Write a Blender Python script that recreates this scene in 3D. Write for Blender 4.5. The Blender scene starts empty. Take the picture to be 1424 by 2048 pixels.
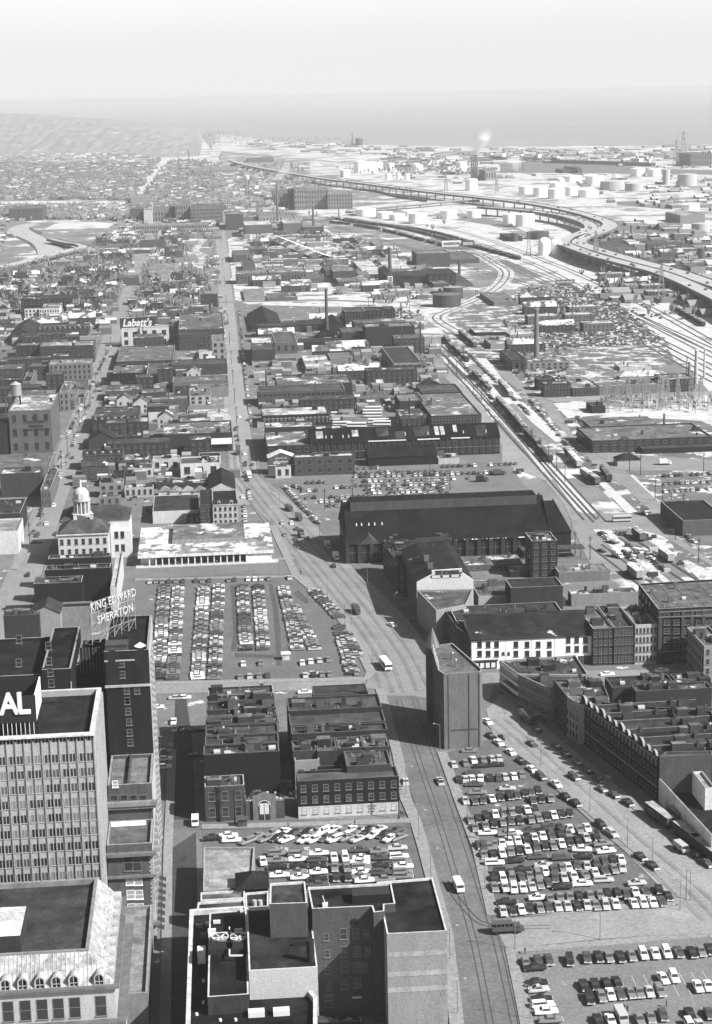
import bpy, math, random
from mathutils import Vector
D=bpy.data; sc=bpy.context.scene; col=sc.collection
R=random.Random(7)
# ---------------------------------------------------------------- camera
F=3600.0; H=200.0; CU,CV=712.0,1024.0
PIT=math.atan(836/F); ROLL=.022; YAW=math.radians(4.64)
fw=(math.sin(YAW)*math.cos(PIT),math.cos(YAW)*math.cos(PIT),-math.sin(PIT))
r0=(math.cos(YAW),-math.sin(YAW),0.0)
u0=(math.sin(YAW)*math.sin(PIT),math.cos(YAW)*math.sin(PIT),math.cos(PIT))
rt=tuple(r0[i]*math.cos(ROLL)-u0[i]*math.sin(ROLL) for i in range(3))
up=tuple(u0[i]*math.cos(ROLL)+r0[i]*math.sin(ROLL) for i in range(3))
cd=D.cameras.new('camera'); cam=D.objects.new('camera',cd); col.objects.link(cam); sc.camera=cam
cd.sensor_fit='VERTICAL'; cd.sensor_height=24; cd.lens=24*F/2048; cd.clip_start=5; cd.clip_end=200000
from mathutils import Matrix
M=Matrix(((rt[0],up[0],-fw[0],0),(rt[1],up[1],-fw[1],0),(rt[2],up[2],-fw[2],H),(0,0,0,1)))
cam.matrix_world=M
# ---------------------------------------------------------------- light: early spring sun from the south-west
SUN_EL=math.radians(40); sdir=Vector((.84*math.cos(SUN_EL),-.54*math.cos(SUN_EL),math.sin(SUN_EL))).normalized()
w=D.worlds.new('World'); sc.world=w; w.use_nodes=True; nt=w.node_tree; nt.nodes.clear()
sky=nt.nodes.new('ShaderNodeTexSky'); sky.sky_type='NISHITA'; sky.sun_disc=False
sky.sun_elevation=SUN_EL; sky.sun_rotation=math.atan2(sdir.x,sdir.y); sky.altitude=100; sky.dust_density=3
bw=nt.nodes.new('ShaderNodeRGBToBW'); bg=nt.nodes.new('ShaderNodeBackground'); out=nt.nodes.new('ShaderNodeOutputWorld')
nt.links.new(sky.outputs[0],bw.inputs[0])
# milky winter air: the sky whitens towards the horizon all the way round
tc=nt.nodes.new('ShaderNodeTexCoord'); sx=nt.nodes.new('ShaderNodeSeparateXYZ'); nt.links.new(tc.outputs['Generated'],sx.inputs[0])
def mrn(f0,f1,t0,t1):
    q=nt.nodes.new('ShaderNodeMapRange'); q.interpolation_type='SMOOTHSTEP'; q.inputs[1].default_value=f0; q.inputs[2].default_value=f1; q.inputs[3].default_value=t0; q.inputs[4].default_value=t1; nt.links.new(sx.outputs[2],q.inputs[0]); return q
mr1=mrn(-.004,.035,7.0,5.9); mr2=mrn(.06,.22,1,0); mr=nt.nodes.new('ShaderNodeMath'); mr.operation='MULTIPLY'; nt.links.new(mr1.outputs[0],mr.inputs[0]); nt.links.new(mr2.outputs[0],mr.inputs[1])
ad=nt.nodes.new('ShaderNodeMath'); ad.operation='ADD'; nt.links.new(bw.outputs[0],ad.inputs[0]); nt.links.new(mr.outputs[0],ad.inputs[1])
nt.links.new(ad.outputs[0],bg.inputs[0]); nt.links.new(bg.outputs[0],out.inputs[0])
bg.inputs[1].default_value=.052
sl=D.lights.new('sun','SUN'); sl.energy=4.8; sl.angle=math.radians(.5); sl.color=(1,1,1)
so=D.objects.new('sun',sl); col.objects.link(so); so.rotation_euler=sdir.to_track_quat('Z','Y').to_euler()
sc.view_settings.view_transform='Standard'; sc.view_settings.look='None'; sc.view_settings.gamma=1
sc.view_settings.exposure=1.12
sc.render.engine='CYCLES'; sc.cycles.max_bounces=5; sc.cycles.diffuse_bounces=3; sc.cycles.volume_bounces=3
# ---------------------------------------------------------------- picture crops -> plan of the town (metres; +Y east, +X south)
CR=dict(C1=(0,1640,2.967),C2=(360,1640,2.543),C3=(880,1640,2.618),C4=(0,1340,2.967),C5=(360,1340,2.637),C6=(860,1280,2.525),
 D1=(0,1060,2.967),D2=(260,1040,2.848),D3=(640,960,2.738),D4=(1000,960,3.358),D5=(0,780,2.967),D6=(420,760,2.967),D7=(840,720,2.438),
 E1=(0,560,2.967),E2=(420,560,2.967),E3=(840,500,2.438),E4=(0,380,2.967),E5=(420,340,2.967),E6=(840,280,2.438),E7=(0,160,2.0),E8=(712,160,2.0),
 G1=(440,400,5.477),G2=(0,480,5.933),G3=(200,480,5.477),G4=(1160,700,5.394),G5=(1150,440,5.197),G6=(1180,900,5.836),G7=(680,280,4.45),G8=(1200,1500,6.357),F=(0,0,1.0))
def PX(c,x,y): a=CR[c]; return a[0]+x/a[2],a[1]+y/a[2]
def ray(u,v):
    a=(u-CU)/F;b=-(v-CV)/F
    return tuple(fw[i]+a*rt[i]+b*up[i] for i in range(3))
def gp(u,v,z=0.0):
    d=ray(u,v);t=(z-H)/d[2];return d[0]*t,d[1]*t
def G(c,x,y,z=0.0): return gp(*PX(c,x,y),z)
def onY(c,x,y,Y): d=ray(*PX(c,x,y));t=Y/d[1];return d[0]*t,H+d[2]*t
def pj(x,y,z=0.0):
    q=(x,y,z-H);k=sum(q[i]*fw[i] for i in range(3))
    return CU+F*sum(q[i]*rt[i] for i in range(3))/k, CV-F*sum(q[i]*up[i] for i in range(3))/k
# ---------------------------------------------------------------- materials (everything is neutral grey: a black and white photograph)
def lin(g): g/=255.0; return g/12.92 if g<=.04045 else ((g+.055)/1.055)**2.4
KW,KR=1.65,2.45      # photo grey of sunlit wall / roof -> albedo
def alb(g,k): return max(.009,min(.82,lin(g)/k))
MC={}
def mat(a,kind='plain',snow=0.0,rough=.85,sc1=.25,var=.3,snsc=.06,snowalb=.42):
    a=round(a,3); key=(a,kind,round(snow,2),rough,sc1,var,snsc)
    if key in MC: return MC[key]
    m=D.materials.new('%s_grey_%03d'%(kind,int(a*1000))); m.use_nodes=True; n=m.node_tree.nodes; l=m.node_tree.links
    b=n['Principled BSDF']; b.inputs['Roughness'].default_value=rough
    b.inputs['Base Color'].default_value=(a,a,a,1)
    b.inputs['Specular IOR Level'].default_value=.04 if kind in('wall','roof','ground','road','ribbed','plain') else .4
    if kind=='metal': b.inputs['Metallic'].default_value=.6
    if kind in('glass','chrome'): b.inputs['Roughness'].default_value=.15; b.inputs['Specular IOR Level'].default_value=.8
    if kind in('plain','metal','glass','chrome','paint'): MC[key]=m; return m
    geo=n.new('ShaderNodeNewGeometry'); 
    def noise(scale,det=4,vec=None,rg=.6):
        t=n.new('ShaderNodeTexNoise'); t.inputs['Scale'].default_value=scale; t.inputs['Detail'].default_value=det; t.inputs['Roughness'].default_value=rg
        l.new(vec or geo.outputs['Position'],t.inputs['Vector']); return t.outputs[0]
    def mrange(s,f0,f1,t0,t1):
        r=n.new('ShaderNodeMapRange'); r.inputs[1].default_value=f0; r.inputs[2].default_value=f1; r.inputs[3].default_value=t0; r.inputs[4].default_value=t1; l.new(s,r.inputs[0]); return r.outputs[0]
    def math2(op,x,y):
        r=n.new('ShaderNodeMath'); r.operation=op
        for i,q in enumerate((x,y)):
            if isinstance(q,(int,float)): r.inputs[i].default_value=q
            else: l.new(q,r.inputs[i])
        return r.outputs[0]
    if kind=='wall':
        mp=n.new('ShaderNodeMapping'); mp.inputs['Scale'].default_value=(1,1,.25); l.new(geo.outputs['Position'],mp.inputs[0])
        v=math2('MULTIPLY',mrange(noise(.5,5,mp.outputs[0],.7),.3,.7,1-var,1+var),mrange(noise(2.5,5,None,.8),.34,.66,.72,1.28))
    elif kind=='ribbed':
        wv=n.new('ShaderNodeTexWave'); wv.inputs['Scale'].default_value=.9; wv.bands_direction='DIAGONAL'; l.new(geo.outputs['Position'],wv.inputs[0])
        v=mrange(wv.outputs[1],0,1,.75,1.15)
    elif kind=='roof':
        v=math2('MULTIPLY',mrange(noise(sc1,4,None,.65),.35,.65,1-var,1+var*1.2),mrange(noise(1.6,5,None,.75),.3,.7,.62,1.38))
    elif kind=='road':
        mp=n.new('ShaderNodeMapping'); mp.inputs['Scale'].default_value=(1,.12,1); l.new(geo.outputs['Position'],mp.inputs[0])
        v=math2('MULTIPLY',mrange(noise(.35,5,mp.outputs[0],.6),.3,.7,1-var*.6,1+var*.6),mrange(noise(.08,5,None,.7),.3,.7,1-var,1+var))
        v=math2('MULTIPLY',v,mrange(noise(3,2),.3,.7,.88,1.12))
    else:
        v=math2('MULTIPLY',mrange(noise(sc1,5,None,.7),.3,.7,1-var,1+var),mrange(noise(1.7,3),.3,.7,.82,1.18))
    if kind in('roof','road'):
        vo=n.new('ShaderNodeTexVoronoi'); vo.inputs['Scale'].default_value=.16 if kind=='roof' else .07; l.new(geo.outputs['Position'],vo.inputs['Vector']); sp=n.new('ShaderNodeSeparateColor'); l.new(vo.outputs['Color'],sp.inputs[0])
        v=math2('MULTIPLY',v,mrange(sp.outputs[0],0,1,*((.72,1.25) if kind=='roof' else (.93,1.07))))
    c=math2('MULTIPLY',v,a)
    if kind in('ground','road'): c=math2('MULTIPLY',c,mrange(noise(.9,6,None,.8),.36,.64,.8,1.2))
    if snow>0:
        thr=.66-.34*snow
        s=mrange(noise(snsc,7,None,.68),thr,thr+.035,0,1)
        mx=n.new('ShaderNodeMix'); mx.data_type='FLOAT'; l.new(s,mx.inputs[0]); l.new(c,mx.inputs[2])
        sv=mrange(noise(snsc*4,4),.3,.7,snowalb*.72,snowalb*1.12); l.new(sv,mx.inputs[3]); c=mx.outputs[0]
    l.new(c,b.inputs['Base Color'])
    MC[key]=m; return m
def wallm(g): return mat(alb(g,KW),'wall',var=.18)
def roofm(g,s=0): return mat(alb(g,KR)*.82,'roof',snow=s,snsc=.09)
def grd(g,s=0,sc1=.05,snsc=.02,var=.2): return mat(alb(g,KR),'ground',snow=s,sc1=sc1,snsc=snsc,var=var)
PANE=mat(.02,'glass'); FR=mat(.42,'paint'); FRD=mat(.12,'paint'); COP=mat(.24,'wall'); METAL=mat(.2,'metal',rough=.5); DARK=mat(.015,'plain'); WHITE=mat(.75,'paint',rough=.7)
# ---------------------------------------------------------------- mesh builder
class MB:
    def __init__(s): s.v=[];s.f=[];s.m=[]
    def quad(s,a,b,c,d,m=0):
        i=len(s.v); s.v+=[a,b,c,d]; s.f.append((i,i+1,i+2,i+3)); s.m.append(m)
    def poly(s,pts,m=0):
        i=len(s.v); s.v+=list(pts); s.f.append(tuple(range(i,i+len(pts)))); s.m.append(m)
    def box(s,x0,x1,y0,y1,z0,z1,m=0,top=None):
        i=len(s.v); s.v+=[(x0,y0,z0),(x1,y0,z0),(x1,y1,z0),(x0,y1,z0),(x0,y0,z1),(x1,y0,z1),(x1,y1,z1),(x0,y1,z1)]
        for q in((0,3,2,1),(0,1,5,4),(1,2,6,5),(2,3,7,6),(3,0,4,7)): s.f.append(tuple(i+k for k in q)); s.m.append(m)
        s.f.append((i+4,i+5,i+6,i+7)); s.m.append(m if top is None else top)
    def prism(s,p,z0,z1,m=0,top=None,cap=True):
        n=len(p)
        for k in range(n):
            a=p[k];b=p[(k+1)%n]; s.quad((a[0],a[1],z0),(b[0],b[1],z0),(b[0],b[1],z1),(a[0],a[1],z1),m)
        if cap: s.poly([(q[0],q[1],z1) for q in p],m if top is None else top)
    def tube(s,cx,cy,z0,z1,r0,r1,n=10,m=0,cap=True):
        a=[(cx+r0*math.cos(2*math.pi*k/n),cy+r0*math.sin(2*math.pi*k/n),z0) for k in range(n)]
        b=[(cx+r1*math.cos(2*math.pi*k/n),cy+r1*math.sin(2*math.pi*k/n),z1) for k in range(n)]
        for k in range(n): s.quad(a[k],a[(k+1)%n],b[(k+1)%n],b[k],m)
        if cap and r1>0: s.poly(b,m)
    def bar(s,p,q,r,m=0):
        p=Vector(p);q=Vector(q);d=(q-p); 
        if d.length<1e-6:return
        d.normalize(); t=Vector((0,0,1)) if abs(d.z)<.9 else Vector((1,0,0)); a=d.cross(t).normalized()*r; b=d.cross(a).normalized()*r
        A=[p+a+b,p+a-b,p-a-b,p-a+b];B=[k+(q-p) for k in A]
        for k in range(4): s.quad(tuple(A[k]),tuple(A[(k+1)%4]),tuple(B[(k+1)%4]),tuple(B[k]),m)
        s.poly([tuple(k) for k in B],m); s.poly([tuple(k) for k in A[::-1]],m)
    def mesh(s,name,mats):
        me=D.meshes.new(name); me.from_pydata(s.v,[],s.f)
        for m in (mats if isinstance(mats,(list,tuple)) else [mats]): me.materials.append(m)
        if any(s.m): me.polygons.foreach_set('material_index',s.m)
        me.update(); return me
    def build(s,name,mats,parent=None,loc=None,rz=0):
        return link(name,s.mesh(name,mats),parent,loc,rz)
def link(name,me,parent=None,loc=None,rz=0):
    o=D.objects.new(name,me); col.objects.link(o)
    if parent: o.parent=parent
    if loc: o.location=loc
    if rz: o.rotation_euler=(0,0,rz)
    return o
def tag(o,label=None,cat=None,group=None,kind=None):
    if label:o['label']=label
    if cat:o['category']=cat
    if group:o['group']=group
    if kind:o['kind']=kind
    return o
def thing(name,label,cat,loc=(0,0,0),rz=0,group=None): return tag(link(name,None,None,loc,rz),label,cat,group)
def copytree(o,parent=None,loc=None,rz=None):
    c=o.copy(); col.objects.link(c)
    if parent: c.parent=parent
    if loc is not None: c.location=loc
    if rz is not None: c.rotation_euler=(0,0,rz)
    for ch in o.children: copytree(ch,c)
    return c
def struct(name,mb,m): return tag(mb.build(name,m),kind='structure')
def ccw(p):
    a=sum(p[i][0]*p[(i+1)%len(p)][1]-p[(i+1)%len(p)][0]*p[i][1] for i in range(len(p)))
    return p if a>0 else p[::-1]
def inset(p,d):
    n=len(p);o=[]
    for i in range(n):
        a=Vector(p[i-1][:2]);b=Vector(p[i][:2]);c=Vector(p[(i+1)%n][:2])
        e1=(b-a).normalized();e2=(c-b).normalized();n1=Vector((-e1.y,e1.x));n2=Vector((-e2.y,e2.x))
        k=n1+n2; dd=k.dot(n1)
        q=b+k*(d/max(dd,.3)); o.append((q.x,q.y))
    return o
def pip(x,y,p):
    r=False;j=len(p)-1
    for i in range(len(p)):
        if (p[i][1]>y)!=(p[j][1]>y) and x<(p[j][0]-p[i][0])*(y-p[i][1])/(p[j][1]-p[i][1])+p[i][0]: r=not r
        j=i
    return r
# occupancy map, 4 m cells
OCC=set()
def occupy(p,g=0):
    xs=[q[0] for q in p];ys=[q[1] for q in p]
    for i in range(int(min(xs)//4)-1,int(max(xs)//4)+2):
        for j in range(int(min(ys)//4)-1,int(max(ys)//4)+2):
            if pip(i*4+2,j*4+2,p): OCC.add((i,j))
ZC=[0]
def sheet(name,c,pts,z,m,occ=False,raw=False):
    ZC[0]+=1; z+=ZC[0]*.0004
    p=ccw([tuple(q) if raw else G(c,*q) for q in pts]); mb=MB(); mb.poly([(a[0],a[1],z) for a in p])
    if occ: occupy(p)
    return struct(name,mb,m)
def smooth(p,n=6):
    o=[]
    for i in range(len(p)-1):
        a=p[max(i-1,0)];b=p[i];c=p[i+1];d=p[min(i+2,len(p)-1)]
        for k in range(n):
            t=k/n
            o.append(tuple(.5*((2*b[j])+(-a[j]+c[j])*t+(2*a[j]-5*b[j]+4*c[j]-d[j])*t*t+(-a[j]+3*b[j]-3*c[j]+d[j])*t**3) for j in range(2)))
    o.append(tuple(p[-1][:2])); return o
def offs(p,d):
    o=[]
    for i in range(len(p)):
        a=p[max(i-1,0)];b=p[min(i+1,len(p)-1)]; dx,dy=b[0]-a[0],b[1]-a[1];L=math.hypot(dx,dy) or 1
        o.append((p[i][0]-dy/L*d,p[i][1]+dx/L*d))
    return o
def strip(name,c,pts,w,z,m,occ=True,raw=False,sm=True,h=0):
    ZC[0]+=1; z+=ZC[0]*.0004
    p=[tuple(q) for q in pts] if raw else [G(c,*q) for q in pts]
    if sm and len(p)>2: p=smooth(p)
    a=offs(p,w/2);b=offs(p,-w/2); mb=MB()
    for i in range(len(p)-1):
        mb.quad((b[i][0],b[i][1],z),(b[i+1][0],b[i+1][1],z),(a[i+1][0],a[i+1][1],z),(a[i][0],a[i][1],z))
        if h:
            for s in(a,b): mb.quad((s[i][0],s[i][1],z),(s[i+1][0],s[i+1][1],z),(s[i+1][0],s[i+1][1],z-h),(s[i][0],s[i][1],z-h))
        if occ: occupy([a[i],a[i+1],b[i+1],b[i]])
    return struct(name,mb,m),p
# ================================================================ setting: ground, snow, roads, water
mb=MB(); mb.poly([(-30000,-600,0),(40000,-600,0),(40000,62000,0),(-30000,62000,0)]); struct('ground',mb,grd(160,.38,.02,.012,.3))
sheet('city_ground','F',[(-60,2200),(1500,2200),(1500,1300),(1230,1170),(1040,960),(860,700),(700,600),(420,560),(-60,640)],.02,grd(148,.16,.05,.08,.25))
sheet('gravel_lot','F',[(460,900),(640,1000),(1040,960),(1010,905),(760,880),(560,890)],.04,grd(150,0,.05,.03,.15))
LOT=grd(132,.1,.06,.03,.16); LOT2=grd(158,.06,.06,.03,.12)
sheet('parking_lot','F',[(120,1155),(600,1152),(650,1200),(700,1265),(738,1352),(306,1362),(255,1362),(255,1230),(170,1160)],.06,grd(138,.08,.06,.06,.16),True)
sheet('parking_lot','F',[(893,1505),(985,1478),(1080,1545),(1200,1650),(1300,1735),(1365,1800),(1360,1812),(990,1838),(965,1760),(925,1640)],.06,LOT,True)
sheet('parking_lot','F',[(1010,1900),(1424,1870),(1500,1865),(1560,2080),(1050,2080)],.06,LOT2,True)
sheet('parking_lot','F',[(405,1660),(820,1650),(850,1765),(850,1860),(405,1860)],.06,LOT,True)
# snow and ploughed land east of the market
SNOWP=grd(170,.62,.05,.02,.2); SNOWH=grd(190,.85,.03,.01,.2); MIX=grd(140,.36,.06,.05,.3)
sheet('railway_land','F',[(860,640),(1000,760),(1180,960),(1290,1060),(1424,1190),(1600,1190),(1600,1000),(1424,800),(1150,640),(1000,590)],.04,grd(142,.4,.05,.06,.25))
sheet('snow_field','D7',[(650,212),(1424,170),(1600,170),(1600,300),(1424,300),(860,270),(720,285)],.10,grd(200,.85,.05,.03,.15))
sheet('snow_field','D7',[(760,296),(900,290),(870,392),(800,388)],.08,grd(200,.9,.05,.03,.15))
for q in ([(210,90),(300,160),(345,190),(320,200),(250,150)],[(325,225),(345,225),(480,380),(675,545),(600,548),(500,420)],[(350,80),(385,75),(440,130),(500,190),(450,190)],
 [(640,572),(690,565),(870,760),(790,768)],[(860,590),(900,590),(1065,745),(1020,762)],[(1000,565),(1040,560),(1222,748),(1190,752)],[(450,205),(500,205),(600,290),(700,400),(660,400),(540,300)],[(130,-10),(175,-10),(250,70),(215,75)],[(270,-10),(320,-10),(385,68),(330,70)]):
    sheet('snow_bank','D7',q,.12,grd(205,.8,.2,.12,.12))
for q in ([(620,335),(740,330),(930,520),(870,525),(700,440)],[(860,318),(1010,315),(1160,440),(1190,510),(1150,510)],[(1210,545),(1260,540),(1424,620),(1424,670),(1340,670)],[(940,565),(990,560),(1140,680),(1100,690)]):
    sheet('snow_bank','D4',q,.12,grd(200,.72,.2,.14,.15))
sheet('railway_yard_snow','F',[(600,425),(700,440),(960,495),(1100,560),(1280,650),(1424,735),(1700,900),(1700,780),(1424,630),(1130,505),(980,450),(800,425)],.05,grd(190,.72,.05,.02,.2))
sheet('snow_field','F',[(520,440),(650,455),(760,540),(860,590),(900,600),(880,640),(740,615),(500,610),(470,600),(455,480)],.05,grd(165,.62,.05,.03,.25))
sheet('snow_field','F',[(560,400),(640,390),(700,425),(620,428),(540,420)],.06,grd(205,.8,.05,.02,.12))
sheet('oil_depot_yard','F',[(700,415),(980,430),(1130,500),(1180,470),(1080,425),(860,400)],.07,grd(185,.72,.04,.02,.2))
sheet('oil_depot_yard','F',[(620,340),(860,392),(1080,420),(1240,440),(1424,470),(1900,520),(1900,340),(1424,330),(900,350),(620,320)],.05,grd(175,.62,.03,.012,.25))
sheet('port_land_snow','F',[(430,300),(560,312),(900,345),(1500,330),(1900,320),(1900,290),(1424,290),(900,294),(430,268)],.05,grd(175,.6,.01,.006,.3))
sheet('snow_field','F',[(160,296),(230,272),(400,268),(440,325),(300,318)],.06,grd(180,.6,.01,.006,.2))
sheet('snow_field','F',[(480,395),(590,400),(560,425),(450,420)],.06,grd(205,.85,.03,.01,.12))
sheet('sports_field_snow','E4',[(255,235),(330,200),(560,188),(680,200),(640,225),(420,232)],.06,grd(215,.93,.03,.01,.1))
sheet('snow_strip','E4',[(-60,68),(480,64),(490,90),(300,84),(-60,92)],.06,grd(215,.93,.03,.01,.1)); sheet('snow_strip','E4',[(570,68),(745,70),(745,92),(570,92)],.06,grd(215,.93,.03,.01,.1))
sheet('snow_field','E1',[(700,150),(1140,120),(1150,190),(900,215),(720,230)],.05,grd(190,.8,.05,.03,.2))
sheet('snow_field','E1',[(0,240),(60,250),(50,370),(-60,370),(-60,240)],.05,grd(185,.6,.05,.03,.2))
sheet('railway_embankment','F',[(1230,590),(1424,690),(1700,860),(1700,1000),(1424,790),(1330,680)],.06,grd(215,.93,.05,.02,.1))
sheet('scrapyard_ground','E3',[(480,180),(700,150),(960,270),(1190,440),(1250,560),(900,600),(560,560),(420,320)],.06,grd(135,.42,.1,.08,.3))
# roads
RD=mat(alb(176,KR),'road',var=.1); RD2=mat(alb(188,KR),'road',var=.1); RD3=mat(alb(150,KR),'road',var=.12); WALK=mat(alb(182,KR),'ground',sc1=.3,var=.1)
strip('king_street','raw',[(-84,560),(-83,800),(-82,1200),(-81,1700),(-78,2400),(-75,3100)],15,.1,RD,raw=True)
strip('front_street','F',[(492,1010),(486,930),(476,860),(463,740),(455,640),(448,560),(442,480)],15,.1,RD2,sm=False)
strip('eastern_avenue','F',[(442,480),(437,440)],14,.1,RD2)
sheet('front_street','F',[(476,950),(512,948),(560,985),(625,1040),(655,1085),(720,1150),(800,1230),(858,1308),(862,1345),(864,1400),(872,1500),(905,1600),(960,1750),(985,1832),(1012,1900),(1062,2090),(932,2090),(900,1870),(850,1680),(800,1510),(772,1395),(742,1345),(700,1262),(655,1205),(590,1150),(546,1050),(505,1010)],.12,RD,True)
sheet('church_street','F',[(258,1366),(742,1354),(870,1348),(1424,1338),(1560,1335),(1560,1352),(1424,1356),(985,1372),(980,1400),(870,1400),(742,1378),(258,1390)],.14,RD,True)
sheet('jarvis_street','F',[(110,1146),(265,1132),(470,1127),(590,1120),(610,1150),(470,1150),(265,1158),(110,1166)],.14,mat(alb(148,KR),'road',var=.1),True)
sheet('wellington_street','F',[(972,1420),(1000,1395),(1040,1422),(1130,1500),(1240,1590),(1330,1660),(1424,1738),(1700,1960),(1700,2090),(1560,1990),(1424,1880),(1340,1795),(1250,1705),(1150,1602),(1060,1522),(985,1470)],.16,RD2,True)
sheet('yonge_side_street','F',[(985,1842),(1100,1832),(1340,1815),(1424,1800),(1700,1790),(1700,1860),(1424,1862),(1200,1880),(1012,1898)],.18,RD2,True)
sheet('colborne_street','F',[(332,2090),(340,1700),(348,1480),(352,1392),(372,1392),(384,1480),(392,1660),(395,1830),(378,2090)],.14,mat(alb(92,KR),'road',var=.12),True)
sheet('paved_lane','F',[(335,1640),(395,1640),(900,1640),(840,1656),(400,1660),(340,1700)],.16,mat(alb(135,KR),'road',var=.12),True)
sheet('tram_street','F',[(772,1392),(866,1392),(872,1500),(905,1600),(960,1750),(985,1832),(1012,1900),(1062,2090),(932,2090),(900,1870),(850,1680),(800,1510)],.13,mat(alb(142,KR),'road',var=.16))
strip('scott_lane','F',[(566,1660),(556,1392)],5,.1,RD3,sm=False)
# eastern roads
sheet('esplanade_road','D7',[(110,-10),(150,60),(255,170),(400,350),(530,480),(620,560),(790,768),(900,790),(1140,765),(1300,765),(1700,740),(1700,790),(1280,800),(1100,800),(990,829),(760,829),(700,700),(610,590),(400,500),(400,420),(240,210),(80,40),(40,-30)],.10,RD2,True)
sheet('lakeshore_road','D7',[(370,50),(440,60),(600,190),(650,210),(700,290),(770,400),(900,450),(1424,490),(1700,480),(1700,520),(1424,540),(1000,540),(1220,745),(1140,760),(1000,620),(850,520),(790,430),(640,290),(580,200),(430,110)],.11,RD,True)
sheet('lakeshore_road','D7',[(600,188),(1424,152),(1700,140),(1700,160),(1424,172),(660,206)],.12,RD2,True)
sheet('esplanade_road','D4',[(460,180),(560,225),(1230,225),(1500,215),(1500,330),(1424,330),(1230,290),(1050,290),(1424,545),(1424,580),(1100,380),(840,310),(620,330),(860,560),(850,620),(740,620),(700,570),(600,560),(490,330)],.13,RD,True)
strip('city_street','F',[(780,605),(1010,598)],12,.12,grd(200,.5,.05,.02,.1),sm=False); 
strip('parliament_street','F',[(430,605),(640,600),(780,605)],11,.12,RD3,sm=False)
strip('city_street','F',[(110,985),(300,980),(470,975)],9,.08,RD3,sm=False); strip('city_street','F',[(150,800),(330,792),(460,785)],9,.08,RD3,sm=False)
strip('city_street','F',[(500,800),(760,790)],9,.08,RD3,sm=False)
strip('queen_street','F',[(272,395),(322,330),(350,300)],26,.1,grd(205,.7,.05,.02,.1),sm=False)
strip('long_avenue','F',[(424,330),(433,300),(431,290)],34,.12,grd(200,.6,.02,.01,.1),sm=False)
strip('snowy_track','F',[(392,545),(405,520),(392,500),(408,480)],9,.1,grd(190,.5,.05,.05,.1))
strip('spur_track_bed','E3',[(180,400),(80,330),(180,280),(300,230),(390,170),(420,110),(370,70),(290,20)],18,.12,grd(190,.6,.1,.08,.15))
# raised pavements with kerbs
def walk(c,pts,w): strip('pavement',c,pts,w,.3,WALK,occ=False,h=.3,sm=False)
walk('F',[(545,1052),(592,1152),(657,1207),(703,1265),(742,1345),(730,1360),(560,1362),(312,1368)],3.5)
walk('F',[(884,1505),(918,1600),(956,1700),(985,1830),(1100,1826),(1340,1808),(1368,1795),(1300,1724),(1200,1640),(1080,1534),(985,1470)],3)
walk('F',[(1424,1868),(1200,1888),(1020,1903),(1040,1980),(1062,2090)],3)
walk('F',[(760,1378),(795,1510),(812,1600),(830,1640),(848,1700),(893,1868),(915,2060)],3.2)
walk('F',[(330,2060),(333,1900),(336,1700),(345,1500)],2.5)
walk('F',[(404,1655),(600,1650),(820,1642)],3)
walk('F',[(1000,1392),(1130,1498),(1240,1588),(1330,1660),(1424,1738)],3.5)
walk('F',[(720,1152),(800,1232),(860,1308)],3); walk('F',[(545,985),(600,1030),(640,1046)],2.5); walk('F',[(270,1130),(590,1118)],2.5); walk('F',[(270,1160),(600,1153)],2.5)
walk('raw2' if 0 else 'F',[(128,905),(85,1010),(28,1140)],3)
# street-car rails and seams in the big street, wet patches in the lots
RAIL=mat(.05,'plain'); 
for k in (-4.2,-2.7,1.2,2.7):
    p=[G('F',*q) for q in [(800,1400),(840,1520),(880,1640),(925,1790),(955,1900),(990,2080)]]
    strip('tram_rail','raw',offs(p,k+3),.2,.16,RAIL,occ=False,raw=True)
for k in (3.2,4.7):
    p=[G('F',*q) for q in [(905,1760),(945,1815),(985,1845),(1100,1848)]]; strip('tram_rail','raw',offs(p,k-6),.2,.2,RAIL,occ=False,raw=True)
WET=grd(112,0,.2,.05,.15)
sheet('wet_patch','D2',[(572,370),(590,640),(575,745),(602,750),(625,600),(600,378)],.08,WET)
sheet('wet_patch','D2',[(790,365),(815,500),(825,640),(838,830),(862,830),(858,640),(842,500),(812,368)],.08,WET)
sheet('wet_patch','D2',[(930,420),(960,400),(1020,460),(1010,480),(960,450)],.08,WET); sheet('wet_patch','D2',[(600,760),(820,770),(838,790),(600,780)],.081,WET)
for q in ([(250,380),(560,300),(600,345),(340,420)],): sheet('melt_patch','C1',q,24.4,grd(95,0,.2,.05,.2))
# old parking bay lines
mb=MB()
for x,y,dx in [(1180,790,3.3)]:
    X0,Y0=G('C3',1000,930)
    for k in range(16): mb.box(X0-6+k*2.8,X0-5.88+k*2.8,Y0-1,Y0+10,.1,.105)
struct('bay_lines',mb,mat(.4,'plain'))
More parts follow.
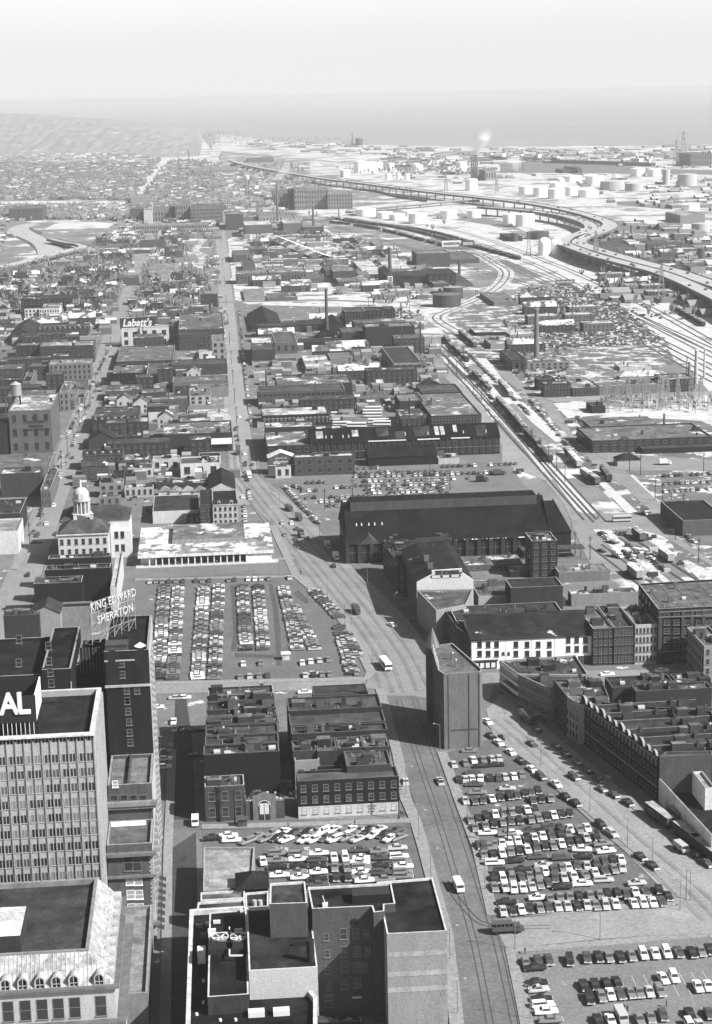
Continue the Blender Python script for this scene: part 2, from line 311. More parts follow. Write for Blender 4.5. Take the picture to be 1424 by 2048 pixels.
# railway tracks: dark lines over the snow
TR=mat(.06,'ground',var=.3)
for i,pts in enumerate([[(640,440),(800,470),(1000,530),(1150,600),(1424,740)],[(660,432),(860,462),(1040,520),(1200,600),(1424,715)],[(700,430),(900,460),(1080,520),(1260,600),(1424,690)],[(600,436),(760,480),(950,540),(1100,590),(1424,765)],[(860,478),(1000,522),(1150,580),(1424,705)]]):
    p=[G('F',*q) for q in pts]
    for k in (0,7): strip('railway_track','raw',offs(p,k),1.7,.16,TR,occ=False,raw=True)
for pts in ([(860,690),(930,760),(1010,850),(1100,950),(1180,1040)],[(875,690),(960,780),(1060,890),(1140,980),(1200,1045)],[(1190,1090),(1424,1270)],[(1250,1075),(1424,1190)]):
    p=[G('F',*q) for q in pts]
    for k in (-3,3): strip('railway_track','raw',offs(p,k),1.3,.16,TR,occ=False,raw=True)
p=smooth([G('E3',*q) for q in [(180,400),(80,330),(180,280),(300,230),(390,170),(420,110),(370,70),(290,20)]])
for k in (-3.5,3.5): strip('railway_track','raw',offs(p,k),1.5,.18,TR,occ=False,raw=True,sm=False)
# water
WAT=mat(.06,'glass',rough=.3); ICE=mat(.2,'ground',sc1=.0004,var=.12)
sheet('lake','F',[(-400,262),(380,262),(430,267),(560,283),(700,289),(900,293),(1100,292),(1424,289),(2200,280),(2200,236),(900,236),(-400,238)],.4,ICE)
a,b=gp(-400,239),gp(2200,237); mb=MB(); mb.poly([(a[0],a[1],.3),(b[0],b[1],.3),(39000,61500,.3),(-29000,61500,.3)]); struct('lake_open_water',mb,mat(.2,'ground',sc1=.0002,var=.1))
sheet('ship_channel','F',[(1000,330),(1100,318),(1310,338),(1424,340),(1600,330),(1600,352),(1300,348),(1000,345)],.12,mat(.12,'ground',sc1=.01,var=.1))
sheet('ship_channel','E6',[(920,395),(1080,400),(1240,450),(1300,470),(1150,455),(950,440)],.12,mat(.12,'ground',sc1=.01,var=.1))
sheet('ship_channel','E6',[(960,300),(1230,300),(1230,340),(960,318)],.12,mat(.12,'ground',sc1=.01,var=.1))
# bluffs on the left horizon
def hills():
    mb=MB(); nx,ny=90,22; pts=[]; prof=[(-500,190),(0,142),(150,104),(290,72),(340,52),(375,30),(400,14),(425,4),(430,0),(480,0)]
    def hp(u):
        for (a_,ha),(b_,hb) in zip(prof,prof[1:]):
            if a_<=u<=b_: return ha+(hb-ha)*(u-a_)/(b_-a_)
        return 0
    for j in range(ny):
        row=[]; y0=6200+j*240; t=min(1,j/18)
        for i in range(nx):
            u=-480+i*(950/(nx-1)); x=math.tan(math.atan((u-CU)/F*.985)+YAW)*y0
            h=hp(u)*(t*t*(3-2*t))+(R.uniform(-3,3) if j>2 and hp(u)>20 else 0)
            row.append((x,y0,h if j and hp(u)>3 else -2))
        pts.append(row)
    for j in range(ny-1):
        for i in range(nx-1): mb.quad(pts[j][i],pts[j][i+1],pts[j+1][i+1],pts[j+1][i])
    struct('bluffs',mb,mat(.19,'ground',snow=.1,sc1=.012,snsc=.006,var=.3))
hills()

def clear(c,pts): occupy(ccw([G(c,*q) for q in pts]))
clear('E4',[(-60,470),(0,200),(250,180),(690,185),(690,250),(560,300),(540,360),(240,425),(-60,490)]); clear('E4',[(-60,60),(760,62),(760,100),(-60,100)])
clear('F',[(495,586),(740,592),(745,650),(640,640),(495,655)]); clear('F',[(560,395),(720,395),(720,432),(560,432)]); clear('F',[(640,425),(760,430),(1000,500),(1100,560),(1424,700),(1424,790),(1300,690),(1180,610),(960,545),(860,530),(700,470)])
clear('F',[(860,640),(930,660),(1100,820),(1200,960),(1300,1060),(1200,1060),(1090,950),(960,800)]); clear('F',[(620,330),(1080,415),(1080,435),(860,405),(600,360)]); clear('F',[(470,300),(740,312),(740,345),(600,330)]); clear('F',[(160,296),(230,272),(400,268),(440,325),(300,318)])
clear('F',[(940,355),(1100,365),(1250,400),(1100,405),(930,390)]); clear('F',[(1000,325),(1424,340),(1424,352),(1000,350)]); clear('F',[(380,478),(420,478),(412,550),(385,550)]); clear('G3',[(950,150),(1130,0),(1200,0),(1180,300),(1000,320)])
clear('F',[(1090,800),(1424,780),(1424,850),(1180,862),(1100,830)]); clear('F',[(1180,862),(1200,905),(1424,905),(1424,940),(1180,930)]); clear('F',[(430,430),(470,430),(500,620),(520,900),(440,900)]); clear('F',[(100,1100),(170,870),(240,680),(190,690),(50,1080)])
clear('F',[(440,480),(650,440),(700,470),(640,600),(470,600)][0:0] or [(600,430),(680,450),(700,480),(640,470)])
clear('F',[(690,860),(760,830),(780,850),(700,870)]); clear('E3',[(60,80),(460,80),(450,330),(60,420)]); clear('E3',[(0,290),(120,310),(120,420),(0,400)])

VG=mat(.07,'ground',sc1=.05,var=.3)
sheet('grass_verge','E4',[(100,270),(180,296),(232,330),(258,372),(258,402),(225,395),(205,350),(150,310),(95,285)],.06,VG)
sheet('grass_verge','E4',[(275,296),(330,310),(400,325),(448,345),(385,364),(335,340)],.06,VG); sheet('grass_verge','E4',[(160,212),(210,240),(260,250),(240,262),(190,258),(150,232)],.06,VG); sheet('grass_verge','E4',[(20,255),(75,262),(90,285),(40,275)],.06,VG)

TT=mat(alb(160,KR),'road',var=.2); tp_=smooth([G('F',*q) for q in [(484,900),(492,950),(530,1000),(600,1085),(690,1190),(775,1305),(812,1385)]])
for k in (-8,-4.5,-1,4,8): strip('worn_wheel_track','raw',offs(tp_,k),1.3,.17,TT,occ=False,raw=True,sm=False)
TT2=mat(alb(172,KR),'road',var=.2); tp2=smooth([G('F',*q) for q in [(985,1440),(1060,1505),(1150,1590),(1250,1680),(1350,1765),(1430,1840)]])
for k in (-3,0.5,4): strip('worn_wheel_track','raw',offs(tp2,k),1.2,.2,TT2,occ=False,raw=True,sm=False)
# ================================================================ buildings
WC={}
def winmesh(w,h,style='f'):
    k=k_=(round(w,1),round(h,1),style)
    if k in WC: return WC[k]
    w,h=k[0],k[1]; mb=MB(); t=.11; y=-.07
    x0,x1=-w/2,w/2
    if style=='a':
        r_=w/2; pts=[(r_*math.cos(math.pi*i/8),max(0,h-r_)+r_*math.sin(math.pi*i/8)) for i in range(9)]; mb.poly([(p[0],-.05,p[1]) for p in pts][::-1]+[(x1,-.05,0),(x0,-.05,0)][::-1] if 0 else [(x0,-.05,0),(x1,-.05,0)]+[(p[0],-.05,p[1]) for p in pts],0)
        for i in range(8): p,q=pts[i],pts[i+1]; k=1.12; mb.quad((p[0],-.1,p[1]),(q[0],-.1,q[1]),(q[0]*k,-.1,q[1]+.2),(p[0]*k,-.1,p[1]+.2),1)
        mb.box(-.06,.06,-.1,-.05,0,h*.9,1); WC[k_]=mb.mesh('window',[PANE,FR]); return WC[k_]
    mb.quad((x0,-.03,0),(x1,-.03,0),(x1,-.03,h),(x0,-.03,h),0)
    for a in((x0-t,x0,0,h),(x1,x1+t,0,h),(x0-t,x1+t,h,h+t)):
        mb.box(a[0],a[1],y,0,a[2],a[3],1)
    mb.box(x0-.25,x1+.25,-.22,0,-.18,0,1)
    if style!='d': mb.box(x0,x1,-.06,-.02,h*.5-.05,h*.5+.05,1)
    nb=int(w//1.3)
    for i in range(1,nb): x=x0+w*i/nb; mb.box(x-.06,x+.06,-.06,-.02,0,h,1)
    m={'f':[PANE,mat(.13,'paint')],'s':[PANE,FR],'d':[PANE,FRD],'b':[mat(.10,'glass'),FR],'w':[mat(.25,'glass'),WHITE]}[style]
    WC[k]=mb.mesh('window',m); return WC[k]
def windows(root,p,q,z0,z1,rows,cols,style='f',wf=.42,hf=.55,o=(0,0),name='window',cap=98,margin=.0):
    L=math.hypot(q[0]-p[0],q[1]-p[1]); a=math.atan2(q[1]-p[1],q[0]-p[0]); rows=int(rows);cols=int(cols)
    if rows*cols>cap: cols=max(1,cap//rows)
    if rows<1 or cols<1: return 0
    fh=(z1-z0)/rows; cw=(L-2*margin)/cols; me=winmesh(min(cw*wf,cw-.5) if wf>.6 else min(cw*wf,3.4),fh*hf,style)
    for r in range(rows):
        for c in range(cols):
            s=(margin+(c+.5)*cw)/L
            link(name,me,root,(p[0]+(q[0]-p[0])*s-o[0],p[1]+(q[1]-p[1])*s-o[1],z0+fh*(r+(1-hf)*.55)),a)
    return rows*cols
PIPE=None
def clutter(root,p,z,n,rg):
    global PIPE
    xs=[q[0] for q in p];ys=[q[1] for q in p]; k=0;t=0
    if not PIPE: q_=MB(); q_.tube(0,0,0,.9,.13,.13,6); q_.tube(0,0,.9,1.1,.22,.12,6); PIPE=q_.mesh('vent_pipe',mat(.25,'metal'))
    if root.location.y<900:
        for _ in range(6):
            x=rg.uniform(min(xs),max(xs));y=rg.uniform(min(ys),max(ys))
            if pip(x,y,p): link('vent_pipe',PIPE,root,(x,y,z))
        w_=max(xs)-min(xs)
        if len(p)==4 and w_>8:
            sm_=MB()
            for i in range(int(w_//5)): x=min(xs)+5*(i+.6)+rg.uniform(-.6,.6); sm_.box(x,x+.13,min(ys)+.3,max(ys)-.3,z+.01,z+.05)
            sm_.build('tar_seam',mat(.012,'plain'),root)
            x=rg.uniform(min(xs)+2,max(xs)-3);y=rg.uniform(min(ys),max(ys)-1); pd=MB(); pd.poly([(x+rg.uniform(1.2,2.6)*math.cos(i*.785),y+.6+rg.uniform(.3,1.1)*math.sin(i*.785),z+.03) for i in range(8)]); pd.build('pond_stain',mat(rg.choice((.02,.2)),'roof'),root)
    while k<n and t<60:
        t+=1; x=rg.uniform(min(xs)+1.5,max(xs)-1.5) if max(xs)-min(xs)>4 else sum(xs)/len(xs); y=rg.uniform(min(ys)+1.2,max(ys)-1.2) if max(ys)-min(ys)>3 else sum(ys)/len(ys)
        if not pip(x,y,p): continue
        kind=rg.random(); mb=MB(); 
        if kind<.4:
            s=rg.uniform(.4,.7);h=rg.uniform(1.2,2.2); mb.box(-s,s,-s*.7,s*.7,0,h); mb.box(-s-.1,s+.1,-s*.7-.1,s*.7+.1,h,h+.15); mb.build('chimney',wallm(rg.choice((60,80,110))),root,(x,y,z))
        elif kind<.75:
            s=rg.uniform(1.0,2.2);h=rg.uniform(1.4,2.6); mb.box(-s,s,-s*.8,s*.8,0,h,0,1); mb.build('roof_hatch',[wallm(rg.choice((50,70,95))),roofm(rg.choice((80,105,150)))],root,(x,y,z))
        else:
            s=rg.uniform(.5,1.2); mb.box(-s,s,-s,s,0,.5); mb.quad((-s,-s,.5),(s,-s,.5),(s,0,1.1),(-s,0,1.1)); mb.quad((-s,0,1.1),(s,0,1.1),(s,s,.5),(-s,s,.5)); mb.build('skylight',mat(.3,'glass'),root,(x,y,z))
        k+=1
NB=[0]
def building(label,p,z,wg,rg_,rows=0,cols=0,opt='',name='brick_building',cat='building',snow=0,zb=0,group=None,sides=True,ks=None,par=.7,base=0,style=None,wf=.42):
    """p: plan polygon, first edge faces the camera (west)"""
    if p[0][1]>1900: wg+=(150-wg)*.25; rg_+=(170-rg_)*.25  # far walls and roofs paled by distance: haze put into the colour
    NB[0]+=1; rg=random.Random(NB[0]*13+5)
    if ccw(p)!=p: p=[p[0]]+p[1:][::-1]; p=p[1:]+p[:1] if 0 else p
    p=[tuple(q) for q in p]; o=p[0]; P=[(q[0]-o[0],q[1]-o[1]) for q in p]
    Y=o[1]; root=thing(name,label,cat,(o[0],o[1],0),0,group); occupy(p)
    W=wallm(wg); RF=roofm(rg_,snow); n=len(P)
    if 'V' in opt: wf=.84
    if 'A' in opt: style='a'; wf=.6
    style=style or ('d' if wg>150 or Y>900 else 'f')
    gable='g' in opt or 'G' in opt or 'p' in opt
    if not gable:
        pr=par if z>6 else .3; ins=inset(P,.35); mb=MB(); mb.prism(P,zb,z+pr,0,cap=False)
        for k in range(n):
            a,b=P[k],P[(k+1)%n];c,d=ins[(k+1)%n],ins[k]
            mb.quad((a[0],a[1],z+pr),(b[0],b[1],z+pr),(c[0],c[1],z+pr),(d[0],d[1],z+pr),1)
            mb.quad((d[0],d[1],z+pr),(c[0],c[1],z+pr),(c[0],c[1],z-.2 if 'L' not in opt else 2.5),(d[0],d[1],z-.2 if 'L' not in opt else 2.5),0)
        mb.build('wall',[mat(.6,'wall') if 'L' in opt else W,COP if 'c' in opt or wg>90 else mat(.09,'wall')],root)
        zr_=2.6 if 'L' in opt else z; mb=MB(); mb.poly([(q[0],q[1],zr_) for q in ins]); rf=mb.build('roof',RF,root)
        if 'n' not in opt and Y<1900:
            clutter(root,ins,z,ks if ks is not None else rg.randint(3,7) if Y<1000 else rg.randint(1,3),rg)
    else:
        x0=min(q[0] for q in P);x1=max(q[0] for q in P);y0=min(q[1] for q in P);y1=max(q[1] for q in P)
        e=.35; mb=MB(); mb.prism(P,zb,z,0,cap=False); rb=MB()
        if 'g' in opt:
            rise=(y1-y0)*.5*(.75 if 'h' in opt else .5); ym=(y0+y1)/2; t=e*rise/(y1-y0)*2
            for x in(x0,x1): mb.poly([(x,y0,z),(x,y1,z),(x,ym,z+rise)][::(1 if x==x1 else -1)])
            rb.quad((x0-e,y0-e,z-t),(x1+e,y0-e,z-t),(x1+e,ym,z+rise+.1),(x0-e,ym,z+rise+.1)); rb.quad((x0-e,ym,z+rise+.1),(x1+e,ym,z+rise+.1),(x1+e,y1+e,z-t),(x0-e,y1+e,z-t))
            rb.quad((x0-e,y0-e,z-t-.15),(x1+e,y0-e,z-t-.15),(x1+e,y0-e,z-t),(x0-e,y0-e,z-t))
        elif 'G' in opt:
            rise=(x1-x0)*.5*(.75 if 'h' in opt else .5); xm=(x0+x1)/2; t=e*rise/(x1-x0)*2
            for y in(y0,y1): mb.poly([(x0,y,z),(x1,y,z),(xm,y,z+rise)][::(1 if y==y0 else -1)])
            rb.quad((x0-e,y1+e,z-t),(x0-e,y0-e,z-t),(xm,y0-e,z+rise+.1),(xm,y1+e,z+rise+.1)); rb.quad((xm,y1+e,z+rise+.1),(xm,y0-e,z+rise+.1),(x1+e,y0-e,z-t),(x1+e,y1+e,z-t))
        else:
            d=min(x1-x0,y1-y0)/2; rise=d*.6; a=(x0+d,y0+d) ; b=(x1-d,y1-d)
            c0,c1,c2,c3=(x0-e,y0-e,z),(x1+e,y0-e,z),(x1+e,y1+e,z),(x0-e,y1+e,z); za=z+rise
            if x1-x0>=y1-y0:
                A=(a[0],(y0+y1)/2,za);B=(b[0],(y0+y1)/2,za); rb.quad(c0,c1,B,A);rb.poly([c1,c2,B]);rb.quad(c2,c3,A,B);rb.poly([c3,c0,A])
            else:
                A=((x0+x1)/2,a[1],za);B=((x0+x1)/2,b[1],za); rb.poly([c0,c1,A]);rb.quad(c1,c2,B,A);rb.poly([c2,c3,B]);rb.quad(c3,c0,A,B)
        mb.build('wall',W,root); rf=rb.build('roof',RF,root)
        if Y<1500 and 'n' not in opt:
            cb=MB(); cb.box(-.5,.5,-.4,.4,0,2.5); cb.box(-.6,.6,-.5,.5,2.5,2.7)
            cb.build('chimney',wallm(90),rf,((x0+x1)/2+rg.uniform(-.2,.2)*(x1-x0),(y0+y1)/2,z+max(.5,rise*.6)))
    if 'm' in opt:
        L=math.hypot(P[1][0]-P[0][0],P[1][1]-P[0][1]); sl=MB(); sl.quad((0,-.15,z),(L,-.15,z),(L,1.6,z+2.6),(0,1.6,z+2.6)); sl.quad((L,1.6,z+2.6),(L,2.0,z),(0,2.0,z),(0,1.6,z+2.6)); sl.build('mansard_slope',roofm(60,.1),root)
        k=max(2,int(L/4)); dm=MB(); dm.box(-.7,.7,0,1.4,.3,1.9,0); dm.quad((-.55,-.04,.45),(.55,-.04,.45),(.55,-.04,1.75),(-.55,-.04,1.75),1); dm.quad((-.85,-.15,1.9),(0,-.15,2.4),(0,1.5,2.4),(-.85,1.5,1.9),2); dm.quad((0,-.15,2.4),(.85,-.15,1.9),(.85,1.5,1.9),(0,1.5,2.4),2); me_=dm.mesh('dormer',[mat(.4,'wall'),PANE,mat(.35,'roof')])
        for i in range(k): link('dormer',me_,root,(L*(i+.5)/k,.1,z))
    if base: 
        bb=MB(); a,b=P[0],P[1]; bb.box(0,math.hypot(b[0]-a[0],b[1]-a[1]),-.05,.0,0,z/3.0 if base==1 else base); bb.build('painted_ground_floor',wallm(205),root,(a[0],a[1],0),math.atan2(b[1]-a[1],b[0]-a[0]))
    if rows:
        mg=.8; windows(root,P[0],P[1],zb+.4,z,rows,cols,style,wf=wf)
        if sides and n==4 and Y<1500:
            cw=math.hypot(P[1][0]-P[0][0],P[1][1]-P[0][1])/max(cols,1); L=math.hypot(P[2][0]-P[1][0],P[2][1]-P[1][1])
            k=int(L/max(cw,2.2))
            if k: windows(root,P[1],P[2],zb+.4,z,rows,min(k,10),style); windows(root,P[3],P[0],zb+.4,z,rows,min(k,10),style)
    return root
def hfrom(c,x,yt,yb):
    Y=G(c,x,yb)[1]; return onY(c,x,yt,Y)[1],Y
def boxat(c,x0,x1,yt,yf,base):
    if isinstance(base,str):
        z=float(base[1:]); X0,Y0=G(c,x0,yt,z)
    else:
        Y0=G(c,x0,base)[1]; X0,z=onY(c,x0,yt,Y0)
    z=max(z,2.5); u,v=PX(c,x1,yt); v-=(u-PX(c,x0,yt)[0])*.04; d=ray(u,v); X1=d[0]*Y0/d[1]
    _,Y1=G(c,x0,yf,z); Y1=max(Y1,Y0+3)
    return (X0,Y0,X1,Y1,z)
def ridgefix(c,x0,yf,X0,Y0,X1,z,opt):
    lo,hi=3.0,160.0; vf=PX(c,x0,yf)[1]; k=.75 if 'h' in opt else .5
    for _ in range(40):
        d=(lo+hi)/2; hd=d/2 if 'g' in opt else min(d,X1-X0)/2; rise=hd*(k if 'g' in opt else .6)
        if pj(X0,Y0+d/2,z+rise)[1]>vf: lo=d
        else: hi=d
    return max(lo,5)
def b(c,x0,x1,yt,yf,base,wg,rg_,rows,cols,opt,label,**k):
    X0,Y0,X1,Y1,z=boxat(c,x0,x1,yt,yf,base)
    if X1-X0<2: X1=X0+2
    if ('g' in opt) or ('p' in opt): Y1=Y0+ridgefix(c,x0,yf,X0,Y0,X1,z,opt)
    s=0
    for i,ch in enumerate(opt):
        if ch=='s': s=int(opt[i+1])/10*.72
    nm=k.pop('name',None) or ('warehouse' if X1-X0>45 else 'brick_building' if wg<150 else 'rendered_building')
    if 'b' in opt and 'base' not in k: k['base']=1
    return building(label,[(X0,Y0),(X1,Y0),(X1,Y1),(X0,Y1)],z,wg,rg_,rows,cols,opt,snow=s,name=nm,**k)
def pb(c,pts,base,wg,rg_,opt,label,wins=(),**k):
    if isinstance(base,str): z=float(base[1:])
    else:
        lo,hi=0,120
        for _ in range(40):
            z=(lo+hi)/2; x,y=G(c,*pts[0],z); v=pj(x,y,0)[1]
            if v<PX(c,0,base)[1]: lo=z
            else: hi=z
    p=[G(c,*q,z) for q in pts]
    r=building(label,p,z,wg,rg_,0,0,opt,**k); o=p[0]
    for e,rows,cols,st,wf in wins: windows(r,(p[e][0]-o[0],p[e][1]-o[1]),(p[(e+1)%len(p)][0]-o[0],p[(e+1)%len(p)][1]-o[1]),.5,z,rows,cols,st,wf=wf)
    return r,p,z
